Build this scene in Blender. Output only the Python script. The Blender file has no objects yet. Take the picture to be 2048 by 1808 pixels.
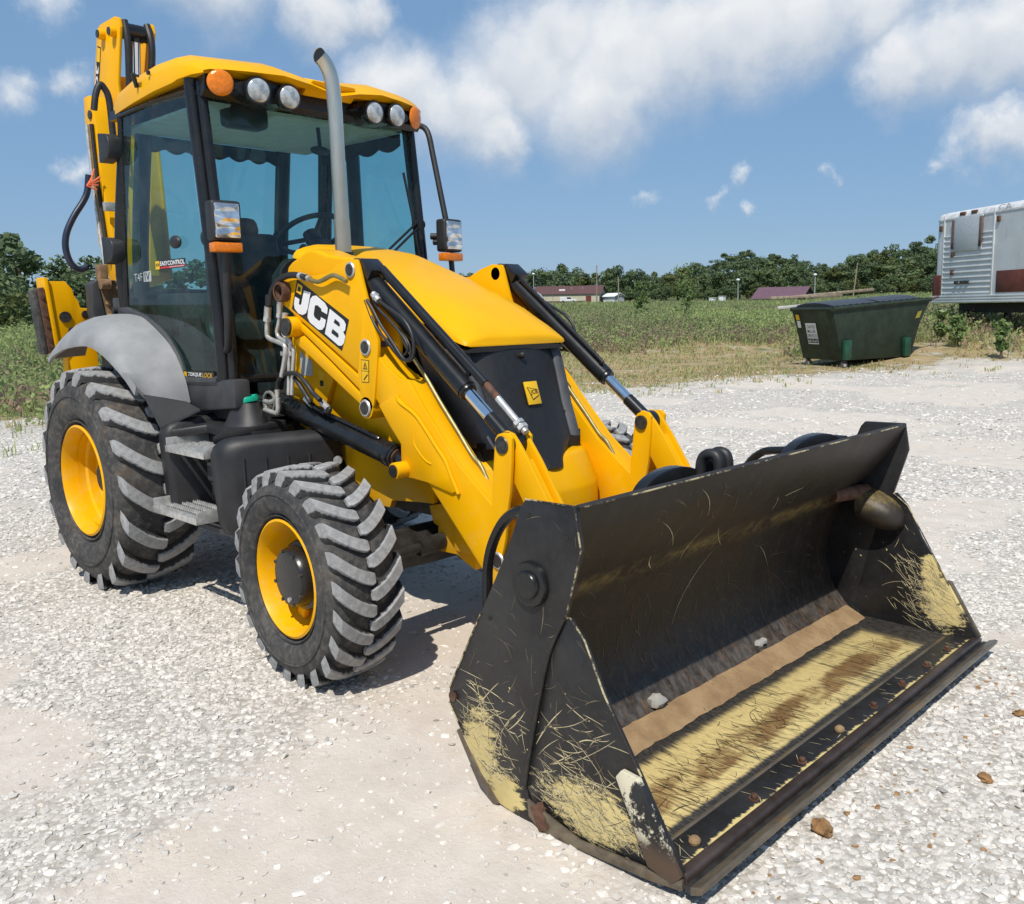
import bpy, bmesh, math, random
import numpy as np
from mathutils import Vector, Matrix, Quaternion
PI = math.pi
R = math.radians
scn = bpy.context.scene
COL = scn.collection

# ------------------------------------------------------------------ camera
CAM = Vector((3.4088, -3.0283, 1.5925))
cr, cu, cf = Vector((.735551, .677332, -.013622)), Vector((-.090506, .118172, .98886)), Vector((-.671396, .726124, -.148224))
cd = bpy.data.cameras.new('camera')
cam = bpy.data.objects.new('camera', cd)
COL.objects.link(cam)
m = Matrix((cr, cu, -cf)).transposed().to_4x4()
m.translation = CAM
cam.matrix_world = m
cd.sensor_fit = 'HORIZONTAL'
cd.sensor_width = 36
cd.lens = 1804.96 / 2048 * 36
cd.shift_x = -97.0 / 2048
cd.shift_y = -15.2 / 2048
cd.clip_start = .05
cd.clip_end = 5000
scn.camera = cam

# ------------------------------------------------------------------ world, sun, exposure
SUN = Vector((.37, -.60, 1)).normalized()
w = bpy.data.worlds.new('World')
scn.world = w
w.use_nodes = True
wn, wl = w.node_tree.nodes, w.node_tree.links
wn.clear()
def wnode(t, **k):
    n = wn.new(t)
    for a, b in k.items():
        setattr(n, a, b)
    return n
def wmath(op, a, b=None, clamp=False, c=None):
    n = wnode('ShaderNodeMath', operation=op, use_clamp=clamp)
    for i, v in enumerate((a, b, c)):
        if v is None:
            continue
        if isinstance(v, (int, float)):
            n.inputs[i].default_value = v
        else:
            wl.new(v, n.inputs[i])
    return n.outputs[0]
def wmad(v, a, b, clamp=False):
    n = wnode('ShaderNodeMath', operation='MULTIPLY_ADD', use_clamp=clamp)
    wl.new(v, n.inputs[0])
    n.inputs[1].default_value = a
    n.inputs[2].default_value = b
    return n.outputs[0]
sky = wnode('ShaderNodeTexSky', sky_type='NISHITA')
sky.sun_disc = False
sky.sun_elevation = math.asin(SUN.z)
sky.sun_rotation = math.atan2(SUN.x, SUN.y)
sky.altitude = 250
sky.air_density = 1.0
sky.dust_density = .4
sky.ozone_density = 1.6
tc = wnode('ShaderNodeTexCoord')
def wnoise(scale, detail, rough=.55, vec=None):
    n = wnode('ShaderNodeTexNoise')
    n.inputs['Scale'].default_value = scale
    n.inputs['Detail'].default_value = detail
    n.inputs['Roughness'].default_value = rough
    wl.new(vec or tc.outputs['Generated'], n.inputs['Vector'])
    return n
def wvm(op, a, b):
    n = wnode('ShaderNodeVectorMath', operation=op)
    for i, v in enumerate((a, b)):
        if isinstance(v, (tuple, list)):
            n.inputs[i].default_value = v
        elif isinstance(v, (int, float)):
            n.inputs['Scale'].default_value = v
        else:
            wl.new(v, n.inputs[i])
    return n
n1 = wnoise(9, 3)
n2 = wnoise(24, 9, .68)
d1 = wvm('SCALE', wvm('SUBTRACT', n1.outputs['Color'], (.5, .5, .5)).outputs[0], .07).outputs[0]
d2 = wvm('SCALE', wvm('SUBTRACT', n2.outputs['Color'], (.5, .5, .5)).outputs[0], .05).outputs[0]
dirn = wvm('ADD', wvm('ADD', tc.outputs['Generated'], d1).outputs[0], d2).outputs[0]
CL = [(-.773,.595,.218,.045),(-.755,.625,.197,.041),(-.72,.663,.205,.049),(-.677,.694,.247,.056),(-.646,.714,.269,.048),(-.6,.76,.25,.061),(-.637,.741,.214,.057),(-.71,.681,.179,.031),(-.549,.794,.261,.057),(-.503,.822,.266,.053),(-.456,.846,.276,.051),(-.398,.873,.282,.04),(-.377,.898,.229,.036),(-.335,.912,.235,.043),(-.295,.925,.238,.05),(-.4,.89,.22,.023),(-.26,.934,.244,.048),(-.333,.931,.149,.02),(-.302,.94,.157,.027),(-.271,.95,.154,.029),(-.355,.924,.144,.012),(-.605,.787,.12,.013),(-.542,.831,.124,.012),(-.518,.845,.136,.013),(-.436,.89,.138,.01),(-.51,.854,.1,.009),(-.708,.686,.166,.013),(-.916,.34,.212,.017),(-.936,.294,.193,.025),(-.929,.306,.207,.018),(-.798,.528,.29,.036),(-.774,.563,.29,.027),(-.908,.317,.273,.022),(-.928,.346,.136,.015),(-.841,.44,.315,.05)]
acc = None
lit = None
sepd = wnode('ShaderNodeSeparateXYZ')
wl.new(dirn, sepd.inputs[0])
for x, y, z, r in CL:                        # the cumulus field around the viewer, one term per cloud head
    dist = wnode('ShaderNodeVectorMath', operation='DISTANCE')
    wl.new(dirn, dist.inputs[0])
    dist.inputs[1].default_value = (x, y, z)
    t = wmad(dist.outputs['Value'], -1 / (r * (1.2 if r > .025 else 1.6)), 1.35 if r > .025 else .82)
    hgt = wmad(sepd.outputs['Z'], .42 / r, .62 - .42 * z / r, True)        # sunlit tops, grey bases
    if acc is None:
        acc, lit = t, hgt
    else:
        fm = wnode('ShaderNodeMix', data_type='FLOAT')
        wl.new(wmath('MULTIPLY_ADD', wmath('SUBTRACT', t, acc), 2.2, True, .5), fm.inputs[0])
        wl.new(lit, fm.inputs[2])
        wl.new(hgt, fm.inputs[3])
        lit = fm.outputs[0]
        acc = wmath('SMOOTH_MAX', acc, t, False, .3)
# the same kind of cloud goes on over the rest of the sky
n3 = wnoise(3.2, 5, .55)
sep = wnode('ShaderNodeSeparateXYZ')
wl.new(tc.outputs['Generated'], sep.inputs[0])
fr = wnode('ShaderNodeVectorMath', operation='DOT_PRODUCT')
wl.new(tc.outputs['Generated'], fr.inputs[0])
fr.inputs[1].default_value = (-.62, .76, .1)
oth = wmath('MULTIPLY', wmath('SUBTRACT', n3.outputs['Fac'], wmath('MAXIMUM', wmath('MULTIPLY', fr.outputs['Value'], .8), .57)), 6)
acc = wmath('MAXIMUM', acc, oth)
dens = wnode('ShaderNodeMapRange', interpolation_type='SMOOTHSTEP')
wl.new(acc, dens.inputs['Value'])
dens.inputs['From Min'].default_value = .0
dens.inputs['From Max'].default_value = 1.05
up = wmath('MULTIPLY', sep.outputs['Z'], 14, True)
densz = wmath('MULTIPLY', wmath('MULTIPLY', dens.outputs[0], up), .93)
n4 = wnoise(11, 4, .5)
cr_ = wnode('ShaderNodeValToRGB')
wl.new(wmath('ADD', wmath('MULTIPLY', lit, .62), wmath('MULTIPLY', n4.outputs['Fac'], .45)), cr_.inputs['Fac'])
cr_.color_ramp.elements[0].position = .36
cr_.color_ramp.elements[0].color = (5.0, 5.7, 6.7, 1)
cr_.color_ramp.elements[1].position = .72
cr_.color_ramp.elements[1].color = (9.0, 9.1, 9.2, 1)
mx = wnode('ShaderNodeMix', data_type='RGBA')
wl.new(densz, mx.inputs['Factor'])
sb = wnode('ShaderNodeMix', data_type='RGBA')      # pale summer blue, the same all round
sb.inputs['Factor'].default_value = .7
wl.new(sky.outputs['Color'], sb.inputs['A'])
sb.inputs['B'].default_value = (2.0, 3.75, 6.3, 1)
wl.new(sb.outputs['Result'], mx.inputs['A'])
wl.new(cr_.outputs['Color'], mx.inputs['B'])
bg = wnode('ShaderNodeBackground')
bg.inputs['Strength'].default_value = .1
wl.new(mx.outputs['Result'], bg.inputs['Color'])
wo = wnode('ShaderNodeOutputWorld')
wl.new(bg.outputs[0], wo.inputs['Surface'])

ld = bpy.data.lights.new('sun', 'SUN')
ld.energy = 4.2
ld.angle = R(.53)
ld.color = (1, .945, .85)
sun = bpy.data.objects.new('sun', ld)
sun.rotation_euler = SUN.to_track_quat('Z', 'Y').to_euler()
sun.location = (0, 0, 20)
COL.objects.link(sun)

scn.view_settings.view_transform = 'Standard'
scn.view_settings.look = 'None'
scn.view_settings.exposure = 0
scn.view_settings.gamma = 1
scn.view_settings.use_curve_mapping = False

scn.render.engine = 'CYCLES'
scn.cycles.max_bounces = 7
scn.cycles.diffuse_bounces = 3
scn.cycles.glossy_bounces = 3
scn.cycles.transmission_bounces = 4
scn.cycles.transparent_max_bounces = 10

# ------------------------------------------------------------------ helpers
def V(*a): return Vector(a)
def empty(name, loc=(0, 0, 0), parent=None, rot=(0, 0, 0)):
    o = bpy.data.objects.new(name, None)
    o.empty_display_size = .1
    o.location = loc
    o.rotation_euler = rot
    COL.objects.link(o)
    o.parent = parent
    return o
def tag(o, label=None, cat=None, group=None, kind=None):
    if label: o['label'] = label
    if cat: o['category'] = cat
    if group: o['group'] = group
    if kind: o['kind'] = kind
    return o
def link(name, me, mat, parent=None, loc=None, rot=None):
    o = bpy.data.objects.new(name, me)
    if mat is not None and not me.materials:
        me.materials.append(mat)
    COL.objects.link(o)
    o.parent = parent
    if loc is not None: o.location = loc
    if rot is not None: o.rotation_euler = rot
    return o
def frame_of(d):
    d = Vector(d).normalized()
    a = Vector((0, 0, 1)) if abs(d.z) < .9 else Vector((1, 0, 0))
    u = d.cross(a).normalized()
    return u, d.cross(u).normalized()
def smooth_path(pts, n=6):
    P = [Vector(p) for p in pts]
    if len(P) < 3: return P
    out = []
    for i in range(len(P) - 1):
        p0 = P[i - 1] if i else P[0] * 2 - P[1]
        p1, p2 = P[i], P[i + 1]
        p3 = P[i + 2] if i + 2 < len(P) else P[-1] * 2 - P[-2]
        for k in range(n):
            t = k / n
            out.append(.5 * ((2 * p1) + (p2 - p0) * t + (2 * p0 - 5 * p1 + 4 * p2 - p3) * t * t + (3 * p1 - p0 - 3 * p2 + p3) * t ** 3))
    out.append(P[-1])
    return out
class MB:
    def __init__(s):
        s.v = []; s.f = []
    def add(s, vs, fs):
        b = len(s.v)
        s.v += [tuple(v) for v in vs]
        s.f += [tuple(b + i for i in f) for f in fs]
        return s
    def box(s, a, b):
        (x0, y0, z0), (x1, y1, z1) = a, b
        return s.add([(x0,y0,z0),(x1,y0,z0),(x1,y1,z0),(x0,y1,z0),(x0,y0,z1),(x1,y0,z1),(x1,y1,z1),(x0,y1,z1)],
                     [(0,3,2,1),(4,5,6,7),(0,1,5,4),(1,2,6,5),(2,3,7,6),(3,0,4,7)])
    def obox(s, c, ax, ay, az):
        c, ax, ay, az = map(Vector, (c, ax, ay, az))
        vs = [c + sx * ax + sy * ay + sz * az for sz in (-1, 1) for sx, sy in ((-1,-1),(1,-1),(1,1),(-1,1))]
        return s.add(vs, [(0,3,2,1),(4,5,6,7),(0,1,5,4),(1,2,6,5),(2,3,7,6),(3,0,4,7)])
    def prism(s, pts, off):
        """closed 3D polygon pushed along off"""
        n = len(pts); off = Vector(off)
        vs = [Vector(p) for p in pts] + [Vector(p) + off for p in pts]
        return s.add(vs, [tuple(range(n)), tuple(range(2 * n - 1, n - 1, -1))] + [(i, (i + n), (i + 1) % n + n, (i + 1) % n) for i in range(n)])
    def plate(s, xz, y0, y1):
        return s.prism([(x, y0, z) for x, z in xz], (0, y1 - y0, 0))
    def cyl(s, p0, p1, r0, r1=None, n=20, cap=True):
        r1 = r0 if r1 is None else r1
        p0, p1 = Vector(p0), Vector(p1)
        u, w_ = frame_of(p1 - p0)
        vs = []
        for p, r in ((p0, r0), (p1, r1)):
            vs += [p + (u * math.cos(2 * PI * i / n) + w_ * math.sin(2 * PI * i / n)) * r for i in range(n)]
        fs = [(i, (i + 1) % n, (i + 1) % n + n, i + n) for i in range(n)]
        if cap: fs += [tuple(range(n - 1, -1, -1)), tuple(range(n, 2 * n))]
        return s.add(vs, fs)
    def tube(s, pts, r, n=10, sm=6, cap=True):
        P = smooth_path(pts, sm) if sm else [Vector(p) for p in pts]
        rr = r if isinstance(r, (list, tuple)) else None
        u = None; vs = []
        for i, p in enumerate(P):
            d = (P[min(i + 1, len(P) - 1)] - P[max(i - 1, 0)])
            if d.length < 1e-9: d = Vector((0, 0, 1))
            d.normalize()
            if u is None: u = frame_of(d)[0]
            u = (u - d * u.dot(d)).normalized()
            w_ = d.cross(u)
            ri = r if rr is None else rr[0] + (rr[1] - rr[0]) * i / (len(P) - 1)
            vs += [p + (u * math.cos(2 * PI * k / n) + w_ * math.sin(2 * PI * k / n)) * ri for k in range(n)]
        fs = []
        for i in range(len(P) - 1):
            fs += [(i*n+k, i*n+(k+1)%n, (i+1)*n+(k+1)%n, (i+1)*n+k) for k in range(n)]
        if cap: fs += [tuple(range(n - 1, -1, -1)), tuple(range((len(P)-1)*n, len(P)*n))]
        return s.add(vs, fs)
    def lathe(s, prof, n=48, c=(0, 0, 0), close=False):
        """profile of (radius, y) turned round the y axis"""
        m_ = len(prof); vs = []
        for k in range(n):
            a = 2 * PI * k / n
            vs += [(c[0] + r * math.cos(a), c[1] + y, c[2] + r * math.sin(a)) for r, y in prof]
        fs = []
        for k in range(n):
            k2 = (k + 1) % n
            for i in range(m_ - 1 + (1 if close else 0)):
                j = (i + 1) % m_
                fs.append((k*m_+i, k*m_+j, k2*m_+j, k2*m_+i))
        return s.add(vs, fs)
    def loft(s, secs, closed=True, cap=True):
        n = len(secs[0]); vs = [p for q in secs for p in q]; fs = []
        for i in range(len(secs) - 1):
            for k in range(n if closed else n - 1):
                fs.append((i*n+k, i*n+(k+1)%n, (i+1)*n+(k+1)%n, (i+1)*n+k))
        if cap and closed: fs += [tuple(range(n-1,-1,-1)), tuple(range((len(secs)-1)*n, len(secs)*n))]
        return s.add(vs, fs)
    def sphere(s, c, r, nu=14, nv=8, sc=(1, 1, 1)):
        vs = []
        for j in range(nv + 1):
            t = PI * j / nv
            vs += [(c[0]+r*sc[0]*math.sin(t)*math.cos(2*PI*i/nu), c[1]+r*sc[1]*math.sin(t)*math.sin(2*PI*i/nu), c[2]+r*sc[2]*math.cos(t)) for i in range(nu)]
        return s.add(vs, [(j*nu+i, j*nu+(i+1)%nu, (j+1)*nu+(i+1)%nu, (j+1)*nu+i) for j in range(nv) for i in range(nu)])
    def mesh(s, name, bevel=0, seg=2, ang=32, flat=False, thick=0):
        me = bpy.data.meshes.new(name)
        me.from_pydata(s.v, [], s.f)
        bm = bmesh.new(); bm.from_mesh(me)
        bmesh.ops.remove_doubles(bm, verts=bm.verts, dist=1e-5)
        bmesh.ops.recalc_face_normals(bm, faces=bm.faces)
        if thick:
            bmesh.ops.solidify(bm, geom=bm.faces[:], thickness=thick)
        if bevel:
            es = [e for e in bm.edges if len(e.link_faces) == 2 and e.calc_face_angle(0) > R(25)]
            bmesh.ops.bevel(bm, geom=es, offset=bevel, offset_type='OFFSET', segments=seg, profile=.5, affect='EDGES', clamp_overlap=True)
        bm.to_mesh(me); bm.free()
        if not flat:
            me.polygons.foreach_set('use_smooth', [True] * len(me.polygons))
            me.set_sharp_from_angle(angle=R(ang))
        return me
    def build(s, name, mat, parent=None, bevel=0, seg=2, ang=32, flat=False, loc=None, rot=None, thick=0):
        return link(name, s.mesh(name, bevel, seg, ang, flat, thick), mat, parent, loc, rot)
def mir(pts): return [(p[0], -p[1], p[2]) for p in pts]
def text_mesh(name, txt, mat, parent, o, ux, uy, height=None, width=None, bold=.0, shear=0):
    """flat lettering: o = lower left corner, ux / uy = directions, size from height or width"""
    cu_ = bpy.data.curves.new(name, 'FONT')
    cu_.body = txt
    cu_.offset = bold
    cu_.shear = shear
    cu_.extrude = 0
    cu_.resolution_u = 3
    ob = bpy.data.objects.new(name, cu_)
    COL.objects.link(ob)
    dg = bpy.context.evaluated_depsgraph_get()
    me = bpy.data.meshes.new_from_object(ob.evaluated_get(dg))
    bpy.data.objects.remove(ob); bpy.data.curves.remove(cu_)
    co = np.array([v.co[:] for v in me.vertices])
    mn, mxx = co.min(0), co.max(0)
    sx = width / (mxx[0] - mn[0]) if width else height / (mxx[1] - mn[1])
    sy = height / (mxx[1] - mn[1]) if height else sx
    o, ux, uy = Vector(o), Vector(ux).normalized(), Vector(uy).normalized()
    for v, c in zip(me.vertices, co):
        v.co = o + ux * (c[0] - mn[0]) * sx + uy * (c[1] - mn[1]) * sy
    me.name = name
    return link(name, me, mat, parent)
def flat(name, pts, mat, parent):
    me = bpy.data.meshes.new(name)
    me.from_pydata([tuple(p) for p in pts], [], [tuple(range(len(pts)))])
    return link(name, me, mat, parent)
def npmesh(name, v, f, attr=None, smooth=False):
    """fast mesh from numpy vertices (n,3) and faces (m,k)"""
    me = bpy.data.meshes.new(name)
    nv, nf, k = len(v), len(f), f.shape[1]
    me.vertices.add(nv); me.vertices.foreach_set('co', np.ascontiguousarray(v, np.float32).ravel())
    me.loops.add(nf * k); me.loops.foreach_set('vertex_index', np.ascontiguousarray(f, np.int32).ravel())
    me.polygons.add(nf)
    me.polygons.foreach_set('loop_start', np.arange(0, nf * k, k, dtype=np.int32))
    me.polygons.foreach_set('use_smooth', np.full(nf, smooth))
    me.update(calc_edges=True)
    for n_, a in (attr or {}).items():
        at = me.attributes.new(n_, 'FLOAT', 'POINT')
        at.data.foreach_set('value', np.ascontiguousarray(a, np.float32))
    return me

# ------------------------------------------------------------------ materials
class N:
    def __init__(s, name):
        s.m = bpy.data.materials.new(name); s.m.use_nodes = True
        s.t = s.m.node_tree; s.b = s.t.nodes['Principled BSDF']; s.out = s.t.nodes['Material Output']
        s._co = None
    def n(s, t, **k):
        x = s.t.nodes.new(t)
        for a, b in k.items(): setattr(x, a, b)
        return x
    def l(s, a, b): s.t.links.new(a, b)
    def setv(s, sock, v):
        if isinstance(v, (int, float, tuple, list)): sock.default_value = v
        else: s.l(v, sock)
    @property
    def co(s):
        if s._co is None: s._co = s.n('ShaderNodeTexCoord').outputs['Object']
        return s._co
    def vec(s, sc=(1, 1, 1), loc=(0, 0, 0), rot=(0, 0, 0), src=None):
        x = s.n('ShaderNodeMapping'); s.l(src or s.co, x.inputs['Vector'])
        x.inputs['Scale'].default_value = sc; x.inputs['Location'].default_value = loc; x.inputs['Rotation'].default_value = rot
        return x.outputs[0]
    def noise(s, sc, det=4, ro=.55, v=None, dist=0):
        x = s.n('ShaderNodeTexNoise'); s.l(v or s.co, x.inputs['Vector'])
        x.inputs['Scale'].default_value = sc; x.inputs['Detail'].default_value = det
        x.inputs['Roughness'].default_value = ro; x.inputs['Distortion'].default_value = dist
        return x.outputs['Fac']
    def voro(s, sc, v=None, feat='F1', out='Distance', rnd=1):
        x = s.n('ShaderNodeTexVoronoi', feature=feat); s.l(v or s.co, x.inputs['Vector'])
        x.inputs['Scale'].default_value = sc; x.inputs['Randomness'].default_value = rnd
        return x.outputs[out]
    def ramp(s, f, a, b, c0=(0, 0, 0, 1), c1=(1, 1, 1, 1)):
        x = s.n('ShaderNodeMapRange', interpolation_type='SMOOTHSTEP'); s.l(f, x.inputs['Value'])
        x.inputs['From Min'].default_value = a; x.inputs['From Max'].default_value = b
        return x.outputs[0]
    def math(s, op, a, b=0, clamp=False):
        x = s.n('ShaderNodeMath', operation=op, use_clamp=clamp); s.setv(x.inputs[0], a); s.setv(x.inputs[1], b)
        return x.outputs[0]
    def mix(s, f, a, b):
        x = s.n('ShaderNodeMix', data_type='RGBA'); s.setv(x.inputs['Factor'], f)
        for k, v in (('A', a), ('B', b)):
            if isinstance(v, (tuple, list)) and len(v) == 3: v = (*v, 1)
            s.setv(x.inputs[k], v)
        return x.outputs['Result']
    def attr(s, name):
        return s.n('ShaderNodeAttribute', attribute_name=name).outputs['Fac']
    def xyz(s):
        x = s.n('ShaderNodeSeparateXYZ'); s.l(s.co, x.inputs[0]); return x.outputs
    def blob(s, c, r, soft=.6):
        """1 inside an ellipsoid at c with radii r, fading out"""
        v = s.vec(sc=tuple(1 / q for q in r), loc=tuple(-a / q for a, q in zip(c, r)))
        x = s.n('ShaderNodeVectorMath', operation='LENGTH'); s.l(v, x.inputs[0])
        return s.ramp(x.outputs['Value'], 1 + soft * .5, 1 - soft)
    def bump(s, h, st=.3, dist=.01, prev=None):
        x = s.n('ShaderNodeBump'); s.l(h, x.inputs['Height']); x.inputs['Strength'].default_value = st; x.inputs['Distance'].default_value = dist
        if prev is not None: s.l(prev, x.inputs['Normal'])
        return x.outputs[0]
    def done(s, col=None, rough=None, metal=None, nor=None, **k):
        b = s.b
        if col is not None:
            s.setv(b.inputs['Base Color'], (*col, 1) if isinstance(col, tuple) and len(col) == 3 else col)
        if rough is not None: s.setv(b.inputs['Roughness'], rough)
        if metal is not None: s.setv(b.inputs['Metallic'], metal)
        if nor is not None: s.l(nor, b.inputs['Normal'])
        for a, v in k.items(): s.setv(b.inputs[a.replace('_', ' ')], v)
        return s.m
def simple(name, col, rough=.5, metal=0, var=.12, sc=14, bump=0, bsc=60, **k):
    s = N(name)
    a = s.noise(sc, 5, .6)
    c = s.mix(s.ramp(a, .3, .72), tuple(x * (1 - var) for x in col), tuple(min(1, x * (1 + var)) for x in col))
    rg = s.math('ADD', rough - .06, s.math('MULTIPLY', s.noise(sc * 2.3, 4), .12))
    nr = s.bump(s.noise(bsc, 3), bump, .004) if bump else None
    return s.done(c, rg, metal, nr, **k)
M = {}
def yellow():
    s = N('yellow_paint')
    a = s.noise(3.5, 4); b = s.noise(46, 3)
    c = s.mix(s.ramp(a, .3, .7), (.82, .40, .001), (.86, .435, .002))
    dust = s.math('MULTIPLY', s.ramp(s.noise(9, 7, .7), .5, .85), .10)
    c = s.mix(dust, c, (.55, .40, .15))
    chip = s.math('MULTIPLY', s.ramp(s.noise(95, 2, .5), .76, .79), s.ramp(s.noise(6, 3), .52, .62))
    c = s.mix(s.math('MULTIPLY', chip, .8), c, (.12, .06, .02))
    low = s.math('MULTIPLY', s.ramp(s.xyz()['Z'], 1.0, .35), s.ramp(s.noise(13, 6, .7), .45, .75))
    c = s.mix(s.math('MULTIPLY', low, .22), c, (.50, .42, .30))
    run = s.math('MULTIPLY', s.ramp(s.noise(5, 6, .7, s.vec((6, 6, .5))), .52, .78), .12)
    c = s.mix(run, c, (.50, .33, .08))
    grime = s.math('MULTIPLY', s.ramp(s.noise(2.6, 7, .75), .58, .74), .16)
    c = s.mix(grime, c, (.34, .2, .03))
    nr = s.bump(b, .05, .003)
    return s.done(c, s.math('ADD', .3, s.math('MULTIPLY', a, .14)), 0, nr, Specular_IOR_Level=.16)
M['yellow'] = yellow()
M['amber'] = simple('amber_lens', (.75, .2, .01), .15, 0, .15, 60, .2, 300)
M['plastic'] = simple('black_plastic', (.022, .022, .024), .5, 0, .3, 7, .25, 220)
M['grey_plastic'] = simple('grey_plastic', (.045, .046, .05), .6, 0, .25, 8, .25, 200)
M['black_paint'] = simple('black_paint', (.012, .012, .013), .28, 0, .3, 9, .05, 80)
M['rubber_hose'] = simple('hose_rubber', (.02, .02, .021), .5, 0, .3, 30)
M['steel'] = simple('galvanised_steel', (.60, .59, .56), .4, .6, .2, 26, .1, 180)
M['zinc'] = simple('zinc_plated_pipe', (.30, .26, .12), .5, .6, .2, 20)
M['chrome'] = simple('chrome_rod', (.82, .83, .85), .08, 1, .03, 10)
M['stack'] = None
M['white'] = simple('white_print', (.8, .8, .8), .4, 0, .02)
M['black_print'] = simple('black_print', (.012, .012, .012), .4, 0, .1)
M['yellow_print'] = simple('yellow_print', (.85, .5, .01), .4, 0, .04)
M['red_print'] = simple('red_print', (.6, .03, .03), .4, 0, .05)
M['grey_print'] = simple('grey_print', (.42, .45, .46), .5, 0, .08)
M['green_cap'] = simple('green_cap', (.0, .38, .24), .4, 0, .1)
M['rust'] = simple('rusty_steel', (.13, .065, .04), .75, .2, .4, 24, .4, 120)
M['pin'] = simple('steel_pin', (.09, .085, .08), .42, .7, .35, 40, .15, 200)
M['dark_iron'] = simple('dark_iron', (.03, .027, .024), .55, .2, .5, 14, .3, 90)
M['liner'] = simple('cab_liner', (.62, .62, .58), .9, 0, .1)
M['seat'] = simple('seat_cloth', (.03, .03, .032), .85, 0, .3, 40)
def stackmat():
    s = N('stainless_exhaust')
    a = s.noise(6, 5, .6, s.vec((1, 1, .25)))
    c = s.mix(s.ramp(a, .3, .7), (.52, .44, .32), (.72, .68, .58))
    nr = s.bump(s.noise(40, 4, .6, s.vec((.2, .2, 6))), .05, .002)
    return s.done(c, .3, .9, nr)
M['stack'] = stackmat()
def fender():
    s = N('sun_bleached_fender')
    a = s.noise(7, 6, .62); b = s.noise(28, 5, .6)
    c = s.mix(s.ramp(a, .25, .75), (.23, .235, .24), (.32, .325, .33))
    c = s.mix(s.math('MULTIPLY', s.ramp(b, .55, .8), .35), c, (.18, .185, .19))
    return s.done(c, .62, 0, s.bump(b, .12, .004))
M['fender'] = fender()
def glass(name, tint, refl=.5):
    s = N(name)
    t = s.n('ShaderNodeBsdfTransparent'); t.inputs['Color'].default_value = (*tint, 1)
    g = s.n('ShaderNodeBsdfGlossy'); g.inputs['Roughness'].default_value = .02; g.inputs['Color'].default_value = (.85, .9, .92, 1)
    f = s.n('ShaderNodeLayerWeight'); fz = s.math('ADD', .045, s.math('MULTIPLY', s.math('POWER', f.outputs['Facing'], 5), .955))
    mx_ = s.n('ShaderNodeMixShader')
    s.l(fz, mx_.inputs[0])
    s.l(t.outputs[0], mx_.inputs[1]); s.l(g.outputs[0], mx_.inputs[2])
    dust = s.n('ShaderNodeBsdfDiffuse'); dust.inputs['Color'].default_value = (.5, .5, .47, 1)
    m2 = s.n('ShaderNodeMixShader')
    s.l(s.math('MULTIPLY', s.ramp(s.noise(5, 6, .65), .4, .9), .07), m2.inputs[0])
    s.l(mx_.outputs[0], m2.inputs[1]); s.l(dust.outputs[0], m2.inputs[2])
    s.l(m2.outputs[0], s.out.inputs['Surface'])
    return s.m
M['glass'] = glass('tinted_cab_glass', (.55, .79, .79))
def lens():
    s = N('lamp_lens')
    c = s.mix(s.ramp(s.noise(18, 3), .35, .65), (.5, .51, .52), (.9, .9, .9))
    return s.done(c, .16, .85, s.bump(s.voro(17, s.vec((1, .6, 1.6))), .35, .05), Specular_IOR_Level=.6)
M['lens'] = lens()
def worklens():
    s = N('work_lamp_lens')
    c = s.mix(s.ramp(s.noise(22, 3), .4, .6), (.36, .39, .40), (.62, .64, .65))
    return s.done(c, .14, .35, s.bump(s.noise(30, 2), .3, .01), Specular_IOR_Level=.7)
M['work_lens'] = worklens()
def tyre(name, mudz):
    s = N(name)
    a = s.noise(5, 6, .65); b = s.noise(30, 5, .6)
    c = s.mix(s.ramp(a, .3, .75), (.026, .026, .028), (.06, .058, .056))
    mud = s.math('MULTIPLY', s.ramp(s.noise(4.2, 6, .7), .52, .72), mudz)
    c = s.mix(mud, c, (.11, .072, .042))
    dust = s.math('MULTIPLY', s.ramp(s.math('ADD', b, s.math('MULTIPLY', a, .4)), .6, .95), .45)
    c = s.mix(dust, c, (.19, .17, .14))
    return s.done(c, .8, 0, s.bump(b, .35, .006))
M['tyre'] = tyre('front_tyre_rubber', .35)
M['tyre_r'] = tyre('rear_tyre_rubber', .75)
def lug():
    s = N('worn_tread_rubber')
    at = s.attr('top')
    a = s.noise(34, 6, .7); b = s.noise(120, 3, .6)
    g = s.mix(s.ramp(a, .3, .7), (.24, .24, .242), (.40, .40, .40))
    g = s.mix(s.math('MULTIPLY', s.ramp(b, .55, .75), .6), g, (.10, .10, .102))
    d = s.mix(s.ramp(a, .45, .75), (.026, .026, .028), (.075, .068, .06))
    rn = s.n('ShaderNodeObjectInfo').outputs['Random']
    g = s.mix(s.math('MULTIPLY', rn, .3), g, (.17, .16, .15))
    c = s.mix(s.ramp(s.math('ADD', at, s.math('MULTIPLY', s.math('SUBTRACT', a, .5), .7)), .45, .62), d, g)
    return s.done(c, .85, 0, s.bump(b, .3, .004))
M['lug'] = lug()

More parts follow.
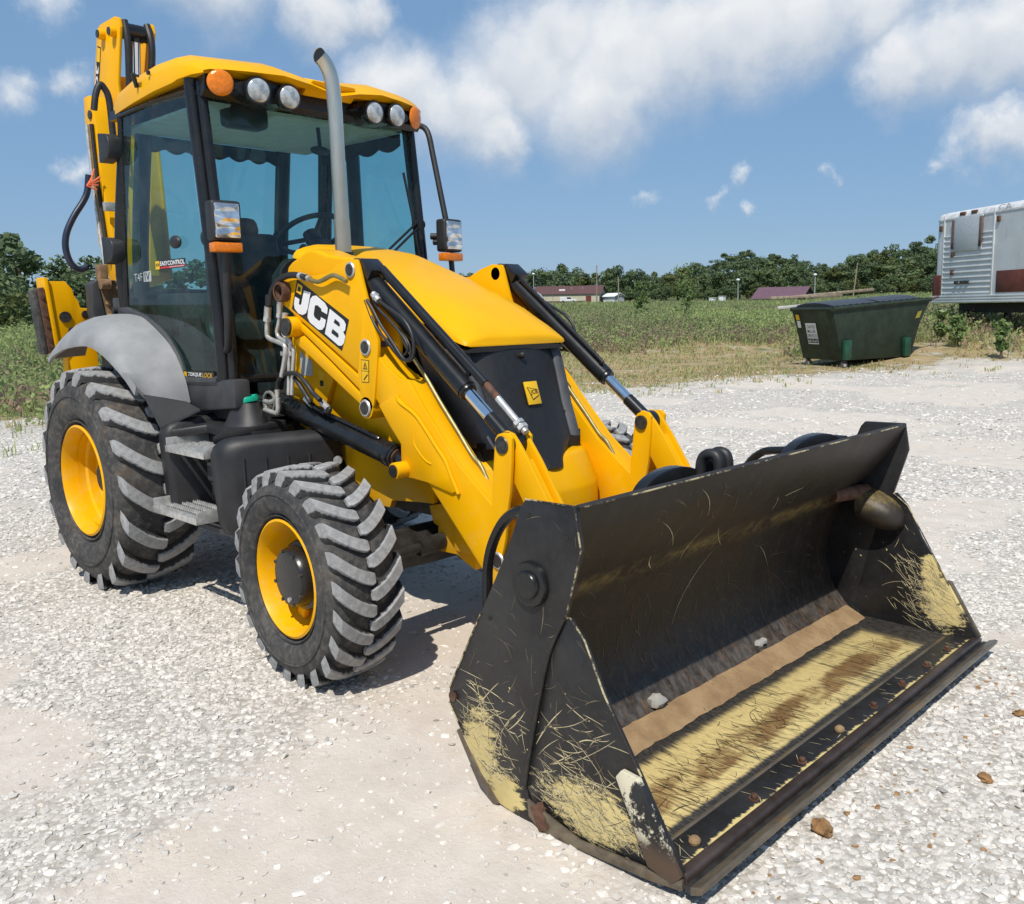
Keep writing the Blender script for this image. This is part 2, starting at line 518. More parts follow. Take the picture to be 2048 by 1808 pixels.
# --- bucket steel: black paint worn through to cream primer and rust
CREAM = (.70, .56, .24)
def bucket_base(s, rust=.3):
    a = s.noise(6, 6, .65); b = s.noise(40, 5, .65)
    c = s.mix(s.ramp(a, .3, .75), (.012, .0115, .012), (.028, .028, .029))
    c = s.mix(s.math('MULTIPLY', s.ramp(b, .5, .8), .35), c, (.055, .054, .052))
    c = s.mix(s.math('MULTIPLY', s.ramp(s.noise(9, 7, .72), .52, .78), rust), c, (.075, .04, .02))
    return c, a, b
def m_blade():
    s = N('bucket_back_steel')
    c, a, b = bucket_base(s, .9)
    c = s.mix(.45, c, (.035, .024, .014))
    x = s.xyz()
    # streaked scuff band along the bend of the mouldboard
    st = s.noise(2.2, 6, .7, s.vec((1, .7, 1.6)))
    band = s.math('MULTIPLY', s.ramp(x['Z'], .60, .69), s.ramp(x['Z'], .74, .68))
    c = s.mix(s.math('MULTIPLY', band, s.ramp(s.math('ADD', s.noise(24, 5, .7), st), .82, 1.3)), c, (.26, .19, .065))
    up_ = s.math('MULTIPLY', s.ramp(s.noise(5, 6, .7, s.vec((1, 2.2, .5), rot=(.5, 0, 0))), .45, .8), .5)
    c = s.mix(up_, c, (.07, .05, .028))
    low = s.ramp(x['Z'], .4, .12)
    dusty_sunlit = s.math('MULTIPLY', s.ramp(x['Z'], .22, .13), s.ramp(s.noise(11, 6, .7, s.vec((1, 2, 1))), .35, .75))  # grey dust, painted paler to match the sunlit foot of the wall
    c = s.mix(s.math('MULTIPLY', dusty_sunlit, .7), c, (.17, .16, .15))
    fib = s.ramp(s.noise(3, 6, .75, s.vec((3, 22, 3))), .54, .7)
    c = s.mix(s.math('MULTIPLY', s.math('MULTIPLY', low, fib), .75), c, (.2, .11, .055))
    c = s.mix(s.math('MULTIPLY', low, s.math('MULTIPLY', s.ramp(b, .45, .75), .45)), c, (.15, .115, .08))
    return s.done(c, s.math('ADD', .36, s.math('MULTIPLY', a, .25)), 0, s.bump(b, .2, .004), Specular_IOR_Level=.4)
M['blade'] = m_blade()
def m_side(name, blobs, den=.5):
    s = N(name)
    c, a, b = bucket_base(s, .15)
    ctr = None
    for cc, rr in blobs:
        bl = s.blob(cc, tuple(q * 1.15 for q in rr), .95)
        ctr = bl if ctr is None else s.math('MAXIMUM', ctr, bl)
    fn = s.noise(5, 7, .78, s.vec((2.2, 1, 9), rot=(0, .5, 0)))
    fine = s.noise(70, 4, .7)
    k = s.ramp(s.math('ADD', s.math('ADD', s.math('MULTIPLY', ctr, .78), s.math('MULTIPLY', fn, 1.6)), s.math('MULTIPLY', fine, .5)), 1.42, 1.62)
    k = s.math('MULTIPLY', k, s.ramp(ctr, .0, .2))
    z = s.xyz()['Z']
    lowm = s.ramp(z, .62, .42)
    spk = s.math('MULTIPLY', s.ramp(s.noise(55, 2, .5), .74, .77), lowm)
    k = s.math('MAXIMUM', k, spk)
    c = s.mix(s.math('MULTIPLY', k, .96), c, CREAM)
    return s.done(c, s.math('ADD', .4, s.math('MULTIPLY', k, .35)), 0, s.bump(b, .15, .003), Specular_IOR_Level=.4)
M['side_n'] = m_side('bucket_side_steel', [((1.31, -1.17, .17), (.10, .3, .17)), ((1.43, -1.17, .06), (.10, .3, .08))], .52)
M['clam_n'] = m_side('clam_side_steel', [((1.80, -1.17, .13), (.22, .3, .10))], .46)
M['clam_f'] = m_side('clam_side_steel_far', [((1.97, 1.15, .22), (.13, .3, .16)), ((1.90, 1.15, .34), (.06, .3, .12))], .5)
def m_floor():
    s = N('bucket_floor_steel')
    x = s.xyz()
    st = s.noise(2.6, 7, .78, s.vec((2.2, 26, 2), rot=(0, 0, .12)))
    big = s.noise(2.3, 5, .6, s.vec((2.4, 1.1, 1)))
    fine = s.noise(60, 4, .7, s.vec((.5, 2, 1)))
    c = s.mix(s.ramp(fine, .3, .75), (.50, .38, .16), CREAM)
    blk = s.ramp(s.math('ADD', s.math('MULTIPLY', st, 1.25), s.math('MULTIPLY', big, .75)), 1.02, 1.2)
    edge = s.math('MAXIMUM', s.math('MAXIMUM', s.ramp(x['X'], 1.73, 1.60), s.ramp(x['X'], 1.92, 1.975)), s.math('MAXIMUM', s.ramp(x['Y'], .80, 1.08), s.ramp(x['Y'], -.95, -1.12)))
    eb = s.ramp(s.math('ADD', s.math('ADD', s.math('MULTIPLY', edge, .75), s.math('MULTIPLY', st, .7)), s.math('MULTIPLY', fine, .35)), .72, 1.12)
    c = s.mix(s.math('MULTIPLY', blk, .8), c, (.05, .035, .02))
    bandx = s.math('MULTIPLY', s.ramp(x['X'], 1.70, 1.80), s.ramp(x['X'], 1.95, 1.87))
    pat = s.noise(3.4, 5, .62, s.vec((1.6, 1, 1), (2.3, .4, 0)), .4)
    bk = s.ramp(s.math('ADD', s.math('ADD', s.math('MULTIPLY', s.math('MULTIPLY', bandx, pat), 1.5), s.math('MULTIPLY', st, 1.0)), s.math('MULTIPLY', fine, .3)), 1.15, 1.55)
    c = s.mix(s.math('MULTIPLY', bk, .9), c, (.17, .085, .028))
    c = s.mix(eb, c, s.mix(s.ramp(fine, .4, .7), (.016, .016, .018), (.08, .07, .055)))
    return s.done(c, .62, 0, s.bump(st, .15, .004))
M['floor'] = m_floor()
def m_edge():
    s = N('cutting_edge_steel')
    a = s.noise(7, 6, .7, s.vec((3, .8, 3))); b = s.noise(50, 4, .65)
    c = s.mix(s.ramp(a, .3, .7), (.11, .088, .068), (.21, .175, .125))
    c = s.mix(s.ramp(s.noise(5, 5, .65), .5, .72), c, (.27, .17, .07))
    c = s.mix(s.math('MULTIPLY', s.ramp(b, .55, .8), .4), c, (.05, .045, .045))
    return s.done(c, .42, .45, s.bump(b, .2, .003))
M['edge'] = m_edge()
def m_mud():
    s = N('packed_dirt')
    a = s.noise(9, 6, .65); b = s.noise(50, 5, .7)
    c = s.mix(s.ramp(a, .3, .7), (.24, .15, .075), (.36, .24, .125))
    c = s.mix(s.ramp(s.noise(14, 5, .75, s.vec((1, 3, 1))), .62, .68), c, (.09, .05, .02))
    return s.done(c, .95, 0, s.bump(b, .5, .008))
M['mud'] = m_mud()
def m_lip():
    s = N('bucket_strip_steel')
    c, a, b = bucket_base(s, .4)
    st = s.noise(2.6, 7, .78, s.vec((2.6, 24, 2), rot=(0, 0, .12)))
    x = s.xyz()
    fr_ = s.math('MULTIPLY', s.ramp(x['X'], 2.055, 2.092), .42)
    pb = s.math('MULTIPLY', s.ramp(s.noise(3.2, 4, .6, s.vec((.3, 1, 1))), .42, .6), .25)
    k = s.ramp(s.math('ADD', s.math('ADD', fr_, pb), s.math('MULTIPLY', st, .8)), .83, .95)
    c = s.mix(s.math('MULTIPLY', k, .9), c, CREAM)
    return s.done(c, .5, 0, s.bump(b, .2, .003))
M['strip'] = m_lip()
M['dirt_iron'] = simple('dirty_backhoe_steel', (.24, .145, .075), .85, 0, .4, 12, .5, 60)

def m_chip():
    s = N('chipped_edge')
    k = s.ramp(s.noise(7, 7, .8, s.vec((1, 1, 1))), .47, .56)
    c = s.mix(k, (.03, .022, .018), (.50, .42, .25))
    return s.done(c, .6, .1)
M['chip'] = m_chip()

def m_cutter():
    s = N('side_cutter_steel')
    c, a, b = bucket_base(s, .3)
    z = s.xyz()['Z']
    k = s.ramp(s.noise(9, 7, .75), .47, .53)
    k = s.math('MULTIPLY', k, s.ramp(z, .10, .16))
    c = s.mix(k, c, (.66, .60, .44))
    c = s.mix(s.math('MULTIPLY', s.ramp(z, .17, .09), .8), c, (.12, .07, .04))
    return s.done(c, .55, .1, s.bump(s.noise(9, 7, .75), .3, .004))
M['cutter'] = m_cutter()
M['bar'] = simple('edge_bar_steel', (.075, .055, .048), .4, .4, .35, 9, .2, 60)

# ------------------------------------------------------------------ the setting: ground, gravel
rng = np.random.default_rng(7)
_T = rng.random((256, 256))
def vnoise(x, y, sc, seed=0):
    x = np.asarray(x) * sc + seed * 17.31; y = np.asarray(y) * sc + seed * 9.17
    xi, yi = np.floor(x).astype(int), np.floor(y).astype(int)
    fx_, fy_ = x - xi, y - yi
    fx_, fy_ = fx_ * fx_ * (3 - 2 * fx_), fy_ * fy_ * (3 - 2 * fy_)
    g = lambda a, b: _T[a & 255, b & 255]
    return (g(xi, yi) * (1 - fx_) + g(xi + 1, yi) * fx_) * (1 - fy_) + (g(xi, yi + 1) * (1 - fx_) + g(xi + 1, yi + 1) * fx_) * fy_
def fbm(x, y, sc, oct=4, seed=0):
    t = 0; a = .5; s_ = 0
    for i in range(oct):
        t = t + a * vnoise(x, y, sc * 2 ** i, seed + i * 3); s_ += a; a *= .5
    return t / s_
def smooth(a, b, x):
    t = np.clip((x - a) / (b - a), 0, 1)
    return t * t * (3 - 2 * t)
def lot_edge(y):                              # edge of the gravel lot
    return np.interp(y, [-60, -10, 1, 6, 9, 14, 20, 30, 40, 80], [-30, -13, -9.9, -8.2, -7.4, -6.8, -4.6, -1, 3, 18])
def veg_d(x, y):                              # metres beyond the edge of the lot
    return (lot_edge(y) - x) + (fbm(x, y, .35, 4, 5) - .5) * 5
def weed_start(y, x=-99):
    return np.interp(y, [-60, 2, 6, 12, 60], [1.6, 1.8, 6, 13.5, 15]) - 11.5 * smooth(-13, -9.5, x) * smooth(20.5, 23.5, y)
def height(x, y):
    dx, dy = x - CAM.x, y - CAM.y
    d = np.hypot(dx, dy)
    be = np.degrees(np.arctan2(dy, dx))
    h = (fbm(x, y, .5, 4, 2) - .5) * .05 * smooth(5.5, 12, d) + (fbm(x, y, 2.2, 3, 4) - .5) * .016 * smooth(2.2, 4, np.hypot(x - .6, y) )
    v = smooth(0, 6, veg_d(x, y))
    h = h + v * (fbm(x, y, .22, 4, 8) - .5) * .35 * smooth(12, 25, d)
    h = h + np.interp(d, [30, 50, 100, 300, 420, 900], [0, .42, .95, 3.75, 5.0, 6.0])
    h = h + smooth(23, 33, d) * smooth(118, 112.5, be) * .7
    hill = smooth(430, 720, d) * np.exp(-((be - 121.0) / 4.6) ** 2) * 24
    hill2 = smooth(330, 470, d) * np.exp(-((be - 110.5) / 5.0) ** 2) * 12
    return h + hill + hill2
def sandy(x, y):                              # 1 where the lot is packed dust, 0 where loose stone lies
    a = fbm(x, y, .75, 4, 11)
    track = np.exp(-((x + .42 * (y + 2.2) - 1.45) / .75) ** 2) * smooth(.6, -1.3, y)
    left = np.exp(-(((x + 2.2) / 1.6) ** 2 + ((y + 2.2) / .5) ** 2)) * .5
    far = np.exp(-((x - 2.5 + .1 * y) / 6) ** 2) * np.exp(-((y - 7.5) / 1.1) ** 2) * .8
    near = smooth(2.8, 1.2, np.hypot(x - CAM.x + .4, y - CAM.y)) * .35
    return np.clip(smooth(.43, .64, a) * .8 + track * 1.1 + far + left + near - .05, 0, 1)
def axis(c, near, step, far):
    a = list(np.arange(-near, near + 1e-6, step)); s_ = step
    lo, hi = [], []
    p = near
    while p < far:
        s_ *= 1.075; p += s_; hi.append(p); lo.append(-p)
    return np.array(lo[::-1] + a + hi) + c
gx, gy = axis(0.2, 6.5, .05, 1500), axis(.2, 6.0, .05, 1500)
X, Y = np.meshgrid(gx, gy, indexing='ij')
Z = height(X, Y)
nx, ny = X.shape
idx = np.arange(nx * ny).reshape(nx, ny)
fc = np.stack([idx[:-1, :-1], idx[1:, :-1], idx[1:, 1:], idx[:-1, 1:]], -1).reshape(-1, 4)
vd = veg_d(X, Y)
veg = smooth(-1.5, 3.5, vd)
tall = smooth(0, 3, vd - weed_start(Y, X))
gme = npmesh('ground', np.stack([X, Y, Z], -1).reshape(-1, 3), fc, dict(sand=sandy(X, Y).ravel(), veg=veg.ravel(), tall=tall.ravel()), True)
def m_ground():
    s = N('gravel_lot')
    sand, vg, tl = s.attr('sand'), s.attr('veg'), s.attr('tall')
    vc = s.voro(38, out='Color'); vd_ = s.voro(38)
    vs = s.n('ShaderNodeSeparateColor'); s.l(vc, vs.inputs[0])
    vb = s.voro(14, out='Color'); vs2 = s.n('ShaderNodeSeparateColor'); s.l(vb, vs2.inputs[0])
    st = s.mix(s.ramp(vs.outputs[0], .05, .95), (.47, .435, .385), (.66, .62, .565))
    st = s.mix(s.math('MULTIPLY', s.ramp(vd_, .45, .75), .8), st, (.39, .35, .30))
    st = s.mix(s.math('MULTIPLY', s.ramp(s.noise(1.7, 5, .65), .5, .75), .55), st, (.60, .53, .45))
    dust = s.mix(s.ramp(s.noise(5, 7, .72), .3, .75), (.57, .50, .43), (.68, .615, .54))
    dust = s.mix(s.math('MULTIPLY', s.ramp(s.noise(1.3, 4), .5, .7), .5), dust, (.64, .545, .445))
    dust = s.mix(s.math('MULTIPLY', s.ramp(s.voro(70), .32, .12), s.math('MULTIPLY', s.ramp(s.noise(9, 3), .5, .62), .5)), dust, (.42, .40, .37))
    c = s.mix(s.ramp(s.math('ADD', sand, s.math('MULTIPLY', s.math('SUBTRACT', s.noise(7, 5, .7), .5), .7)), .35, .65), st, dust)
    br = s.blob((2.85, 1.25, 0), (.6, .8, .4), .9)
    c = s.mix(s.math('MULTIPLY', s.math('MULTIPLY', br, s.ramp(s.noise(4, 6, .7), .42, .62)), .85), c, (.36, .22, .10))
    dry = s.mix(s.ramp(s.noise(2.5, 6, .7), .3, .7), (.30, .225, .115), (.40, .31, .17))
    dry = s.mix(s.ramp(s.noise(.8, 5, .65), .5, .68), dry, (.14, .145, .06))
    dry = s.mix(s.math('MULTIPLY', s.ramp(s.noise(1.4, 6, .7, s.vec((1, 1, 1), (4, 7, 0))), .54, .66), .8), dry, (.5, .48, .45))
    c = s.mix(s.ramp(s.math('ADD', vg, s.math('MULTIPLY', s.math('SUBTRACT', s.noise(1.1, 7, .72), .5), 1.5)), .4, .7), c, dry)
    grn = s.mix(s.ramp(s.noise(.6, 6, .65), .35, .65), (.07, .085, .028), (.115, .125, .045))
    c = s.mix(tl, c, grn)
    h = s.math('SUBTRACT', s.math('MULTIPLY', s.noise(60, 4, .7), .5), s.math('MULTIPLY', s.math('SUBTRACT', 1, sand), vd_))
    nr = s.bump(h, .55, .012)
    nr = s.bump(s.noise(190, 3, .6), .3, .004, nr)
    return s.done(c, .93, 0, nr, Specular_IOR_Level=.15)
tag(link('ground', gme, m_ground()), kind='structure')

# loose stone lying on the lot
ICO_V = []
t_ = (1 + 5 ** .5) / 2
for a in (-1, 1):
    for b in (-t_, t_):
        ICO_V += [(a, b, 0), (0, a, b), (b, 0, a)]
ICO_V = np.array(ICO_V) / math.hypot(1, t_)
_bm = bmesh.new()
for v in ICO_V: _bm.verts.new(v)
bmesh.ops.convex_hull(_bm, input=_bm.verts)
_bm.verts.index_update()
ICO_V = np.array([v.co[:] for v in _bm.verts])
ICO_F = np.array([[v.index for v in f.verts] for f in _bm.faces])
_bm.free()
def stones(name, px, py, r, mat, seed, sink=.47, flatz=(.28, .6)):
    g = np.random.default_rng(seed); n = len(px)
    jit = 1 + (g.random((n, 12, 1)) - .5) * .8
    v = ICO_V[None] * jit
    sc = np.stack([r * g.uniform(.75, 1.35, n), r * g.uniform(.65, 1.1, n), r * g.uniform(*flatz, n)], -1)
    v = v * sc[:, None, :]
    a = g.uniform(0, 2 * PI, n); tl = g.normal(0, .28, n)
    ca, sa, ct, st_ = np.cos(a), np.sin(a), np.cos(tl), np.sin(tl)
    x, y, z = v[..., 0], v[..., 1], v[..., 2]
    y, z = y * ct[:, None] - z * st_[:, None], y * st_[:, None] + z * ct[:, None]
    x, y = x * ca[:, None] - y * sa[:, None], x * sa[:, None] + y * ca[:, None]
    x = x + px[:, None]; y = y + py[:, None]; z = z + (height(px, py) + sc[:, 2] * (1 - 2 * sink) * .8)[:, None]
    vv = np.stack([x, y, z], -1).reshape(-1, 3)
    ff = (ICO_F[None] + (np.arange(n) * 12)[:, None, None]).reshape(-1, 3)
    me = npmesh(name, vv, ff, dict(rnd=np.repeat(g.random(n), 12)))
    return link(name, me, mat)
def m_stone():
    s = N('limestone')
    r = s.attr('rnd')
    a = s.noise(40, 4)
    c = s.mix(s.ramp(r, 0, 1), (.53, .49, .44), (.75, .71, .655))
    c = s.mix(s.ramp(r, .07, .0), c, (.34, .33, .31))
    c = s.mix(s.math('MULTIPLY', s.ramp(r, .9, 1.0), .5), c, (.58, .50, .41))
    c = s.mix(s.math('MULTIPLY', s.ramp(a, .5, .75), .25), c, (.62, .56, .48))
    return s.done(c, .9, 0, None, Specular_IOR_Level=.2)
mst = m_stone()
def scatter(n, rmin, rmax, amin, amax, g):
    rr = np.sqrt(g.uniform(rmin ** 2, rmax ** 2, n)); an = np.radians(g.uniform(amin, amax, n))
    return CAM.x + rr * np.cos(an), CAM.y + rr * np.sin(an)
g = np.random.default_rng(3)
PXs, PYs, PRs = [], [], []
for rmin, rmax, n, s0, s1 in ((1.3, 3.2, 26000, .004, .018), (3.2, 5.5, 52000, .005, .018), (5.5, 8.5, 44000, .007, .021), (8.5, 14, 30000, .013, .030), (14, 24, 14000, .02, .042)):
    x, y = scatter(n, rmin, rmax, 92, 178, g)
    keep = g.random(n) > np.clip(sandy(x, y) * 1.15, 0, .93)
    keep &= g.random(n) > np.clip(smooth(-1.5, 2.5, veg_d(x, y)) - .12, 0, .95)
    keep &= ~((np.abs(y) < 1.1) & (x > 1.15) & (x < 2.12))
    x, y = x[keep], y[keep]
    PXs.append(x); PYs.append(y); PRs.append(s0 + (s1 - s0) * g.random(len(x)) ** 2.4)
PX, PY, PR = map(np.concatenate, (PXs, PYs, PRs))
tag(stones('gravel', PX, PY, PR, mst, 5), 'loose pale crushed limestone gravel spread over the lot', 'gravel', kind='stuff')
# pebbles pressed into the packed dust
x, y = scatter(9000, 1.2, 7, 92, 178, g)
k = (sandy(x, y) > .45)
tag(stones('pebbles', x[k], y[k], .003 + .009 * g.random(k.sum()) ** 2.5, mst, 6, .55), 'small pebbles half buried in the packed pale dust', 'pebbles', kind='stuff')

# crumbs of brown earth dropped along the bucket edge
x = np.concatenate([g.normal(2.85, .16, 260), 2.24 + .30*g.random(200)**2, g.normal(2.75, .12, 60)])
y = np.concatenate([g.normal(1.2, .28, 260), g.uniform(-1.35, 1.1, 200), g.normal(-.3, .2, 60)])
crumb = simple('brown_crumb', (.33, .19, .085), .95, 0, .35, 40)
tag(stones('earth_crumbs', x, y, .003 + .011*g.random(len(x))**3, crumb, 9, .3), 'crumbs of brown earth scattered along the cutting edge', 'earth', kind='stuff')

# ------------------------------------------------------------------ the backhoe loader
G = {}
G['tower']=[(-0.853,1.741),(-0.829,1.775),(-0.779,1.795),(-0.628,1.768),(-0.423,1.778),(-0.335,1.815),(-0.243,1.838),(-0.171,1.833),(-0.157,1.807),(-0.132,1.729),(-0.11,1.665),(-0.087,1.61),(-0.032,1.46),(-0.032,1.419),(-0.081,1.168),(-0.1,1.129),(-0.149,1.109),(-0.184,1.123),(-0.193,1.161),(-0.32,1.226),(-0.665,1.407),(-0.76,1.448),(-0.658,1.477),(-0.428,1.35),(-0.193,1.208),(-0.191,1.23),(-0.394,1.347),(-0.639,1.485),(-0.71,1.517),(-0.729,1.557),(-0.679,1.542),(-0.199,1.291),(-0.197,1.317),(-0.454,1.445),(-0.713,1.576),(-0.771,1.608),(-0.84,1.639),(-0.876,1.67),(-0.876,1.711)]
G['tower_back']=[(-0.769,1.608),(-0.505,1.629),(-0.183,1.463),(-0.069,1.418),(-0.125,1.183),(-0.206,1.178),(-0.334,1.229),(-0.681,1.411),(-0.761,1.455)]
G['decal']=[(-0.681,1.76),(-0.247,1.556),(-0.318,1.408),(-0.745,1.612)]
G['letter_j']=[(-0.621,1.702),(-0.562,1.69),(-0.596,1.611),(-0.614,1.589),(-0.645,1.581),(-0.682,1.588),(-0.715,1.612),(-0.721,1.637),(-0.707,1.674),(-0.666,1.66),(-0.674,1.637),(-0.663,1.629),(-0.652,1.636)]
G['letter_c']=[(-0.545,1.673),(-0.512,1.675),(-0.439,1.637),(-0.418,1.613),(-0.427,1.583),(-0.474,1.599),(-0.474,1.61),(-0.506,1.628),(-0.529,1.627),(-0.544,1.584),(-0.537,1.569),(-0.499,1.551),(-0.486,1.557),(-0.482,1.57),(-0.439,1.556),(-0.453,1.524),(-0.477,1.508),(-0.508,1.508),(-0.582,1.544),(-0.602,1.569),(-0.592,1.606),(-0.567,1.659)]
G['letter_b']=[(-0.401,1.61),(-0.287,1.554),(-0.272,1.534),(-0.281,1.507),(-0.297,1.499),(-0.281,1.478),(-0.295,1.447),(-0.316,1.433),(-0.341,1.433),(-0.454,1.489)]
G['b_hole_up']=[(-0.36,1.561),(-0.324,1.543),(-0.32,1.533),(-0.327,1.524),(-0.371,1.544)]
G['b_hole_low']=[(-0.384,1.513),(-0.339,1.491),(-0.335,1.48),(-0.344,1.471),(-0.396,1.494)]
G['decal_badge']=[(-0.673,1.74),(-0.631,1.722),(-0.65,1.68),(-0.695,1.697)]
G['warn']=[(-0.164,1.372),(-0.102,1.369),(-0.109,1.265),(-0.167,1.264)]
G['warn_tri']=[(-0.131,1.361),(-0.115,1.326),(-0.152,1.327)]
G['warn_mark']=[(-0.117,1.306),(-0.115,1.299),(-0.143,1.275),(-0.151,1.277)]
G['arm']=[(-0.16,1.5),(-0.071,1.409),(0.02,1.335),(0.109,1.291),(0.172,1.287),(0.265,1.175),(0.361,1.075),(0.488,0.945),(0.6,0.86),(0.698,0.79),(0.718,0.982),(0.73,1.073),(0.746,1.091),(0.775,1.1),(0.806,1.1),(0.827,1.081),(0.823,0.989),(0.809,0.855),(0.79,0.769),(0.777,0.659),(0.739,0.534),(0.717,0.467),(0.695,0.432),(0.659,0.475),(0.288,0.835),(0.19,0.837),(0.102,0.833),(0.075,0.88),(0.108,0.926),(0.107,0.994),(-0.019,1.133),(-0.096,1.209),(-0.13,1.324),(-0.151,1.463)]
G['arm_core']=[(-0.16,1.497),(-0.071,1.4060000000000001),(0.02,1.332),(0.109,1.288),(0.172,1.284),(0.265,1.1720000000000002),(0.361,1.072),(0.488,0.942),(0.6,0.857),(0.7,0.775),(0.748,0.7),(0.745,0.653),(0.739,0.534),(0.717,0.467),(0.695,0.432),(0.659,0.475),(0.288,0.835),(0.19,0.837),(0.102,0.833),(0.075,0.88),(0.108,0.926),(0.107,0.994),(-0.019,1.133),(-0.096,1.209),(-0.13,1.324),(-0.151,1.463)]
G['reinf']=[(0.089,1.219),(0.159,1.169),(0.25,1.109),(0.33,1.045),(0.399,0.974),(0.447,0.886),(0.488,0.821),(0.457,0.81),(0.291,0.839),(0.197,0.845),(0.139,0.844),(0.114,0.915),(0.115,0.995),(0.035,1.075),(-0.041,1.163)]
G['weld']=[(0.095,1.214),(0.118,1.185),(0.221,1.138),(0.292,1.077),(0.361,1.007),(0.421,0.948),(0.462,0.877),(0.502,0.812)]
G['weld2']=[(0.206,1.053),(0.213,1.005),(0.248,0.966),(0.293,0.935),(0.329,0.924)]
G['frame']=[(-1.033,1.554),(-0.301,1.43),(-0.199,1.152),(-0.102,1.107),(0.145,0.807),(0.124,0.689),(0.064,0.686),(0.019,0.683),(-0.196,0.663),(-0.217,0.624),(-0.321,0.624),(-0.549,0.751),(-0.63,0.875),(-1.007,0.979),(-1.051,1.143)]
G['lower_bracket']=[(0.082,0.675),(0.099,0.618),(0.11,0.592),(0.143,0.583),(0.137,0.462),(0.273,0.467),(0.327,0.441),(0.402,0.415),(0.439,0.611),(0.292,0.72)]
G['pin_tilt']=[(-0.215,1.787)]
G['pin_mid']=[(-0.121,1.429)]
G['pin_low']=[(-0.143,1.143)]
G['boss_rail']=[(-0.719,1.522)]
G['ring']=[(-0.795,1.701)]
G['pin_lever']=[(0.771,1.049)]
G['lift_boss']=[(0.137,0.881)]
G['pin_bucket']=[(0.732,0.558)]
G['lift_r']=[(-1.056,1.116)]
G['lift_f']=[(-0.012,0.909)]
G['arm_pipe']=[(0.021,1.449),(0.095,1.365),(0.168,1.294),(0.274,1.173),(0.395,1.044),(0.479,0.951),(0.529,0.915),(0.578,0.845)]
G['hose_a']=[(-0.047,1.673),(-0.007,1.641),(0.101,1.591),(0.17,1.555),(0.217,1.503),(0.234,1.442),(0.224,1.393),(0.188,1.375),(0.152,1.387),(0.084,1.453),(0.0,1.533),(-0.063,1.61),(-0.099,1.647)]
G['hose_b']=[(-0.121,1.647),(-0.052,1.533),(0.048,1.452),(0.118,1.4),(0.161,1.401),(0.185,1.432),(0.159,1.476),(0.076,1.542),(-0.017,1.605),(-0.059,1.646)]
G['hose_c']=[(-0.121,1.629),(-0.052,1.523),(0.069,1.42),(0.125,1.381),(0.176,1.383),(0.192,1.41),(0.167,1.467),(0.077,1.533)]
G['pipe_top']=[(-0.215,1.734),(-0.27,1.754),(-0.319,1.765),(-0.361,1.759),(-0.405,1.747),(-0.457,1.739),(-0.509,1.749),(-0.552,1.762)]
G['hose_top']=[(-0.544,1.761),(-0.606,1.773),(-0.679,1.779),(-0.755,1.771),(-0.825,1.745),(-0.874,1.706),(-0.899,1.66),(-0.906,1.64)]
G['hose_top2']=[(-0.888,1.719),(-0.91,1.677),(-0.916,1.626)]
G['p1']=[(-0.92,1.626),(-0.933,1.571),(-0.945,1.489),(-0.927,1.463),(-0.838,1.443),(-0.783,1.429),(-0.774,1.401),(-0.793,1.337),(-0.826,1.267)]
G['p2']=[(-0.833,1.65),(-0.844,1.591),(-0.857,1.54),(-0.879,1.497),(-0.862,1.467),(-0.799,1.447),(-0.738,1.418),(-0.73,1.38),(-0.747,1.295),(-0.768,1.174)]
G['p3']=[(-0.787,1.591),(-0.801,1.54),(-0.822,1.498),(-0.797,1.468),(-0.751,1.443),(-0.777,1.388),(-0.784,1.293),(-0.801,1.172)]
G['h1']=[(-0.896,1.194),(-0.883,1.234),(-0.851,1.261),(-0.792,1.281),(-0.736,1.287),(-0.681,1.281),(-0.608,1.238),(-0.552,1.194),(-0.493,1.164)]
G['h2']=[(-0.836,1.191),(-0.822,1.24),(-0.795,1.267),(-0.763,1.268),(-0.717,1.244),(-0.667,1.2),(-0.611,1.148)]
G['h1b']=[(-0.702,1.251),(-0.615,1.195),(-0.529,1.15),(-0.486,1.127),(-0.458,1.116),(-0.474,1.103),(-0.496,1.106)]
G['h2b']=[(-0.815,1.245),(-0.748,1.2),(-0.705,1.155),(-0.661,1.132),(-0.609,1.113),(-0.528,1.089)]
G['e_l']=[(-0.879,1.195),(-0.883,1.16),(-0.915,1.137),(-0.967,1.125),(-1.01,1.127)]
G['e_l2']=[(-0.858,1.154),(-0.866,1.083),(-0.897,1.073),(-0.997,1.084)]
G['cowl']=[(-0.843,1.797),(-0.825,1.829),(-0.784,1.852),(-0.701,1.878),(-0.658,1.897),(-0.598,1.906),(-0.536,1.894),(-0.468,1.874),(-0.359,1.857),(-0.221,1.843),(-0.214,1.732),(-0.448,1.715),(-0.762,1.749)]
G['door_glass']=[(-2.084,2.803),(-1.257,2.727),(-1.326,2.291),(-1.285,1.937),(-1.347,1.761),(-1.366,1.683),(-1.355,1.618),(-1.215,1.495),(-1.208,1.269),(-1.596,1.254),(-1.671,1.347),(-1.818,1.491),(-2.05,1.568),(-2.325,1.635),(-2.163,2.377)]
G['fender']=[(-2.762,1.337),(-2.575,1.436),(-2.281,1.51),(-1.962,1.565),(-1.72,1.588),(-1.544,1.573),(-1.38,1.537),(-1.228,1.477),(-1.122,1.405),(-1.041,1.321),(-0.997,1.246),(-0.974,1.158),(-1.468,1.183),(-1.509,1.195),(-1.647,1.282),(-1.773,1.334),(-1.95,1.397),(-2.142,1.432),(-2.378,1.444)]
G['stack']=[(-0.602,-0.3,1.882),(-0.613,-0.3,2.058),(-0.63,-0.3,2.672),(-0.657,-0.3,2.772),(-0.701,-0.3,2.871)]
G['wiper']=[(-1.13,0.506,2.427),(-1.13,0.545,2.254),(-1.13,0.571,2.132),(-1.13,0.608,1.903)]
G['wiper_arm']=[(-1.08,0.555,2.128),(-1.08,0.314,1.94)]
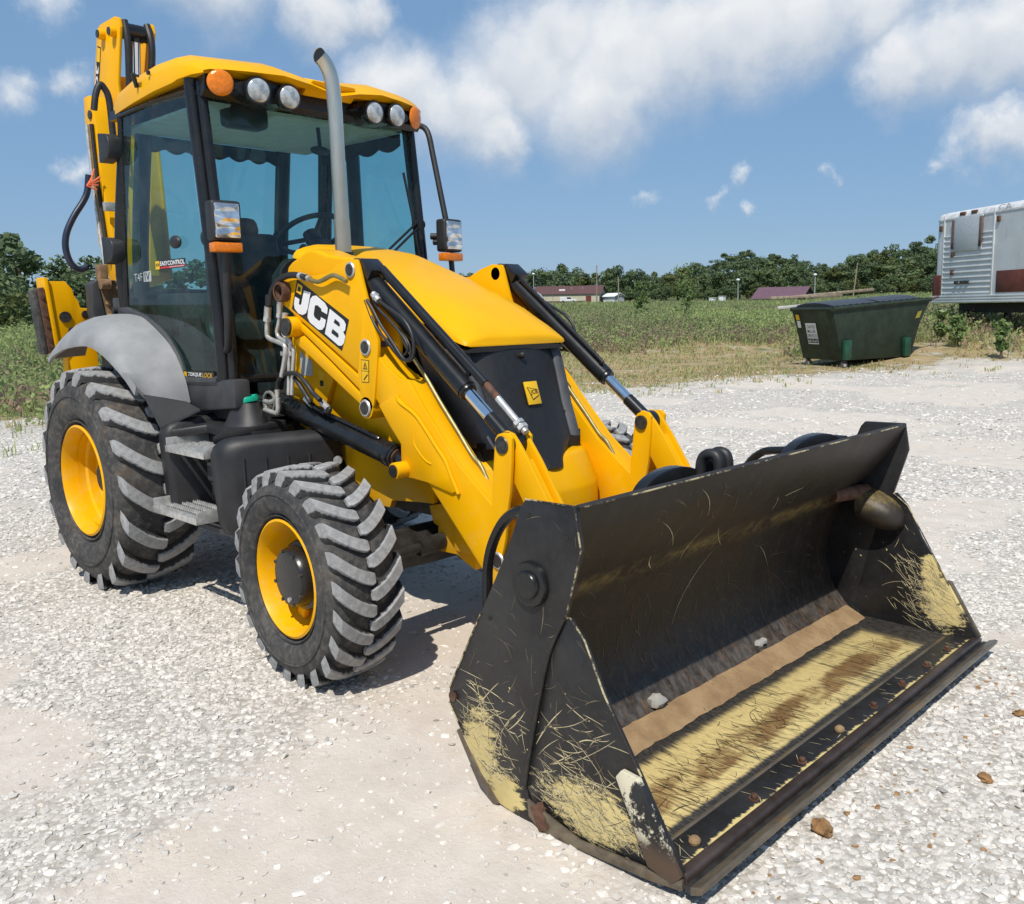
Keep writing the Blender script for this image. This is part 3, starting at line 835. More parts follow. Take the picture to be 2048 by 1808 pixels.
G['wiper_arm2']=[(-1.08,0.586,2.117),(-1.08,0.359,1.936)]
G['grab_far']=[(-1.405,0.86,2.789),(-1.343,0.86,2.761),(-1.304,0.86,2.705),(-1.27,0.86,2.579),(-1.219,0.86,2.382),(-1.159,0.86,2.151)]
G['foot']=[(-3.4,-0.845,1.838),(-3.4,-0.819,1.826),(-3.4,-0.714,1.827),(-3.4,-0.67,1.771),(-3.4,-0.665,1.732),(-3.4,-0.639,1.692),(-3.4,-0.631,1.648),(-3.4,-0.598,1.644),(-3.4,-0.564,1.643),(-3.4,-0.543,1.594),(-3.4,-0.574,1.523),(-3.4,-0.626,1.516),(-3.4,-0.67,1.49),(-3.4,-0.682,1.446),(-3.4,-0.7,1.429),(-3.4,-0.756,1.352),(-3.4,-0.806,1.337)]
G['boom_side']=[(-3.297,-0.245,3.629),(-3.227,-0.245,3.598),(-3.342,-0.245,3.22),(-3.458,-0.245,3.126),(-3.368,-0.245,2.936),(-3.576,-0.245,2.709),(-3.675,-0.245,2.505),(-3.954,-0.245,2.531),(-3.871,-0.245,2.887),(-3.779,-0.245,3.156),(-3.606,-0.245,3.625)]
G['hose_loop']=[(-3.3,-0.505,2.546),(-3.3,-0.534,2.408),(-3.3,-0.629,2.257),(-3.3,-0.683,2.144),(-3.3,-0.696,2.042),(-3.3,-0.672,1.949),(-3.3,-0.619,1.907),(-3.3,-0.567,1.926)]
G['hose_boom']=[(-3.0,-0.549,2.924),(-3.0,-0.531,3.02),(-3.0,-0.501,3.088),(-3.0,-0.474,3.073),(-3.0,-0.448,3.002),(-3.0,-0.441,2.78)]
G['handle']=[(-1.649,2.009),(-1.557,2.023),(-1.488,1.993),(-1.508,1.962),(-1.569,1.949),(-1.641,1.969)]
LD = empty('backhoe_loader', (0, 0, 0))
tag(LD, 'yellow backhoe loader with a worn black front bucket resting on the gravel', 'backhoe loader')
YEL, PLA, BLK = M['yellow'], M['plastic'], M['black_paint']
def pt(n, y, i=0): return (G[n][i][0], y, G[n][i][1])
def pp(n, y): return [(x, y, z) for x, z in G[n]]
SIDES = (-1, 1)

# wheels -----------------------------------------------------------
def make_lug(R0, hw, crown, count, wdeg, sweep, h, shoulder):
    """one tread bar running from the middle of the tread over the shoulder, local axis = y"""
    def prof(a):                      # carcass radius at axial position a (0 middle .. 1 shoulder .. 1.35 sidewall)
        if a <= 1: return R0 - h - crown * a * a
        return R0 - h - crown - (a - 1) * shoulder
    n = 12; vs = []; top = []; fs = []
    for i in range(n + 1):
        t = i / n
        a = -.06 + t * 1.24
        yy = hw * min(a, 1.0) + (hw * .10 * (min(a, 1.25) - 1) if a > 1 else 0)
        th = R(sweep) * max(a, 0) ** 1.55
        wd = R(wdeg) * (.86 + .28 * t) * (1 if 0 < i < n else .8)
        hh = h * (1 if a <= 1 else max(.25, 1 - (a - 1) * 2.4)) * (1 if 0 < i < n else .86)
        r = prof(a)
        for q, (dw, dr) in enumerate(((-1.22, -.012), (-1.0, hh * .86), (-.86, hh), (.86, hh), (1.0, hh * .86), (1.22, -.012))):
            rr = r + dr; an = th + dw * wd
            vs.append((rr * math.cos(an), yy, rr * math.sin(an)))
            top.append(1.0 if q in (2, 3) else (.62 if q in (1, 4) else 0.0))
    for i in range(n):
        fs += [(i*6+k, i*6+k+1, (i+1)*6+k+1, (i+1)*6+k) for k in range(5)]
    fs += [(0, 1, 2, 3, 4, 5), tuple(n*6+k for k in (5, 4, 3, 2, 1, 0))]
    me = bpy.data.meshes.new('lug')
    me.from_pydata(vs, [], fs)
    at = me.attributes.new('top', 'FLOAT', 'POINT'); at.data.foreach_set('value', top)
    bm = bmesh.new(); bm.from_mesh(me); bmesh.ops.recalc_face_normals(bm, faces=bm.faces); bm.to_mesh(me); bm.free()
    me.polygons.foreach_set('use_smooth', [True] * len(me.polygons)); me.set_sharp_from_angle(angle=R(38))
    me.materials.append(M['lug'])
    return me
def tyre_profile(Ro, hw, Rr, bulge):
    return [(Rr, -hw*.72), (Rr+.02, -hw*.80), (Rr+(Ro-Rr)*.30, -hw-bulge), (Rr+(Ro-Rr)*.55, -hw-bulge*1.25), (Rr+(Ro-Rr)*.78, -hw-bulge*.6), (Ro-.035, -hw*.97), (Ro-.012, -hw*.84), (Ro, -hw*.5), (Ro+.004, 0),
            (Ro, hw*.5), (Ro-.012, hw*.84), (Ro-.035, hw*.97), (Rr+(Ro-Rr)*.78, hw+bulge*.6), (Rr+(Ro-Rr)*.55, hw+bulge*1.25), (Rr+(Ro-Rr)*.30, hw+bulge), (Rr+.02, hw*.80), (Rr, hw*.72)]
lugF = make_lug(.482, .15, .012, 22, 3.7, 12.5, .034, .30)
lugR = make_lug(.662, .215, .018, 18, 3.6, 13.0, .040, .34)
def wheel(name, x, y, z, front, steer=0):
    s = -1 if y < 0 else 1
    wv = empty(name, (x, y, z), LD, (0, 0, R(steer)))
    if front:
        Ro, hw, Rr, rf = .448, .152, .245, .2586
        MB().lathe(tyre_profile(Ro, hw, Rr, .012), 64, close=True).build('tyre', M['tyre'], wv, ang=60)
        for rr_s, yy_s in ((Rr + .032, hw*.96), (Rr + (Ro-Rr)*.62, hw + .0145)):
            MB().lathe([(rr_s - .006, s*(yy_s - .006)), (rr_s - .002, s*(yy_s + .004)), (rr_s + .002, s*(yy_s + .004)), (rr_s + .006, s*(yy_s - .006))], 56).build('sidewall_rib', M['tyre'], wv)
        f = -hw - .002
        prof = [(Rr-.006, hw*.7), (Rr-.006, f*.72), (rf, f*.86), (rf+.002, f*.92), (rf-.008, f*.95), (.238, f*.80), (.232, f*.45), (.222, f*.1), (.2, .02), (.165, .035), (.10, .04)]
        MB().lathe([(r, -s * q if s > 0 else q) for r, q in prof], 56).build('rim', YEL, wv, ang=40)
        hb = MB().lathe([(.001, s*.132), (.105, s*.132), (.118, s*.128), (.130, s*.112), (.134, s*.075), (.150, s*.07), (.155, s*.06), (.16, s*-.05), (.162, s*-.06)], 36)
        hub = hb.build('hub', BLK, wv, ang=35)
        for k in range(8):
            a = k * PI / 4 + .3
            MB().cyl((.118*math.cos(a), s*.12, .118*math.sin(a)), (.118*math.cos(a), s*.134, .118*math.sin(a)), .008, n=6).build('bolt', M['pin'], wv)
        MB().cyl((.02, s*.13, -.09), (.02, s*.142, -.09), .011, n=8).build('drain_plug', M['steel'], wv)
        for k in range(5):
            a = k * 2 * PI / 5 + .6
            MB().obox((.187*math.cos(a), s*.03, .187*math.sin(a)), (.03*math.cos(a), 0, .03*math.sin(a)), (0, .012, 0), (-.028*math.sin(a), 0, .028*math.cos(a))).build('rim_lug', YEL, wv, bevel=.004)
        me, cnt = lugF, 22
    else:
        Ro, hw, Rr, rf = .612, .215, .31, .325
        MB().lathe(tyre_profile(Ro, hw, Rr, .016), 72, close=True).build('tyre', M['tyre_r'], wv, ang=60)
        for rr_s, yy_s in ((Rr + .04, hw*.97), (Rr + (Ro-Rr)*.62, hw + .019)):
            MB().lathe([(rr_s - .007, s*(yy_s - .008)), (rr_s - .003, s*(yy_s + .005)), (rr_s + .003, s*(yy_s + .005)), (rr_s + .007, s*(yy_s - .008))], 64).build('sidewall_rib', M['tyre_r'], wv)
        f = -hw
        prof = [(Rr-.008, hw*.7), (Rr-.008, f*.72), (rf, f*.92), (rf+.003, f*.97), (rf-.009, f*1.0), (.300, f*.86), (.296, f*.55), (.284, f*.62), (.282, f*.42), (.270, f*.36), (.268, f*.14), (.255, f*.08), (.252, .02), (.24, .035), (.17, .045), (.12, .045)]
        MB().lathe([(r, -s * q if s > 0 else q) for r, q in prof], 64).build('rim', YEL, wv, ang=40)
        MB().lathe([(.001, s*.10), (.08, s*.10), (.11, s*.07), (.125, s*-.03), (.17, s*-.035), (.172, s*-.05)], 36).build('hub', M['dark_iron'], wv, ang=35)
        for k in range(8):
            a = k * PI / 4
            MB().cyl((.145*math.cos(a), s*-.035, .145*math.sin(a)), (.145*math.cos(a), s*-.008, .145*math.sin(a)), .014, n=6).build('bolt', M['pin'], wv)
        me, cnt = lugR, 18
    for k in range(cnt):
        for half in (0, 1):
            o = bpy.data.objects.new('lug', me)
            a = 2 * PI * (k + .5 * half) / cnt
            if half == 0:
                o.matrix_local = Matrix.Rotation(-a, 4, 'Y')
            else:
                o.matrix_local = Matrix.Rotation(-a, 4, 'Y') @ Matrix.Scale(-1, 4, (0, 1, 0))
            COL.objects.link(o); o.parent = wv
    return wv
wheel('front_wheel', 0, -.944, .464, True, -2.8)
wheel('front_wheel', 0, .944, .464, True, -2.8)
wheel('rear_wheel', -2.173, -.905, .638, False)
wheel('rear_wheel', -2.173, .905, .638, False)
# axles
MB().cyl((0, -.80, .47), (0, -.36, .47), .085, .10, 18).cyl((0, -.36, .47), (0, .36, .47), .10, n=18).cyl((0, .36, .47), (0, .80, .47), .10, .085, 18).sphere((.0, .08, .46), .2, 20, 12, (1.05, 1.1, .95)).sphere((0, -.7, .47), .13, 16, 10).sphere((0, .7, .47), .13, 16, 10).build('front_axle', M['dark_iron'], LD)
MB().cyl((.17, -.72, .50), (.17, -.3, .52), .022, n=12).cyl((.17, -.5, .51), (.17, -.36, .517), .04, n=16).cyl((.17, -.3, .52), (.17, .3, .52), .045, n=16).cyl((.17, .3, .52), (.17, .72, .5), .022, n=12).build('steering_ram', M['dark_iron'], LD)
MB().box((.10, -.74, .36), (.125, -.68, .45)).build('axle_tag', M['white'], LD)
MB().cyl((-2.173, -.85, .645), (-2.173, .85, .645), .12, n=20).sphere((-2.173, 0, .62), .26, 18, 12).build('rear_axle', M['dark_iron'], LD)

# chassis ------------------------------------------------------------
ch = empty('chassis', (0, 0, 0), LD)
for s in SIDES:
    MB().plate(G['frame'], s*.37, s*.335).build('frame_plate', YEL, ch, bevel=.004)
    MB().plate([(-2.9, .55), (-.5, .62), (-.5, .85), (-1.0, .98), (-2.9, 1.0)], s*.33, s*.29).build('main_rail', M['dark_iron'], ch, bevel=.004)
    MB().plate([(-1.02, 1.1), (-.70, 1.1), (-.5, 1.45), (-.62, 1.78), (-.93, 1.78)], s*.40, s*.371).build('tower_support', YEL, ch, bevel=.004)
    MB().plate([(-.33, 1.05), (-.18, 1.17), (-.12, 1.10), (.02, .98), (.06, .90), (-.25, .90)], s*.41, s*.372).build('gusset', YEL, ch, bevel=.004)
MB().box((-.9, -.28, .6), (.42, .28, 1.1)).build('engine_block', M['dark_iron'], ch)
MB().box((-2.2, -.26, .5), (-.9, .26, .9)).build('gearbox', M['dark_iron'], ch)
MB().box((-3.3, -.6, .55), (-3.05, .6, 1.0)).build('rear_frame', YEL, ch, bevel=.01)

# hood, grille, bumper -------------------------------------------------
def hood_sec(x, wd, ze, zt, fl, th=.03):
    p = []
    ys = [(-1, 0), (-.985, .25), (-.93, .52), (-.8, .74), (-fl, .93), (-fl*.9, .965), (-fl*.45, .99), (0, 1), (fl*.45, .99), (fl*.9, .965), (fl, .93), (.8, .74), (.93, .52), (.985, .25), (1, 0)]
    return [(x, wd*a, ze + (zt-ze)*b) for a, b in ys] + [(x, wd*.96, ze-.004), (x, -wd*.96, ze-.004)]
hs = [(-1.0, .36, 1.885, 1.965, .62), (-.7, .36, 1.82, 1.915, .62), (-.35, .355, 1.70, 1.80, .60), (-.05, .35, 1.585, 1.695, .58), (.12, .345, 1.515, 1.625, .56), (.16, .344, 1.50, 1.598, .60), (.24, .341, 1.468, 1.555, .62), (.305, .338, 1.446, 1.505, .66), (.338, .332, 1.436, 1.480, .68), (.350, .318, 1.433, 1.462, .7)]
MB().loft([hood_sec(*h) for h in hs]).build('hood', YEL, LD, ang=40)
MB().loft([hood_sec(x, wd*.985, ze-.03, ze-.005, fl) for x, wd, ze, zt, fl in hs[:-1]]).build('hood_seal', BLK, LD)
# yellow cowl bulge beside the exhaust
for s in SIDES[:1]:
    MB().plate(G['cowl'], s*.50, s*.34).build('cowl_panel', YEL, LD, bevel=.035, seg=4, ang=50)
gr = empty('grille', (0, 0, 0), LD)
gp = [(-.325, .285, 1.425), (-.30, .315, 1.40), (-.245, .375, 1.30), (-.235, .40, 1.255)]
def gx_(z): return float(np.interp(z, [.84, .95, 1.15, 1.25, 1.38, 1.43], [.60, .53, .435, .402, .352, .33]))
zs = [1.425, 1.38, 1.3, 1.22, 1.14, 1.06, .98, .90, .862]
hw_ = [.268, .266, .26, .252, .243, .234, .222, .125, .088]
secs = []
for z, h in zip(zs, hw_):
    x = gx_(z)
    secs.append([(x - .045 * abs(t) ** 3, h * t, z) for t in np.linspace(-1, 1, 11)] + [(x - .12, h, z), (x - .12, -h, z)])
MB().loft(secs).build('grille_panel', simple('grille_mesh', (.013, .013, .014), .45, 0, .2, 30, .5, 400), gr, ang=40)
for s in SIDES:
    sec = []
    for z, h in zip(zs[:7], hw_[:7]):
        x = gx_(z)
        sec.append([(x - .040, s*(h+.004), z), (x - .030, s*(h + .03), z - .004), (x - .045, s*(h + .075), z - .008), (x - .07, s*(h + .09), z - .008), (x - .30, s*(h + .092), z - .01), (x - .30, s*h, z)])
    MB().loft(sec).build('grille_cheek', simple('cheek_plastic', (.085, .088, .095), .6, 0, .2, 9, .25, 200), gr, bevel=.006, ang=40)
    MB().cyl((.285, s*-.318, 1.36), (.31, s*-.318, 1.352), .018, n=14).build('cheek_bolt', M['black_print'], gr)
MB().cyl((gx_(1.377) - .01, 0, 1.377), (gx_(1.377) + .018, 0, 1.38), .016, n=14).sphere((gx_(1.377)+.018, 0, 1.38), .016).build('latch_knob', M['dark_iron'], gr)
# badge plate on the grille
def grp(y, z, off): return (gx_(z) + off, y, z)
sl = (gx_(1.15) - gx_(1.25)) / .10
BN = Vector((1, 0, sl)).normalized(); BU = Vector((-sl, 0, 1)).normalized()
bc = Vector(grp(0.004, 1.203, .012))
MB().obox(bc, (0, .042, 0), BU * .056, BN * .005).build('badge', M['yellow_print'], gr, bevel=.003)
def bq(a, b): return bc + Vector((0, a, 0)) + BU * b + BN * .0065
flat('badge_shield', [bq(-.036, .030), bq(.034, .014), bq(.034, -.016), bq(-.012, -.036)], M['black_print'], gr)
flat('badge_field', [bq(-.031, .025) + BN*.0012, bq(.030, .011) + BN*.0012, bq(.030, -.013) + BN*.0012, bq(-.011, -.030) + BN*.0012], M['yellow_print'], gr)
text_mesh('badge_letters', 'JCB', M['black_print'], gr, bq(-.02, -.012) + BN*.0024, (0, 1, 0), BU, .026, .047, .02)
for s in SIDES:
    MB().box((-.75, s*.33, .95), (.24, s*.30, 1.47)).build('engine_side_panel', BLK, LD)
# bumper
def bump_sec(z, xo, wd, dp=.3):
    return [(xo - .15 * abs(t) ** 3.6, wd * t, z) for t in np.linspace(-1, 1, 17)] + [(xo - dp, wd, z), (xo - dp, -wd, z)]
bs = [(.50, .605, .405), (.62, .62, .41), (.745, .622, .41), (.765, .616, .41), (.895, .552, .402), (.915, .53, .392), (.92, .50, .38)]
MB().loft([bump_sec(*b) for b in bs]).build('bumper', YEL, LD, bevel=.008, ang=40)
MB().box((.40, -.33, .86), (.44, .33, 1.0)).build('bumper_back', BLK, LD)

# exhaust ---------------------------------------------------------------
sp = [Vector(p) for p in G['stack']]
ex = MB().tube([(-.612, -.3, 1.80), (-.615, -.3, 2.02), (-.617, -.3, 2.06)], .041, 22, 0)
bend = [(-.617, -.3, 2.05), (-.622, -.3, 2.3), (-.627, -.3, 2.58), (-.632, -.303, 2.70), (-.638, -.314, 2.775), (-.646, -.336, 2.825), (-.652, -.360, 2.85)]
ex.tube(bend, .0365, 22, 6, cap=False)
e_, d_e = Vector(bend[-1]), (Vector(bend[-1]) - Vector(bend[-2])).normalized()
n_e = Vector((.25, -.9, .2)).normalized()                     # the mouth is cut at a slant
ring_ = [Vector(v) for v in ex.v[-22:]]
ring_ = [v - d_e * ((v - e_).dot(n_e) / d_e.dot(n_e)) for v in ring_]
ex.v[-22:] = [tuple(v) for v in ring_]
ex.build('exhaust_stack', M['stack'], LD)
flat('exhaust_bore_shade', [e_ + (v - e_)*.93 - n_e*.002 for v in ring_], M['black_print'], LD)  # flat black disc stands in for the shade inside the pipe
MB().cyl((-.612, -.3, 1.86), (-.612, -.3, 1.895), .055, n=24).build('exhaust_collar', BLK, LD)

# loader arms --------------------------------------------------------------
ymap = lambda s, y: s * y
def arm(s):
    A = empty('loader_arm', (0, 0, 0), LD)
    Y_ = lambda y: s * y
    P = lambda n, y, i=0: (G[n][i][0], s*y, G[n][i][1])
    PL = lambda n, y: [(x, s*y, z) for x, z in G[n]]
    b = lambda mb, n, mt, bev=.003: mb.build(n, mt, A, bevel=bev)
    b(MB().plate(G['arm'], Y_(.525), Y_(.507)), 'arm_outer_plate', YEL)
    b(MB().plate(G['arm'], Y_(.42), Y_(.402)), 'arm_inner_plate', YEL)
    b(MB().plate(G['arm_core'], Y_(.5065), Y_(.4205)), 'arm_core', YEL, .002)
    b(MB().plate(G['reinf'], Y_(.537), Y_(.5255)), 'reinforcement_plate', YEL, .003)
    MB().tube(PL('weld', .534), .0085, 8).build('weld_bead', YEL, A)
    MB().tube(PL('weld2', .536), .005, 8).build('weld_bead', YEL, A)
    b(MB().plate(G['tower'], Y_(.535), Y_(.516)), 'tower_plate', YEL)
    b(MB().plate(G['tower_back'], Y_(.5155), Y_(.47)), 'tower_back', YEL)
    b(MB().plate(G['tower'][:19] + [(-.5, 1.3), (-.86, 1.6)], Y_(.41), Y_(.39)), 'tower_inner_plate', YEL)
    for n, r, d in (('pin_tilt', .034, .012), ('pin_mid', .036, .012), ('pin_low', .038, .014), ('pin_lever', .034, .010), ('pin_bucket', .034, .012)):
        y0 = .535 if n not in ('pin_lever', 'pin_bucket') else .525
        MB().cyl(P(n, y0 - .12), P(n, y0 + d), r * .8, n=24).build('pin', M['pin'], A)
        MB().lathe([(r*.8, -.0), (r, 0), (r+.004, s*d*.4), (r, s*d*.8), (r*.82, s*d*.8)], 24, P(n, y0)).build('pin_collar', M['steel'] if n != 'pin_lever' else M['pin'], A)
        MB().cyl(P(n, .405), P(n, .39), r, n=24).build('pin', M['pin'], A)
    MB().cyl(P('pin_low', .535), P('pin_low', .42), .052, n=26).build('pin_tube', YEL, A)
    MB().cyl(P('boss_rail', .52), P('boss_rail', .585), .052, n=26).build('rail_boss', YEL, A)
    MB().cyl(P('boss_rail', .585), P('boss_rail', .60), .045, n=26).build('pin', M['pin'], A)
    MB().lathe([(.036, s*.04), (.036, 0), (.052, 0), (.054, s*.02), (.05, s*.045), (.036, s*.045)], 28, P('ring', .535)).build('pivot_ring', M['rust'], A)
    MB().cyl(P('ring', .53), P('ring', .537), .036, n=24).build('ring_bore_shade', M['black_print'], A)  # black disc on the solid plate paints the dark inside the ring
    MB().cyl(P('lift_boss', .45), P('lift_boss', .60), .038, n=24).build('lift_boss', YEL, A, bevel=.003)
    MB().cyl(P('lift_boss', .60), P('lift_boss', .606), .029, n=24).build('pin', M['pin'], A)
    # lift ram
    a, c = Vector(P('lift_r', .46)), Vector(P('lift_f', .46)); d = (c - a).normalized()
    MB().cyl(a, c - d*.06, .056, n=28).build('lift_ram', BLK, A)
    MB().cyl(c - d*.075, c - d*.02, .060, n=28).cyl(c - d*.02, c, .056, n=28).build('ram_gland', BLK, A, bevel=.003)
    MB().cyl(c, c + d*.006, .044, n=24).build('gland_ring', M['rust'], A)
    MB().cyl(c, Vector(P('lift_boss', .46)) + d*.02, .034, n=20).build('ram_rod', BLK, A)
    MB().tube([a + d*.28 + V(0, 0, .062), a + d*.4 + V(0, s*.02, .066), a + d*.88 + V(0, s*.022, .064), a + d*.94 + V(0, s*.01, .052)], .011, 10).build('ram_pipe', BLK, A)
    MB().cyl(a + V(0, s*.05, 0), a + V(0, -s*.06, 0), .062, n=24).build('ram_eye', M['dark_iron'], A)
    MB().lathe([(.05, 0), (.062, 0), (.062, s*.012), (.05, s*.012)], 24, tuple(a + V(0, s*.052, 0)), True).build('ram_eye_ring', M['steel'], A)
    # tilt ram
    ym = .465
    a, c = Vector(P('pin_tilt', ym)), Vector(P('pin_lever', ym)); d = (c - a).normalized(); L = (c - a).length
    q = Vector((0, 0, 1)) - d * d.z; q.normalize()
    e = a + d * (L * .72)
    MB().cyl(a + d*.02, e, .045, n=28).build('tilt_ram', BLK, A)
    MB().cyl(e - d*.012, e + d*.02, .041, n=28).build('ram_gland', BLK, A, bevel=.004)
    MB().cyl(e + d*.02, a + d*(L*.865), .027, n=24).build('ram_rod', M['chrome'], A)
    MB().cyl(a + d*(L*.865), c - d*.02, .031, n=24).build('rod_end', BLK, A)
    MB().cyl(c + V(0, .038, 0), c - V(0, .038, 0), .052, n=28).build('rod_eye', BLK, A, bevel=.004)
    MB().cyl(a + V(0, .045, 0), a - V(0, .045, 0), .055, n=28).build('ram_eye', BLK, A, bevel=.004)
    MB().obox(a + d*.06 + q*.045, d*.05, V(0, .05, 0), q*.03).build('port_block', BLK, A, bevel=.006)
    sy = s * .022
    MB().tube([a + d*.13 + q*.05 + V(0, -sy, 0), a + d*.2 + q*.058 + V(0, -sy, 0), a + d*(L*.64) + q*.058 + V(0, -sy, 0), a + d*(L*.68) + q*.045 + V(0, -sy, 0)], .011, 10).build('ram_pipe', BLK, A)
    if s < 0:
        f0 = a + d*.10 + q*.075 + V(0, .018, 0); f1 = Vector((.60, -.447, 1.285)); f2 = Vector((.832, -.447, 1.098)); fd = (f2 - f1).normalized()
        MB().cyl(f0, f1, .021, n=20).build('levelling_tube', BLK, A)
        MB().cyl(f1, f1 + fd*.09, .0155, n=16).build('levelling_rod', M['rust'], A)
        MB().cyl(f1 + fd*.09, f2, .015, n=16).build('levelling_rod', M['steel'], A)
        for t in (.235, .262):
            MB().cyl(f1 + fd*t, f1 + fd*(t+.018), .025, n=6).build('lock_nut', M['steel'], A)
    # link between lever pin and bucket top
    lk = Vector((1.22, s*ym, .40)) ; lc = Vector(P('pin_lever', ym)); ldv = (lk - lc); l = ldv.length; ldv.normalize()
    lq = Vector((0, 0, 1)) - ldv * ldv.z; lq.normalize()
    for yy in (.498, .432):
        MB().prism([lc + ldv*t + lq*o + V(0, s*(yy - ym), 0) for t, o in ((-.05, -.02), (-.05, .025), (-.02, .052), (.03, .06), (.12, .066), (l, .062), (l, -.06), (.1, -.058), (-.02, -.045))], (0, -s*.018, 0)).build('tipping_link', YEL, A, bevel=.003)
    MB().prism([lc + ldv*t + lq*o + V(0, s*.018, 0) for t, o in ((.10, -.04), (.10, .046), (l, .046), (l, -.05))], (0, -s*.04, 0)).build('link_web', YEL, A, bevel=.002)
    # pipe on top of the arm
    MB().tube([(x, y, z + .015) for x, y, z in PL('arm_pipe', .43)], .0095, 10).build('arm_pipe', M['zinc'], A)
    return A
for s in SIDES:
    A = arm(s)
    Yp = lambda n, y: [(x, s*y, z) for x, z in G[n]]
    for n, y, r, mt in (('hose_a', .535, .008, 'rubber_hose'), ('hose_b', .53, .0065, 'rubber_hose'), ('hose_c', .52, .0065, 'rubber_hose')):
        MB().tube(Yp(n, y), r, 10).build('hose', M[mt], A)
    p0, p1 = Vector((G['hose_a'][0][0], s*.535, G['hose_a'][0][1])), Vector((G['hose_a'][1][0], s*.535, G['hose_a'][1][1]))
    MB().cyl(p0, p1, .0155, n=14).cyl(p0 + (p1-p0)*.3, p0 + (p1-p0)*.55, .019, n=6).build('hose_fitting', M['steel'], A)
    MB().tube(Yp('pipe_top', .562), .011, 12).build('feed_pipe', M['zinc'], A)
    MB().tube(Yp('hose_top', .567) + Yp('hose_top2', .57)[1:], .016, 12).build('feed_hose', M['rubber_hose'], A)
    q0, q1 = Vector(Yp('pipe_top', .562)[-1]), Vector(Yp('hose_top', .567)[1])
    MB().cyl(q0 + (q0-q1)*.5, q0 + (q1-q0)*.2, .016, n=6).cyl(q0, q1, .018, n=14).build('hose_fitting', M['steel'], A)
    if s < 0:
        for n, y, r in (('p1', .57, .0125), ('p2', .55, .0105), ('p3', .55, .0105)):
            MB().tube(Yp(n, y), r, 12).build('hard_pipe', M['steel'], A)
            t0, t1 = Vector(Yp(n, y)[0]), Vector(Yp(n, y)[1])
            MB().cyl(t0, t1, r*1.45, n=14).cyl(t1, t1 + (t1-t0)*.35, r*1.75, n=6).build('hose_fitting', M['steel'], A)
        MB().tube(Yp('h1', .56) + Yp('h1b', .53)[1:], .012, 10).build('hose', M['rubber_hose'], A)
        MB().tube(Yp('h2', .545) + Yp('h2b', .51)[3:], .012, 10).build('hose', M['rubber_hose'], A)
        for n, y in (('h1b', .53), ('h2b', .51)):
            t0, t1 = Vector(Yp(n, y)[2]), Vector(Yp(n, y)[3])
            MB().cyl(t0, t1 + (t1-t0)*.4, .0165, n=12).build('hose_fitting', M['steel'], A)
        MB().tube(Yp('e_l', .57), .013, 12).build('pipe_elbow', M['steel'], A)
        MB().tube(Yp('e_l2', .58), .013, 12).build('pipe_elbow', M['steel'], A)
        MB().obox((-.80, -.545, 1.385), (.05, 0, 0), (0, .012, 0), (0, 0, .012)).build('pipe_clamp', M['steel'], A, bevel=.002)
        # lettering on the tower plate
        flat('decal_ground', pp('decal', -.5365), M['black_print'], A)
        cxy = np.mean(G['decal'], 0)
        flat('letter', pp('letter_j', -.538), M['white'], A)
        flat('letter', pp('letter_c', -.538), M['white'], A)
        flat('letter', pp('letter_b', -.538), M['white'], A)
        flat('letter_counter', pp('b_hole_up', -.5395), M['black_print'], A)
        flat('letter_counter', pp('b_hole_low', -.5395), M['black_print'], A)
        flat('decal_badge', pp('decal_badge', -.538), M['yellow_print'], A)
        dd = G['decal_badge']; c0 = np.mean(dd, 0)
        flat('decal_badge_mark', [(x, -.5392, z) for x, z in [tuple(c0 + (np.array(q) - c0) * .5) for q in dd]], M['black_print'], A)
        flat('warning_frame', pp('warn', -.5362), M['black_print'], A)
        c0 = np.mean(G['warn'], 0)
        wr = [c0 + (np.array(q) - c0) * np.array((.88, .94)) for q in G['warn']]
        hi = [wr[0], wr[1], wr[1] + (wr[2]-wr[1])*.485, wr[0] + (wr[3]-wr[0])*.485]
        lo = [wr[0] + (wr[3]-wr[0])*.515, wr[1] + (wr[2]-wr[1])*.515, wr[2], wr[3]]
        for qd in (hi, lo): flat('warning_field', [(a_, -.5372, b_) for a_, b_ in qd], M['yellow_print'], A)
        flat('warning_sign', pp('warn_tri', -.5382), M['black_print'], A)
        c0 = np.mean(G['warn_tri'], 0)
        flat('warning_sign_field', [(a_, -.5390, b_) for a_, b_ in [c0 + (np.array(q) - c0)*.68 for q in G['warn_tri']]], M['yellow_print'], A)
        flat('warning_mark', [(c0[0]-.003, -.5397, c0[1]-.008), (c0[0]+.003, -.5397, c0[1]-.008), (c0[0]+.003, -.5397, c0[1]+.012), (c0[0]-.003, -.5397, c0[1]+.012)], M['black_print'], A)
        flat('warning_mark', pp('warn_mark', -.5382), M['black_print'], A)
        flat('data_plate', [(x, -.4015, z) for x, z in [(-.915, 1.39), (-.80, 1.335), (-.80, 1.26), (-.915, 1.26)]], M['grey_print'], A)
        flat('warning_field', [(x, -.4015, z) for x, z in [(-.745, 1.30), (-.69, 1.275), (-.69, 1.20), (-.745, 1.20)]], M['yellow_print'], A)
        flat('warning_mark', [(x, -.4025, z) for x, z in [(-.735, 1.24), (-.70, 1.24), (-.705, 1.21), (-.735, 1.21)]], M['black_print'], A)
MB().cyl((.30, -.40, .72), (.30, .40, .72), .06, n=24).build('torque_tube', YEL, LD)
for s in SIDES:
    MB().plate(G['lower_bracket'], s*.36, s*.30).build('lower_bracket', YEL, LD, bevel=.004)

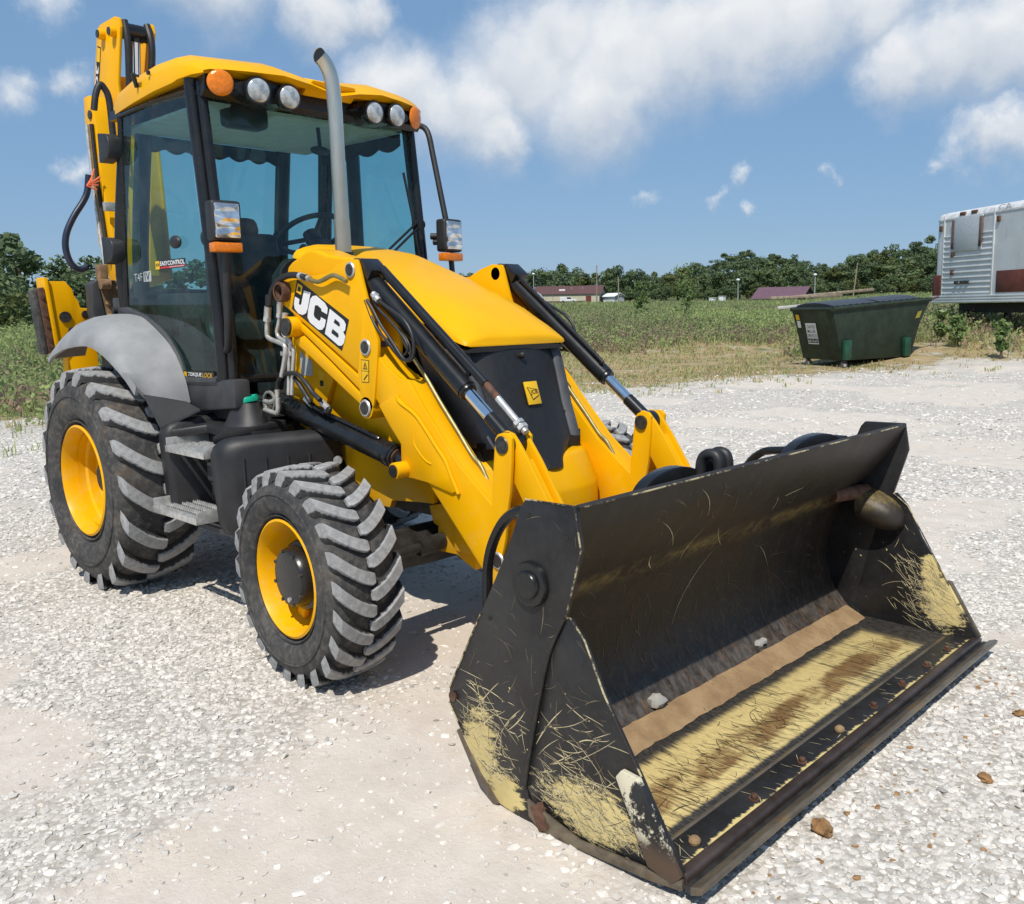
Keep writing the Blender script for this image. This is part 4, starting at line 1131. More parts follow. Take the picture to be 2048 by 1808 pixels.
# bucket ----------------------------------------------------------------------
BK = empty('bucket', (0, 0, 0), LD)
HB = 1.155
wall = [(1.752, 1.034), (1.70, .93), (1.60, .80), (1.50, .69), (1.435, .60), (1.39, .48), (1.372, .36), (1.385, .27), (1.41, .205), (1.445, .155), (1.50, .10), (1.555, .068)]
wsm = [(p.x, p.z) for p in smooth_path([(x, 0, z) for x, z in wall], 3)]
nin = []
for i, (x, z) in enumerate(wsm):
    a, b_ = wsm[max(i-1, 0)], wsm[min(i+1, len(wsm)-1)]
    d = Vector((b_[0]-a[0], 0, b_[1]-a[1])).normalized()
    nin.append((x + d.z*.018, z - d.x*.018))
MB().loft([[(x, y, z) for x, z in wsm] + [(x, y, z) for x, z in nin[::-1]] for y in (-HB, HB)]).build('mouldboard', M['blade'], BK, ang=45)
# outer side plates of the back blade
up_pl = [(1.529, 1.012), (1.549, 1.035), (1.744, 1.040), (1.766, .915), (1.703, .703), (1.642, .579), (1.59, .392), (1.530, .12), (1.55, .03), (1.585, .0), (1.50, -.004), (1.405, .009), (1.31, .09), (1.222, .216), (1.167, .288), (1.172, .34), (1.339, .638), (1.467, .869)]
for s in SIDES:
    MB().plate(up_pl, s*1.175, s*1.156).build('side_plate', M['side_n'], BK, bevel=.003)
# split line bead
MB().tube([(1.703, -1.18, .70), (1.642, -1.18, .579), (1.59, -1.18, .392), (1.545, -1.18, .2), (1.53, -1.18, .115)], .0055, 8).build('split_bead', M['dark_iron'], BK)
clam = [(1.705, .700), (1.72, .706), (1.775, .65), (1.845, .510), (1.926, .386), (1.978, .308), (2.124, .075), (2.05, .045), (1.751, .024), (1.64, .012), (1.555, .075), (1.53, .115), (1.545, .2), (1.59, .392), (1.642, .579)]
for s in SIDES:
    y0, y1 = (s*1.172, s*1.155) if s < 0 else (s*1.168, s*1.15)
    MB().plate(clam, s*1.1735 if s < 0 else s*1.170, s*1.157 if s < 0 else s*1.152).build('clam_side_plate', M['clam_n'] if s < 0 else M['clam_f'], BK, bevel=.003)
    # side cutter bar
    MB().plate([(1.905, .292), (1.925, .318), (1.985, .312), (2.128, .078), (2.10, .052), (2.018, .066)], s*1.196, s*1.176).build('side_cutter', M['cutter'] if s < 0 else M['edge'], BK, bevel=.004)
    MB().lathe([(.001, s*.03), (.038, s*.03), (.042, s*.026), (.044, s*.018), (.066, s*.018), (.07, s*.01), (.07, 0)], 32, (1.571, s*1.175, .782)).build('pivot_cap', BLK, BK)
    MB().cyl((1.19, s*1.174, .315), (1.19, s*1.181, .315), .017, n=16).build('plate_bolt', M['rust'], BK)
    for hx, hz in ((1.56, .99), (1.715, .945), (1.38, .63)):
        MB().cyl((hx, s*1.1745, hz), (hx, s*1.1765, hz), .008, n=10).build('plate_hole_shade', M['black_print'], BK)  # black discs on the uncut plate stand for the shade in holes
# lower wear rail of the near side and heel
for s in SIDES:
    MB().prism([(1.545, s*1.19, .085), (1.575, s*1.19, .075), (1.76, s*1.19, .035), (2.05, s*1.19, .058), (2.13, s*1.19, .072), (2.13, s*1.19, .040), (2.02, s*1.19, .022), (1.74, s*1.19, .004), (1.60, s*1.19, .002), (1.55, s*1.19, .03)], (0, -s*.012, 0)).build('wear_rail', M['edge'], BK, bevel=.003)
    MB().plate([(1.405, .012), (1.32, .085), (1.222, .212), (1.205, .20), (1.30, .06), (1.38, -.003)], s*1.18, s*1.15).build('heel_rail', M['edge'], BK, bevel=.002)
    MB().obox((1.60, s*1.185, .045), (.02, 0, -.035), (0, .012, 0), (.018, 0, .012)).build('clam_stop', M['rust'], BK, bevel=.004)
# floor, packed dirt ledge, strip, cutting edge
MB().plate([(1.555, .065), (1.99, .062), (1.99, .030), (1.555, .020)], -HB, HB).build('clam_floor', M['floor'], BK, bevel=.002)
def dirt_ledge():
    n = 90; secs = []
    for i in range(n + 1):
        y = -1.12 + 2.24 * i / n
        j = .0015 * math.sin(i * 1.7) + .0022 * math.sin(i * .53) + random.Random(i).uniform(-.0012, .0012)
        secs.append([(1.495 + j, y, .10), (1.503 + j, y, .112), (1.525 + j*.6, y, .104 + j), (1.585 + j*.5, y, .078 + j), (1.605 + j*1.5, y, .067), (1.55, y, .06)])
    return MB().loft(secs)
dirt_ledge().build('packed_dirt_ledge', M['mud'], BK, ang=50)
MB().plate([(1.980, .066), (1.986, .070), (1.994, .070), (1.998, .064), (1.99, .06)], -HB+.01, HB-.05).build('weld_seam', M['edge'], BK, bevel=.002)
MB().plate([(1.9915, .066), (2.095, .069), (2.095, .032), (1.9915, .030)], -HB-.01, HB+.01).build('edge_strip', M['strip'], BK, bevel=.002)
MB().plate([(2.0965, .079), (2.128, .079), (2.134, .070), (2.134, .036), (2.0965, .034)], -1.17, 1.17).build('edge_bar', M['bar'], BK, bevel=.004)
MB().plate([(2.158, .068), (2.188, .080), (2.199, .077), (2.194, .058), (2.158, .042)], -1.192, 1.192).build('cutting_edge', M['edge'], BK, bevel=.003)
MB().plate([(2.1355, .060), (2.1575, .062), (2.1575, .042), (2.1355, .040)], -1.185, 1.185).build('edge_groove', M['dark_iron'], BK, bevel=.002)
MB().plate([(1.60, .012), (2.10, .031), (2.10, .024), (1.60, .004)], -HB, HB).build('floor_underside', M['edge'], BK)
rb = random.Random(4)
for i, y in enumerate((-1.02, -.70, -.39, -.10, .18, .45, .71, .95)):
    if i in (0, 3):
        MB().sphere((2.055, y, .078), .019, 9, 6, (1, 1, .8)).build('dirt_caked_bolt', M['mud'], BK, flat=True)
    else:
        MB().cyl((2.06, y, .068), (2.06, y, .073), .017, n=14).build('washer', M['rust'], BK)
        MB().cyl((2.06, y, .0735), (2.06, y, .086), .0115, n=6).build('bolt', M['rust'], BK, bevel=.002)
# ram covers inside the clam (half round housings) and loops behind the lip
for s in SIDES:
    if s > 0:
        sec = []
        for t in np.linspace(0, 1, 9):
            x = 1.565 + .20 * t; rr = .10 * math.sqrt(max(0, 1 - (t*.97) ** 3)) + .004
            cz = .60 + .035 * (1 - t)
            sec.append([(x, 1.15 - rr * math.sin(a) * 1.1, cz + rr * math.cos(a) * .9 - .02 * t) for a in np.linspace(0, PI, 12)] + [(x, 1.155, cz)])
        MB().loft(sec).build('ram_housing', M['blade'], BK, ang=60)
    MB().cyl((1.50, s*.93, .70), (1.58, s*1.14, .70), .035, n=16).build('clam_pivot', M['rust'], BK)
    yc, yh = (-.42, .20) if s < 0 else (.66, .26)
    sec = [(1.555, yc + yh*math.cos(t), .935 + .092*math.sin(t)) for t in np.linspace(0, PI, 19)]
    MB().prism(sec + [(1.555, yc - yh, .86), (1.555, yc + yh, .86)], (-.05, 0, 0)).build('hinge_plate', BLK, BK, bevel=.004)
MB().cyl((1.555, .94, .955), (1.50, .94, .955), .035, n=18).build('hinge_boss', BLK, BK)
MB().plate([(1.60, .985), (1.735, 1.04), (1.745, 1.028), (1.61, .965)], -HB, HB).build('top_flange', M['blade'], BK, bevel=.002)
MB().box((1.30, -1.0, .45), (1.38, 1.0, .60)).build('back_beam', BLK, BK, bevel=.01)
for y in (-.275, -.215):
    MB().tube([(1.56, y, .90), (1.565, y + .004, 1.03), (1.60, y + .006, 1.062), (1.635, y + .008, 1.045), (1.64, y+.008, .95)], .020, 12).build('hydraulic_hose', M['rubber_hose'], BK)
# the black strap in front of the arm end
for s in SIDES:
    MB().tube([(1.34, s*.86, .91), (1.212, s*.85, .897), (1.167, s*.85, .883), (1.115, s*.85, .845), (1.072, s*.85, .789), (1.041, s*.85, .726), (1.023, s*.85, .66), (1.018, s*.85, .596), (1.02, s*.85, .50), (1.06, s*.85, .40)], .020, 10).build('guard_hoop', BLK, BK)
# paint chipped to bright steel along the plate edges
for pts, n_ in (([(1.549, -1.174, 1.036), (1.744, -1.174, 1.041), (1.767, -1.174, .915), (1.705, -1.174, .703)], 6), ([(1.708, -1.172, .704), (1.722, -1.172, .707), (1.776, -1.172, .652), (1.846, -1.172, .512), (1.927, -1.172, .388), (1.98, -1.172, .31)], 6), ([(1.752, -1.15, 1.0345), (1.752, 1.15, 1.0345)], 0), ([(1.705, 1.15, .702), (1.776, 1.15, .652), (1.985, 1.15, .305)], 0), ([(1.339, -1.175, .638), (1.172, -1.175, .34)], 0), ([(1.167, -1.175, .288), (1.222, -1.175, .214), (1.31, -1.175, .09)], 0)):
    MB().tube(pts, .003, 6, 0).build('chipped_edge', M['chip'], BK)
# straight scrapes through the paint, one set of strokes for each plate
def strokes(name, n, region, surf, ang, length, width, mat, seed, bow=.06):
    r_ = random.Random(seed); vs = []; fs = []
    tries = 0
    while n and tries < 20000:
        tries += 1
        u, v = r_.uniform(region[0], region[1]), r_.uniform(region[2], region[3])
        if r_.random() > region[4](u, v): continue
        n -= 1
        a = r_.gauss(*ang) if r_.random() < .8 else r_.uniform(-1.5, 1.5)
        L = length[0] + (length[1] - length[0]) * r_.random() ** 2.2
        w_ = width[0] + (width[1] - width[0]) * r_.random() ** 2.5
        bw = r_.gauss(0, bow) * L
        k = 7; b0 = len(vs); ok = True; row = []
        for i in range(k):
            t = i / (k - 1) - .5
            cx_, cy_ = u + math.cos(a)*L*t - math.sin(a)*bw*(1 - 4*t*t), v + math.sin(a)*L*t + math.cos(a)*bw*(1 - 4*t*t)
            hw2 = w_ * (1 - (2*abs(t))**2.2) * r_.uniform(.6, 1.2) + .0003
            for sg in (-1, 1):
                p = surf(cx_ - sg*math.sin(a)*hw2, cy_ + sg*math.cos(a)*hw2)
                if p is None: ok = False; break
                row.append(p)
            if not ok: break
        if not ok: continue
        vs += row
        fs += [(b0 + 2*i, b0 + 2*i + 1, b0 + 2*i + 3, b0 + 2*i + 2) for i in range(k - 1)]
    me = bpy.data.meshes.new(name); me.from_pydata(vs, [], fs)
    return tag(link(name, me, mat, BK), kind='stuff')
def inside(poly, x, z):
    c = False
    for i in range(len(poly)):
        (x1, z1), (x2, z2) = poly[i - 1], poly[i]
        if (z1 > z) != (z2 > z) and x < (x2 - x1)*(z - z1)/(z2 - z1) + x1: c = not c
    return c
CRM_ = simple('bare_primer', (.60, .51, .30), .7, 0, .25, 30)
DKS = simple('dark_scuff', (.05, .032, .018), .7, 0, .3, 30)
GRS = simple('dull_scuff', (.16, .13, .08), .6, 0, .4, 30)
def gs(cx_, cz, rx, rz, p): return lambda x, z: p*math.exp(-((x-cx_)/rx)**2 - ((z-cz)/rz)**2)
def mixw(*f): return lambda x, z: min(1, sum(q(x, z) for q in f))
sp_ = lambda x, z: (x, -1.1756, z) if inside(up_pl, x, z) else None
cn_ = lambda x, z: (x, -1.1741, z) if inside(clam, x, z) else None
cf_ = lambda x, z: (x, 1.1514, z) if inside(clam, x, z) else None
strokes('scratches', 70, (1.18, 1.6, .02, .55, mixw(gs(1.38, .30, .25, .09, 1), gs(1.35, .2, .2, .1, .5), lambda x, z: .02)), sp_, (.0, .42), (.03, .26), (.0006, .0020), CRM_, 1)
strokes('scratches', 170, (1.18, 1.55, .0, .4, gs(1.34, .13, .10, .12, 1)), sp_, (-.5, .35), (.02, .10), (.0004, .0013), CRM_, 2)
strokes('scratches', 60, (1.54, 2.0, .05, .6, mixw(gs(1.72, .33, .2, .08, 1), gs(1.75, .25, .2, .1, .6), lambda x, z: .03)), cn_, (.12, .45), (.04, .28), (.0006, .0022), CRM_, 3)
strokes('scratches', 360, (1.56, 2.05, .02, .35, gs(1.80, .135, .17, .07, 1)), cn_, (-.42, .25), (.02, .12), (.0004, .0013), CRM_, 4)
strokes('scratches', 330, (1.6, 2.1, .08, .6, gs(1.92, .28, .13, .15, 1)), cf_, (-.55, .3), (.03, .14), (.0004, .0014), CRM_, 5)
for k_, (sf, reg) in enumerate(((sp_, (1.2, 1.75, .1, 1.0)), (cn_, (1.56, 2.0, .05, .65)))):
    strokes('scuffs', 90, (*reg, lambda x, z: 1), sf, (.2, .9), (.02, .12), (.0004, .0012), GRS, 8 + k_)
# strokes on the mouldboard follow its curve (u = across, v = arc length)
arc = [0]
for i in range(1, len(wsm)): arc.append(arc[-1] + math.hypot(wsm[i][0]-wsm[i-1][0], wsm[i][1]-wsm[i-1][1]))
def wl_(u, v):
    if not (0.02 < v < arc[-1] - .02) or abs(u) > 1.13: return None
    x = float(np.interp(v, arc, [q[0] for q in wsm])); z = float(np.interp(v, arc, [q[1] for q in wsm]))
    x2 = float(np.interp(v + .004, arc, [q[0] for q in wsm])); z2 = float(np.interp(v + .004, arc, [q[1] for q in wsm]))
    d = Vector((x2 - x, 0, z2 - z)).normalized()
    return (x - d.z*.0016, u, z + d.x*.0016)
strokes('scuffs', 120, (-1.1, 1.1, .05, .9, lambda u, v: .5), wl_, (.9, .35), (.03, .22), (.0005, .0020), GRS, 21, .1)
strokes('scuffs', 420, (-1.1, 1.1, .62, 1.16, lambda u, v: (v - .55)/.6), wl_, (1.5, .16), (.02, .12), (.0005, .0018), simple('rust_fibre', (.17, .09, .045), .8, 0, .4, 20), 22, .1)
strokes('scratches', 9, (-.9, .6, .08, .7, lambda u, v: 1), wl_, (1.0, .25), (.12, .4), (.001, .0028), CRM_, 23, .12)
fl_ = lambda x, y: (x, y, .0658) if 1.62 < x < 1.972 and abs(y) < 1.12 else None
strokes('scuffs', 380, (1.64, 1.96, -1.1, 1.1, lambda x, y: .25 + .75*math.exp(-((x-1.84)/.07)**2)), fl_, (.12, .18), (.02, .14), (.0004, .0012), DKS, 31)
strokes('scuffs', 180, (1.64, 1.96, -1.1, -.1, lambda x, y: math.exp(-((x-1.82)/.08)**2)), fl_, (.2, .5), (.02, .10), (.0004, .0015), DKS, 32, .15)
strokes('scratches', 60, (2.0, 2.09, -1.13, 1.13, lambda x, y: (x - 1.99)/.1), lambda x, y: (x, y, .0705) if 1.997 < x < 2.093 else None, (.1, .2), (.02, .09), (.0003, .0009), CRM_, 33)
# stones and straw caught in the bucket
for x, y, z, r in ((1.49, -.44, .135, .034), (1.47, .33, .13, .022), (1.475, .36, .135, .018)):
    st_ = MB().sphere((0, 0, 0), r, 8, 6, (1.1, 1.2, .8))
    st_.v = [(a*rb.uniform(.8, 1.15) + x, b_*rb.uniform(.8, 1.15) + y, c*rb.uniform(.85, 1.1) + z) for a, b_, c in st_.v]
    o = tag(st_.build('stone', mst, None, ang=25), 'pale stone in the bucket, ' + ('alone near the near side plate' if y < 0 else 'larger of the pair beyond the middle' if r > .02 else 'smaller of the pair beyond the middle'), 'stone', 'stones inside the bucket')

# fuel tank with steps ----------------------------------------------------------
TK = empty('fuel_tank', (0, 0, 0), LD)
def rrect(pts, r, n=5):
    """round the corners of a closed 2D polygon"""
    out = []
    P = [Vector((*p, 0)) for p in pts]
    for i, p in enumerate(P):
        a, b_ = P[i-1], P[(i+1) % len(P)]
        ri = r[i] if isinstance(r, (list, tuple)) else r
        d0, d1 = (a - p), (b_ - p)
        k = min(ri, d0.length*.48, d1.length*.48)
        s0, s1 = p + d0.normalized()*k, p + d1.normalized()*k
        for t in range(n + 1):
            u = t / n
            q = s0*(1-u)**2 + p*2*u*(1-u) + s1*u*u
            out.append((q.x, q.y))
    return out
def xsec(x, top, bot, y0, y1, r=.09):     # section across the machine at x
    q = rrect([(y1, bot), (y0 + .03, bot), (y0, top), (y1, top + .05)], [.03, r, r, .03])
    return [(x, y, z) for y, z in q]
# rear post, back wall, front lobe
MB().loft([xsec(-1.50, .98, .50, -.93, -.45), xsec(-1.475, 1.01, .49, -.955, -.45), xsec(-1.40, 1.015, .49, -.96, -.45), xsec(-1.375, 1.0, .5, -.94, -.45)]).build('tank_rear_post', PLA, TK, ang=60)
MB().box((-1.376, -.72, .46), (-.92, -.45, 1.00)).build('tank_recess_wall', PLA, TK, bevel=.02)
MB().prism([(-1.376, -.93, .985), (-1.30, -.76, 1.0), (-1.0, -.80, 1.0), (-.925, -.92, .985), (-.92, -.5, 1.03), (-1.376, -.5, 1.03)], (0, 0, -.05)).build('tank_top', PLA, TK, bevel=.012)
def lobe(off, y0, top, bot, yin):
    return [(off + .38 * max(0, (y + .95)) , y, z) for y, z in rrect([(yin, bot), (y0 + .03, bot), (y0, top), (yin, top + .02)], [.03, .10, .12, .04])]
MB().loft([lobe(-.93, -.93, .955, .48, -.40), lobe(-.90, -.955, .975, .465, -.40), lobe(-.83, -.955, .975, .465, -.40), lobe(-.795, -.93, .955, .485, -.40), lobe(-.785, -.90, .93, .51, -.40)]).build('tank_front_lobe', PLA, TK, ang=60)
for k in range(4):
    t = .2 + k * .2
    y = -.95 + t * .5
    MB().tube([(-.783 + .38*(y + .95), y, .88), (-.782 + .38*(y + .95), y, .56)], .006, 6).build('tank_rib', PLA, TK)
MB().loft([[( -1.36 + .55*t_, -.90 + .25*q, .475 - .05*math.sin(PI*t_) * math.sin(PI*q)) for q in np.linspace(0, 1, 6)] + [(-1.36 + .55*t_, -.65, .5), (-1.36 + .55*t_, -.9, .5)] for t_ in np.linspace(0, 1, 8)]).build('tank_belly', M['grey_plastic'], TK, ang=60)
MB().loft([[(-1.075 + .155*k_*math.cos(a), -.645 + .115*k_*math.sin(a), z) for a in np.linspace(0, 2*PI, 25)[:-1]] for k_, z in ((1.0, 1.0), (.84, 1.03), (.62, 1.10), (.54, 1.125))]).build('filler_neck', PLA, TK, ang=50)
MB().cyl((-1.075, -.645, 1.12), (-1.08, -.648, 1.15), .072, .070, 30).build('filler_cap', M['green_cap'], TK, bevel=.006)
MB().obox((-1.08, -.648, 1.157), (.055, .04, 0), (-.010, .014, 0), (0, 0, .010)).build('cap_grip', M['green_cap'], TK, bevel=.003)
MB().cyl((-.555, -.43, .84), (-.535, -.45, .84), .022, n=20).build('tank_bolt', M['steel'], TK)
MB().cyl((-1.0, -.722, .94), (-1.0, -.73, .94), .014, n=12).build('tank_bolt', M['steel'], TK)
MB().box((-1.26, -.80, .70), (-.95, -.60, .80)).box((-1.24, -.79, .62), (-.93, -.60, .70)).build('battery_box', M['grey_plastic'], TK, bevel=.012)
MB().box((-1.22, -.76, .50), (-1.05, -.72, .62)).build('hose_bracket', M['dark_iron'], TK, bevel=.004)
def step(x0, x1, y0, y1, z):
    S = empty('step', (0, 0, 0), TK)
    return [
        MB().box((x0, y0, z - .028), (x1, y0 + .006, z + .006)),
        MB().box((x0, y0, z - .028), (x0 + .006, y1, z + .05)),
        MB().box((x1 - .006, y0, z - .028), (x1, y1, z + .03))]
for (x0, x1, y0, y1, z) in ((-1.43, -.93, -1.03, -.76, .575), (-1.37, -.935, -.965, -.72, .90)):
    mb = MB().box((x0, y0, z-.030), (x1, y0+.006, z+.004)).box((x0, y0+.0062, z-.03), (x0+.006, y1, z+.045)).box((x1-.006, y0+.0062, z-.03), (x1, y1, z+.035))
    mb.build('step_frame', M['steel'], TK, bevel=.0015)
    for k in range(4):
        yy = y0 + .012 + k * (y1 - y0 - .03) / 4
        tr_ = MB().box((x0+.0065, yy, z-.006), (x1-.0065, yy + .032, z-.001))
        n = 22
        for i in range(n):
            xx = x0 + .015 + (x1 - x0 - .03) * i / (n-1)
            tr_.cyl((xx, yy + .006, z-.001), (xx, yy + .006, z+.009), .0055, .003, 6)
            tr_.cyl((xx + .006, yy + .026, z-.001), (xx + .006, yy + .026, z+.009), .0055, .003, 6)
        tr_.build('step_tread', M['steel'], TK, flat=True)

# fenders --------------------------------------------------------------------------
oe = [(-2.775, 1.325), (-2.71, 1.362), (-2.59, 1.396), (-2.44, 1.425), (-2.14, 1.442), (-1.95, 1.406), (-1.77, 1.334), (-1.63, 1.262), (-1.52, 1.185)]
ie = [(-3.0, 1.33), (-2.91, 1.42), (-2.72, 1.505), (-2.44, 1.575), (-2.14, 1.572), (-1.97, 1.525), (-1.72, 1.40), (-1.58, 1.245), (-1.535, 1.10)]
for s in SIDES:
    secs = []
    oo = smooth_path([(x, 0, z) for x, z in oe], 3); ii = smooth_path([(x, 0, z) for x, z in ie], 3)
    for a, b_ in zip(oo, ii):
        row = []
        for t, k in ((0, -.03), (0, 0), (.10, .42), (.28, .72), (.55, .92), (.8, .99), (1, 1)):
            row.append((a.x + (b_.x - a.x)*t, s*(1.02 - .28*t), a.z + (b_.z - a.z)*k - (.02 if k < 0 else 0)))
        secs.append(row)
    mb = MB().loft(secs, closed=False)
    mb.build('fender', M['fender'], LD, ang=70, thick=-.02)
    MB().prism([(-1.515, s*1.0, 1.172), (-1.535, s*.76, 1.115), (-1.33, s*.78, 1.085), (-1.45, s*.95, .99)], (.004, s*-.004, -.012)).build('mud_flap', PLA, LD, bevel=.003)

# cab ----------------------------------------------------------------------------------
CB = empty('cab', (0, 0, 0), LD)
GL = M['glass']
HW = .70
def px(z): return float(np.interp(z, [1.05, 1.25, 1.56, 2.12, 2.74], [-1.15, -1.15, -1.16, -1.215, -1.29]))
for s in SIDES:
    # front pillar with the tubular edge
    MB().tube([(px(z) - .035, s*HW, z) for z in (1.24, 1.56, 2.1, 2.7, 2.80)], .036, 14, 4).build('front_pillar', BLK, CB)
    MB().tube([(px(z) + .018, s*(HW-.025), z) for z in (1.20, 1.56, 2.1, 2.78)], .026, 12, 4).build('windscreen_edge', BLK, CB)
    # middle and rear pillars
    MB().tube([(-1.93, s*.71, 1.50), (-1.93, s*.71, 2.0), (-1.90, s*.68, 2.78)], .045, 10, 3).build('middle_pillar', M['plastic'], CB) if s > 0 else None
    MB().tube([(-2.37, s*.70, 1.56), (-2.36, s*.71, 2.0), (-2.22, s*.67, 2.80)], .036, 12, 3).build('rear_pillar', BLK, CB)
    MB().tube([(-2.62, s*.50, 1.5), (-2.58, s*.50, 2.0), (-2.42, s*.48, 2.80)], .05, 12, 3).build('rear_corner_pillar', M['plastic'], CB)
    # side glass pane
    dg_ = [(-2.335, 1.62), (-2.20, 2.74), (-1.345, 2.735), (-1.335, 2.3), (-1.285, 1.93), (-1.235, 1.5), (-1.215, 1.275), (-1.585, 1.262), (-1.665, 1.36), (-1.80, 1.49), (-2.05, 1.575)]
    flat('door_glass' if s < 0 else 'side_glass', [(x, s*.715, z) for x, z in dg_], GL, CB)
    # door frame: outline tube
    MB().tube([(x, s*.715, z) for x, z in [(-2.335, 1.62), (-2.27, 2.2), (-2.20, 2.74), (-1.75, 2.75), (-1.345, 2.735)]], .017, 8, 0).build('door_frame', BLK, CB)
    MB().tube([(x, s*.713, z) for x, z in [(-2.38, 1.625), (-2.25, 1.60), (-2.05, 1.555), (-1.82, 1.465), (-1.68, 1.345), (-1.60, 1.235), (-1.40, 1.225), (-1.20, 1.235)]], .03, 10, 3).build('door_sill_frame', M['grey_plastic'], CB)
    # lower body panel between the fender and the frame
    MB().plate([(-1.64, 1.235), (-1.20, 1.24), (-1.10, 1.25), (-1.02, 1.25), (-1.02, 1.10), (-1.45, 1.06), (-1.60, 1.12)], s*.735, s*.64).build('cab_step_panel', M['grey_plastic'], CB, bevel=.015)
    MB().plate([(-2.85, 1.40), (-2.43, 1.63), (-2.30, 1.63), (-2.36, 1.05), (-2.85, 1.05)], s*.70, s*.64).build('rear_body_panel', PLA, CB, bevel=.012)
    # windscreen lower quarter
    # hinges and rear lamps on the door edge
    for z, r in ((2.57, .085), (1.98, .082)):
        xx = -2.29 if z > 2.3 else -2.36
        MB().plate(rrect([(xx - .05, z + r), (xx + .10, z + r*.75), (xx + .10, z - r*.75), (xx - .05, z - r)], [.01, .075, .075, .01], 6), s*.80, s*.72).build('hinge_cover', PLA, CB, bevel=.012, ang=45)
        MB().cyl((xx - .05, s*.755, z - .05), (xx - .12, s*.76, z - .05), .012, n=10).build('hinge_pin', M['steel'], CB)
# windscreen and lower glass
flat('windscreen', [(px(1.27)+.02, -HW+.03, 1.27), (px(1.9)+.02, -HW+.03, 1.9), (px(2.72)+.02, -HW+.03, 2.72), (px(2.72)+.02, HW-.03, 2.72), (px(1.9)+.02, HW-.03, 1.9), (px(1.27)+.02, HW-.03, 1.27)], GL, CB)
MB().tube([(px(1.25), -.68, 1.245), (px(1.25)+.03, 0, 1.24), (px(1.25), .68, 1.245)], .026, 10, 3).build('windscreen_sill', BLK, CB)
flat('rear_glass', [(-2.58, -.46, 1.75), (-2.42, -.44, 2.70), (-2.42, .44, 2.70), (-2.58, .46, 1.75)], GL, CB)
for s in SIDES:
    flat('rear_quarter_glass', [(-2.36, s*.70, 1.8), (-2.24, s*.67, 2.72), (-2.43, s*.48, 2.72), (-2.58, s*.50, 1.8)], GL, CB)
MB().tube([(-2.59, -.5, 1.72), (-2.60, 0, 1.72), (-2.59, .5, 1.72)], .04, 10, 2).build('rear_sill', PLA, CB)
# floor, firewall, interior
MB().box((-2.55, -.66, 1.02), (-1.16, .66, 1.08)).build('cab_floor', M['seat'], CB)
MB().box((-2.62, -.5, 1.05), (-2.56, .5, 1.72)).build('cab_back_wall', M['seat'], CB)
MB().prism([(-1.20, -.30, 1.08), (-1.20, .62, 1.08), (-1.20, .62, 1.72), (-1.20, .30, 1.90), (-1.20, -.22, 1.90), (-1.20, -.30, 1.80)], (-.16, 0, 0)).build('dashboard', M['seat'], CB, bevel=.03, seg=3)
MB().loft([[(-1.15 + .0*t_, .0 + .36*math.cos(a)*k_, 1.80 + .14*math.sin(a)*k_) for a in np.linspace(0, PI, 14)] for k_, t_ in ((1, 0), (.9, 1))], closed=False).build('dash_hood', PLA, CB, thick=.02)
MB().plate(rrect([(-2.25, 1.42), (-1.72, 1.42), (-1.72, 1.55), (-2.1, 1.55), (-2.22, 2.12), (-2.34, 2.12)], .05, 4), -.16, .26).build('seat', M['seat'], CB, bevel=.05, seg=3, ang=60)
MB().plate(rrect([(-2.3, 1.08), (-1.75, 1.08), (-1.75, 1.42), (-2.3, 1.42)], .05, 4), -.12, .22).build('seat_base', M['seat'], CB, bevel=.02)
MB().cyl((-2.28, .05, 2.10), (-2.30, .05, 2.20), .11, .10, 16).build('seat_headrest', M['seat'], CB, bevel=.03)
# steering wheel on its column
sc_ = Vector((-1.48, .065, 2.06)); sn = Vector((-.52, 0, .85)).normalized()
su, sv = frame_of(sn)
ring = [sc_ + (su*math.cos(a) + sv*math.sin(a))*.195 for a in np.linspace(0, 2*PI, 37)]
sw = MB().tube(ring, .016, 10, 0, False)
for k in range(3):
    a = 2*PI*k/3 + .4
    sw.cyl(sc_ - sn*.03, sc_ + (su*math.cos(a) + sv*math.sin(a))*.19, .014, n=8)
sw.cyl(sc_ - sn*.05, sc_ + sn*.01, .05, n=18)
sw.build('steering_wheel', M['plastic'], CB)
kp = sc_ + (su*math.cos(2.3) + sv*math.sin(2.3))*.195
MB().cyl(kp, kp + sn*.07, .012, n=8).sphere(kp + sn*.085, .026).build('steering_knob', M['plastic'], CB)
MB().cyl(sc_ - sn*.04, (-1.22, .065, 1.62), .045, .07, 16).build('steering_column', M['plastic'], CB)
for y, x, z in ((-.35, -2.0, 2.05), (-.28, -2.12, 2.08), (.38, -2.1, 2.0)):
    MB().cyl((x, y, 1.5), (x + .02, y, z), .016, n=8).sphere((x + .02, y, z), .035, 12, 8, (1, 1, 1.5)).build('control_lever', M['plastic'], CB)
MB().plate(rrect([(-2.35, 1.08), (-1.78, 1.08), (-1.78, 1.62), (-2.0, 1.72), (-2.35, 1.72)], .04, 3), -.52, -.30).build('side_console', M['seat'], CB, bevel=.02)
MB().plate(rrect([(-2.35, 1.08), (-1.6, 1.08), (-1.6, 1.62), (-2.0, 1.72), (-2.35, 1.72)], .04, 3), .40, .60).build('side_console', M['seat'], CB, bevel=.02)
MB().tube([(-1.36, -.66, 1.70), (-1.375, -.66, 1.62), (-1.36, -.66, 1.50), (-1.25, -.67, 1.40)], .03, 10).build('grab_handle', M['plastic'], CB)
MB().sphere((-1.565, -.735, 1.985), .045, 14, 8, (1.3, .5, .8)).build('door_handle', PLA, CB)
MB().box((-1.45, -.50, 2.60), (-1.32, -.26, 2.72)).build('sun_visor', M['plastic'], CB, bevel=.03)
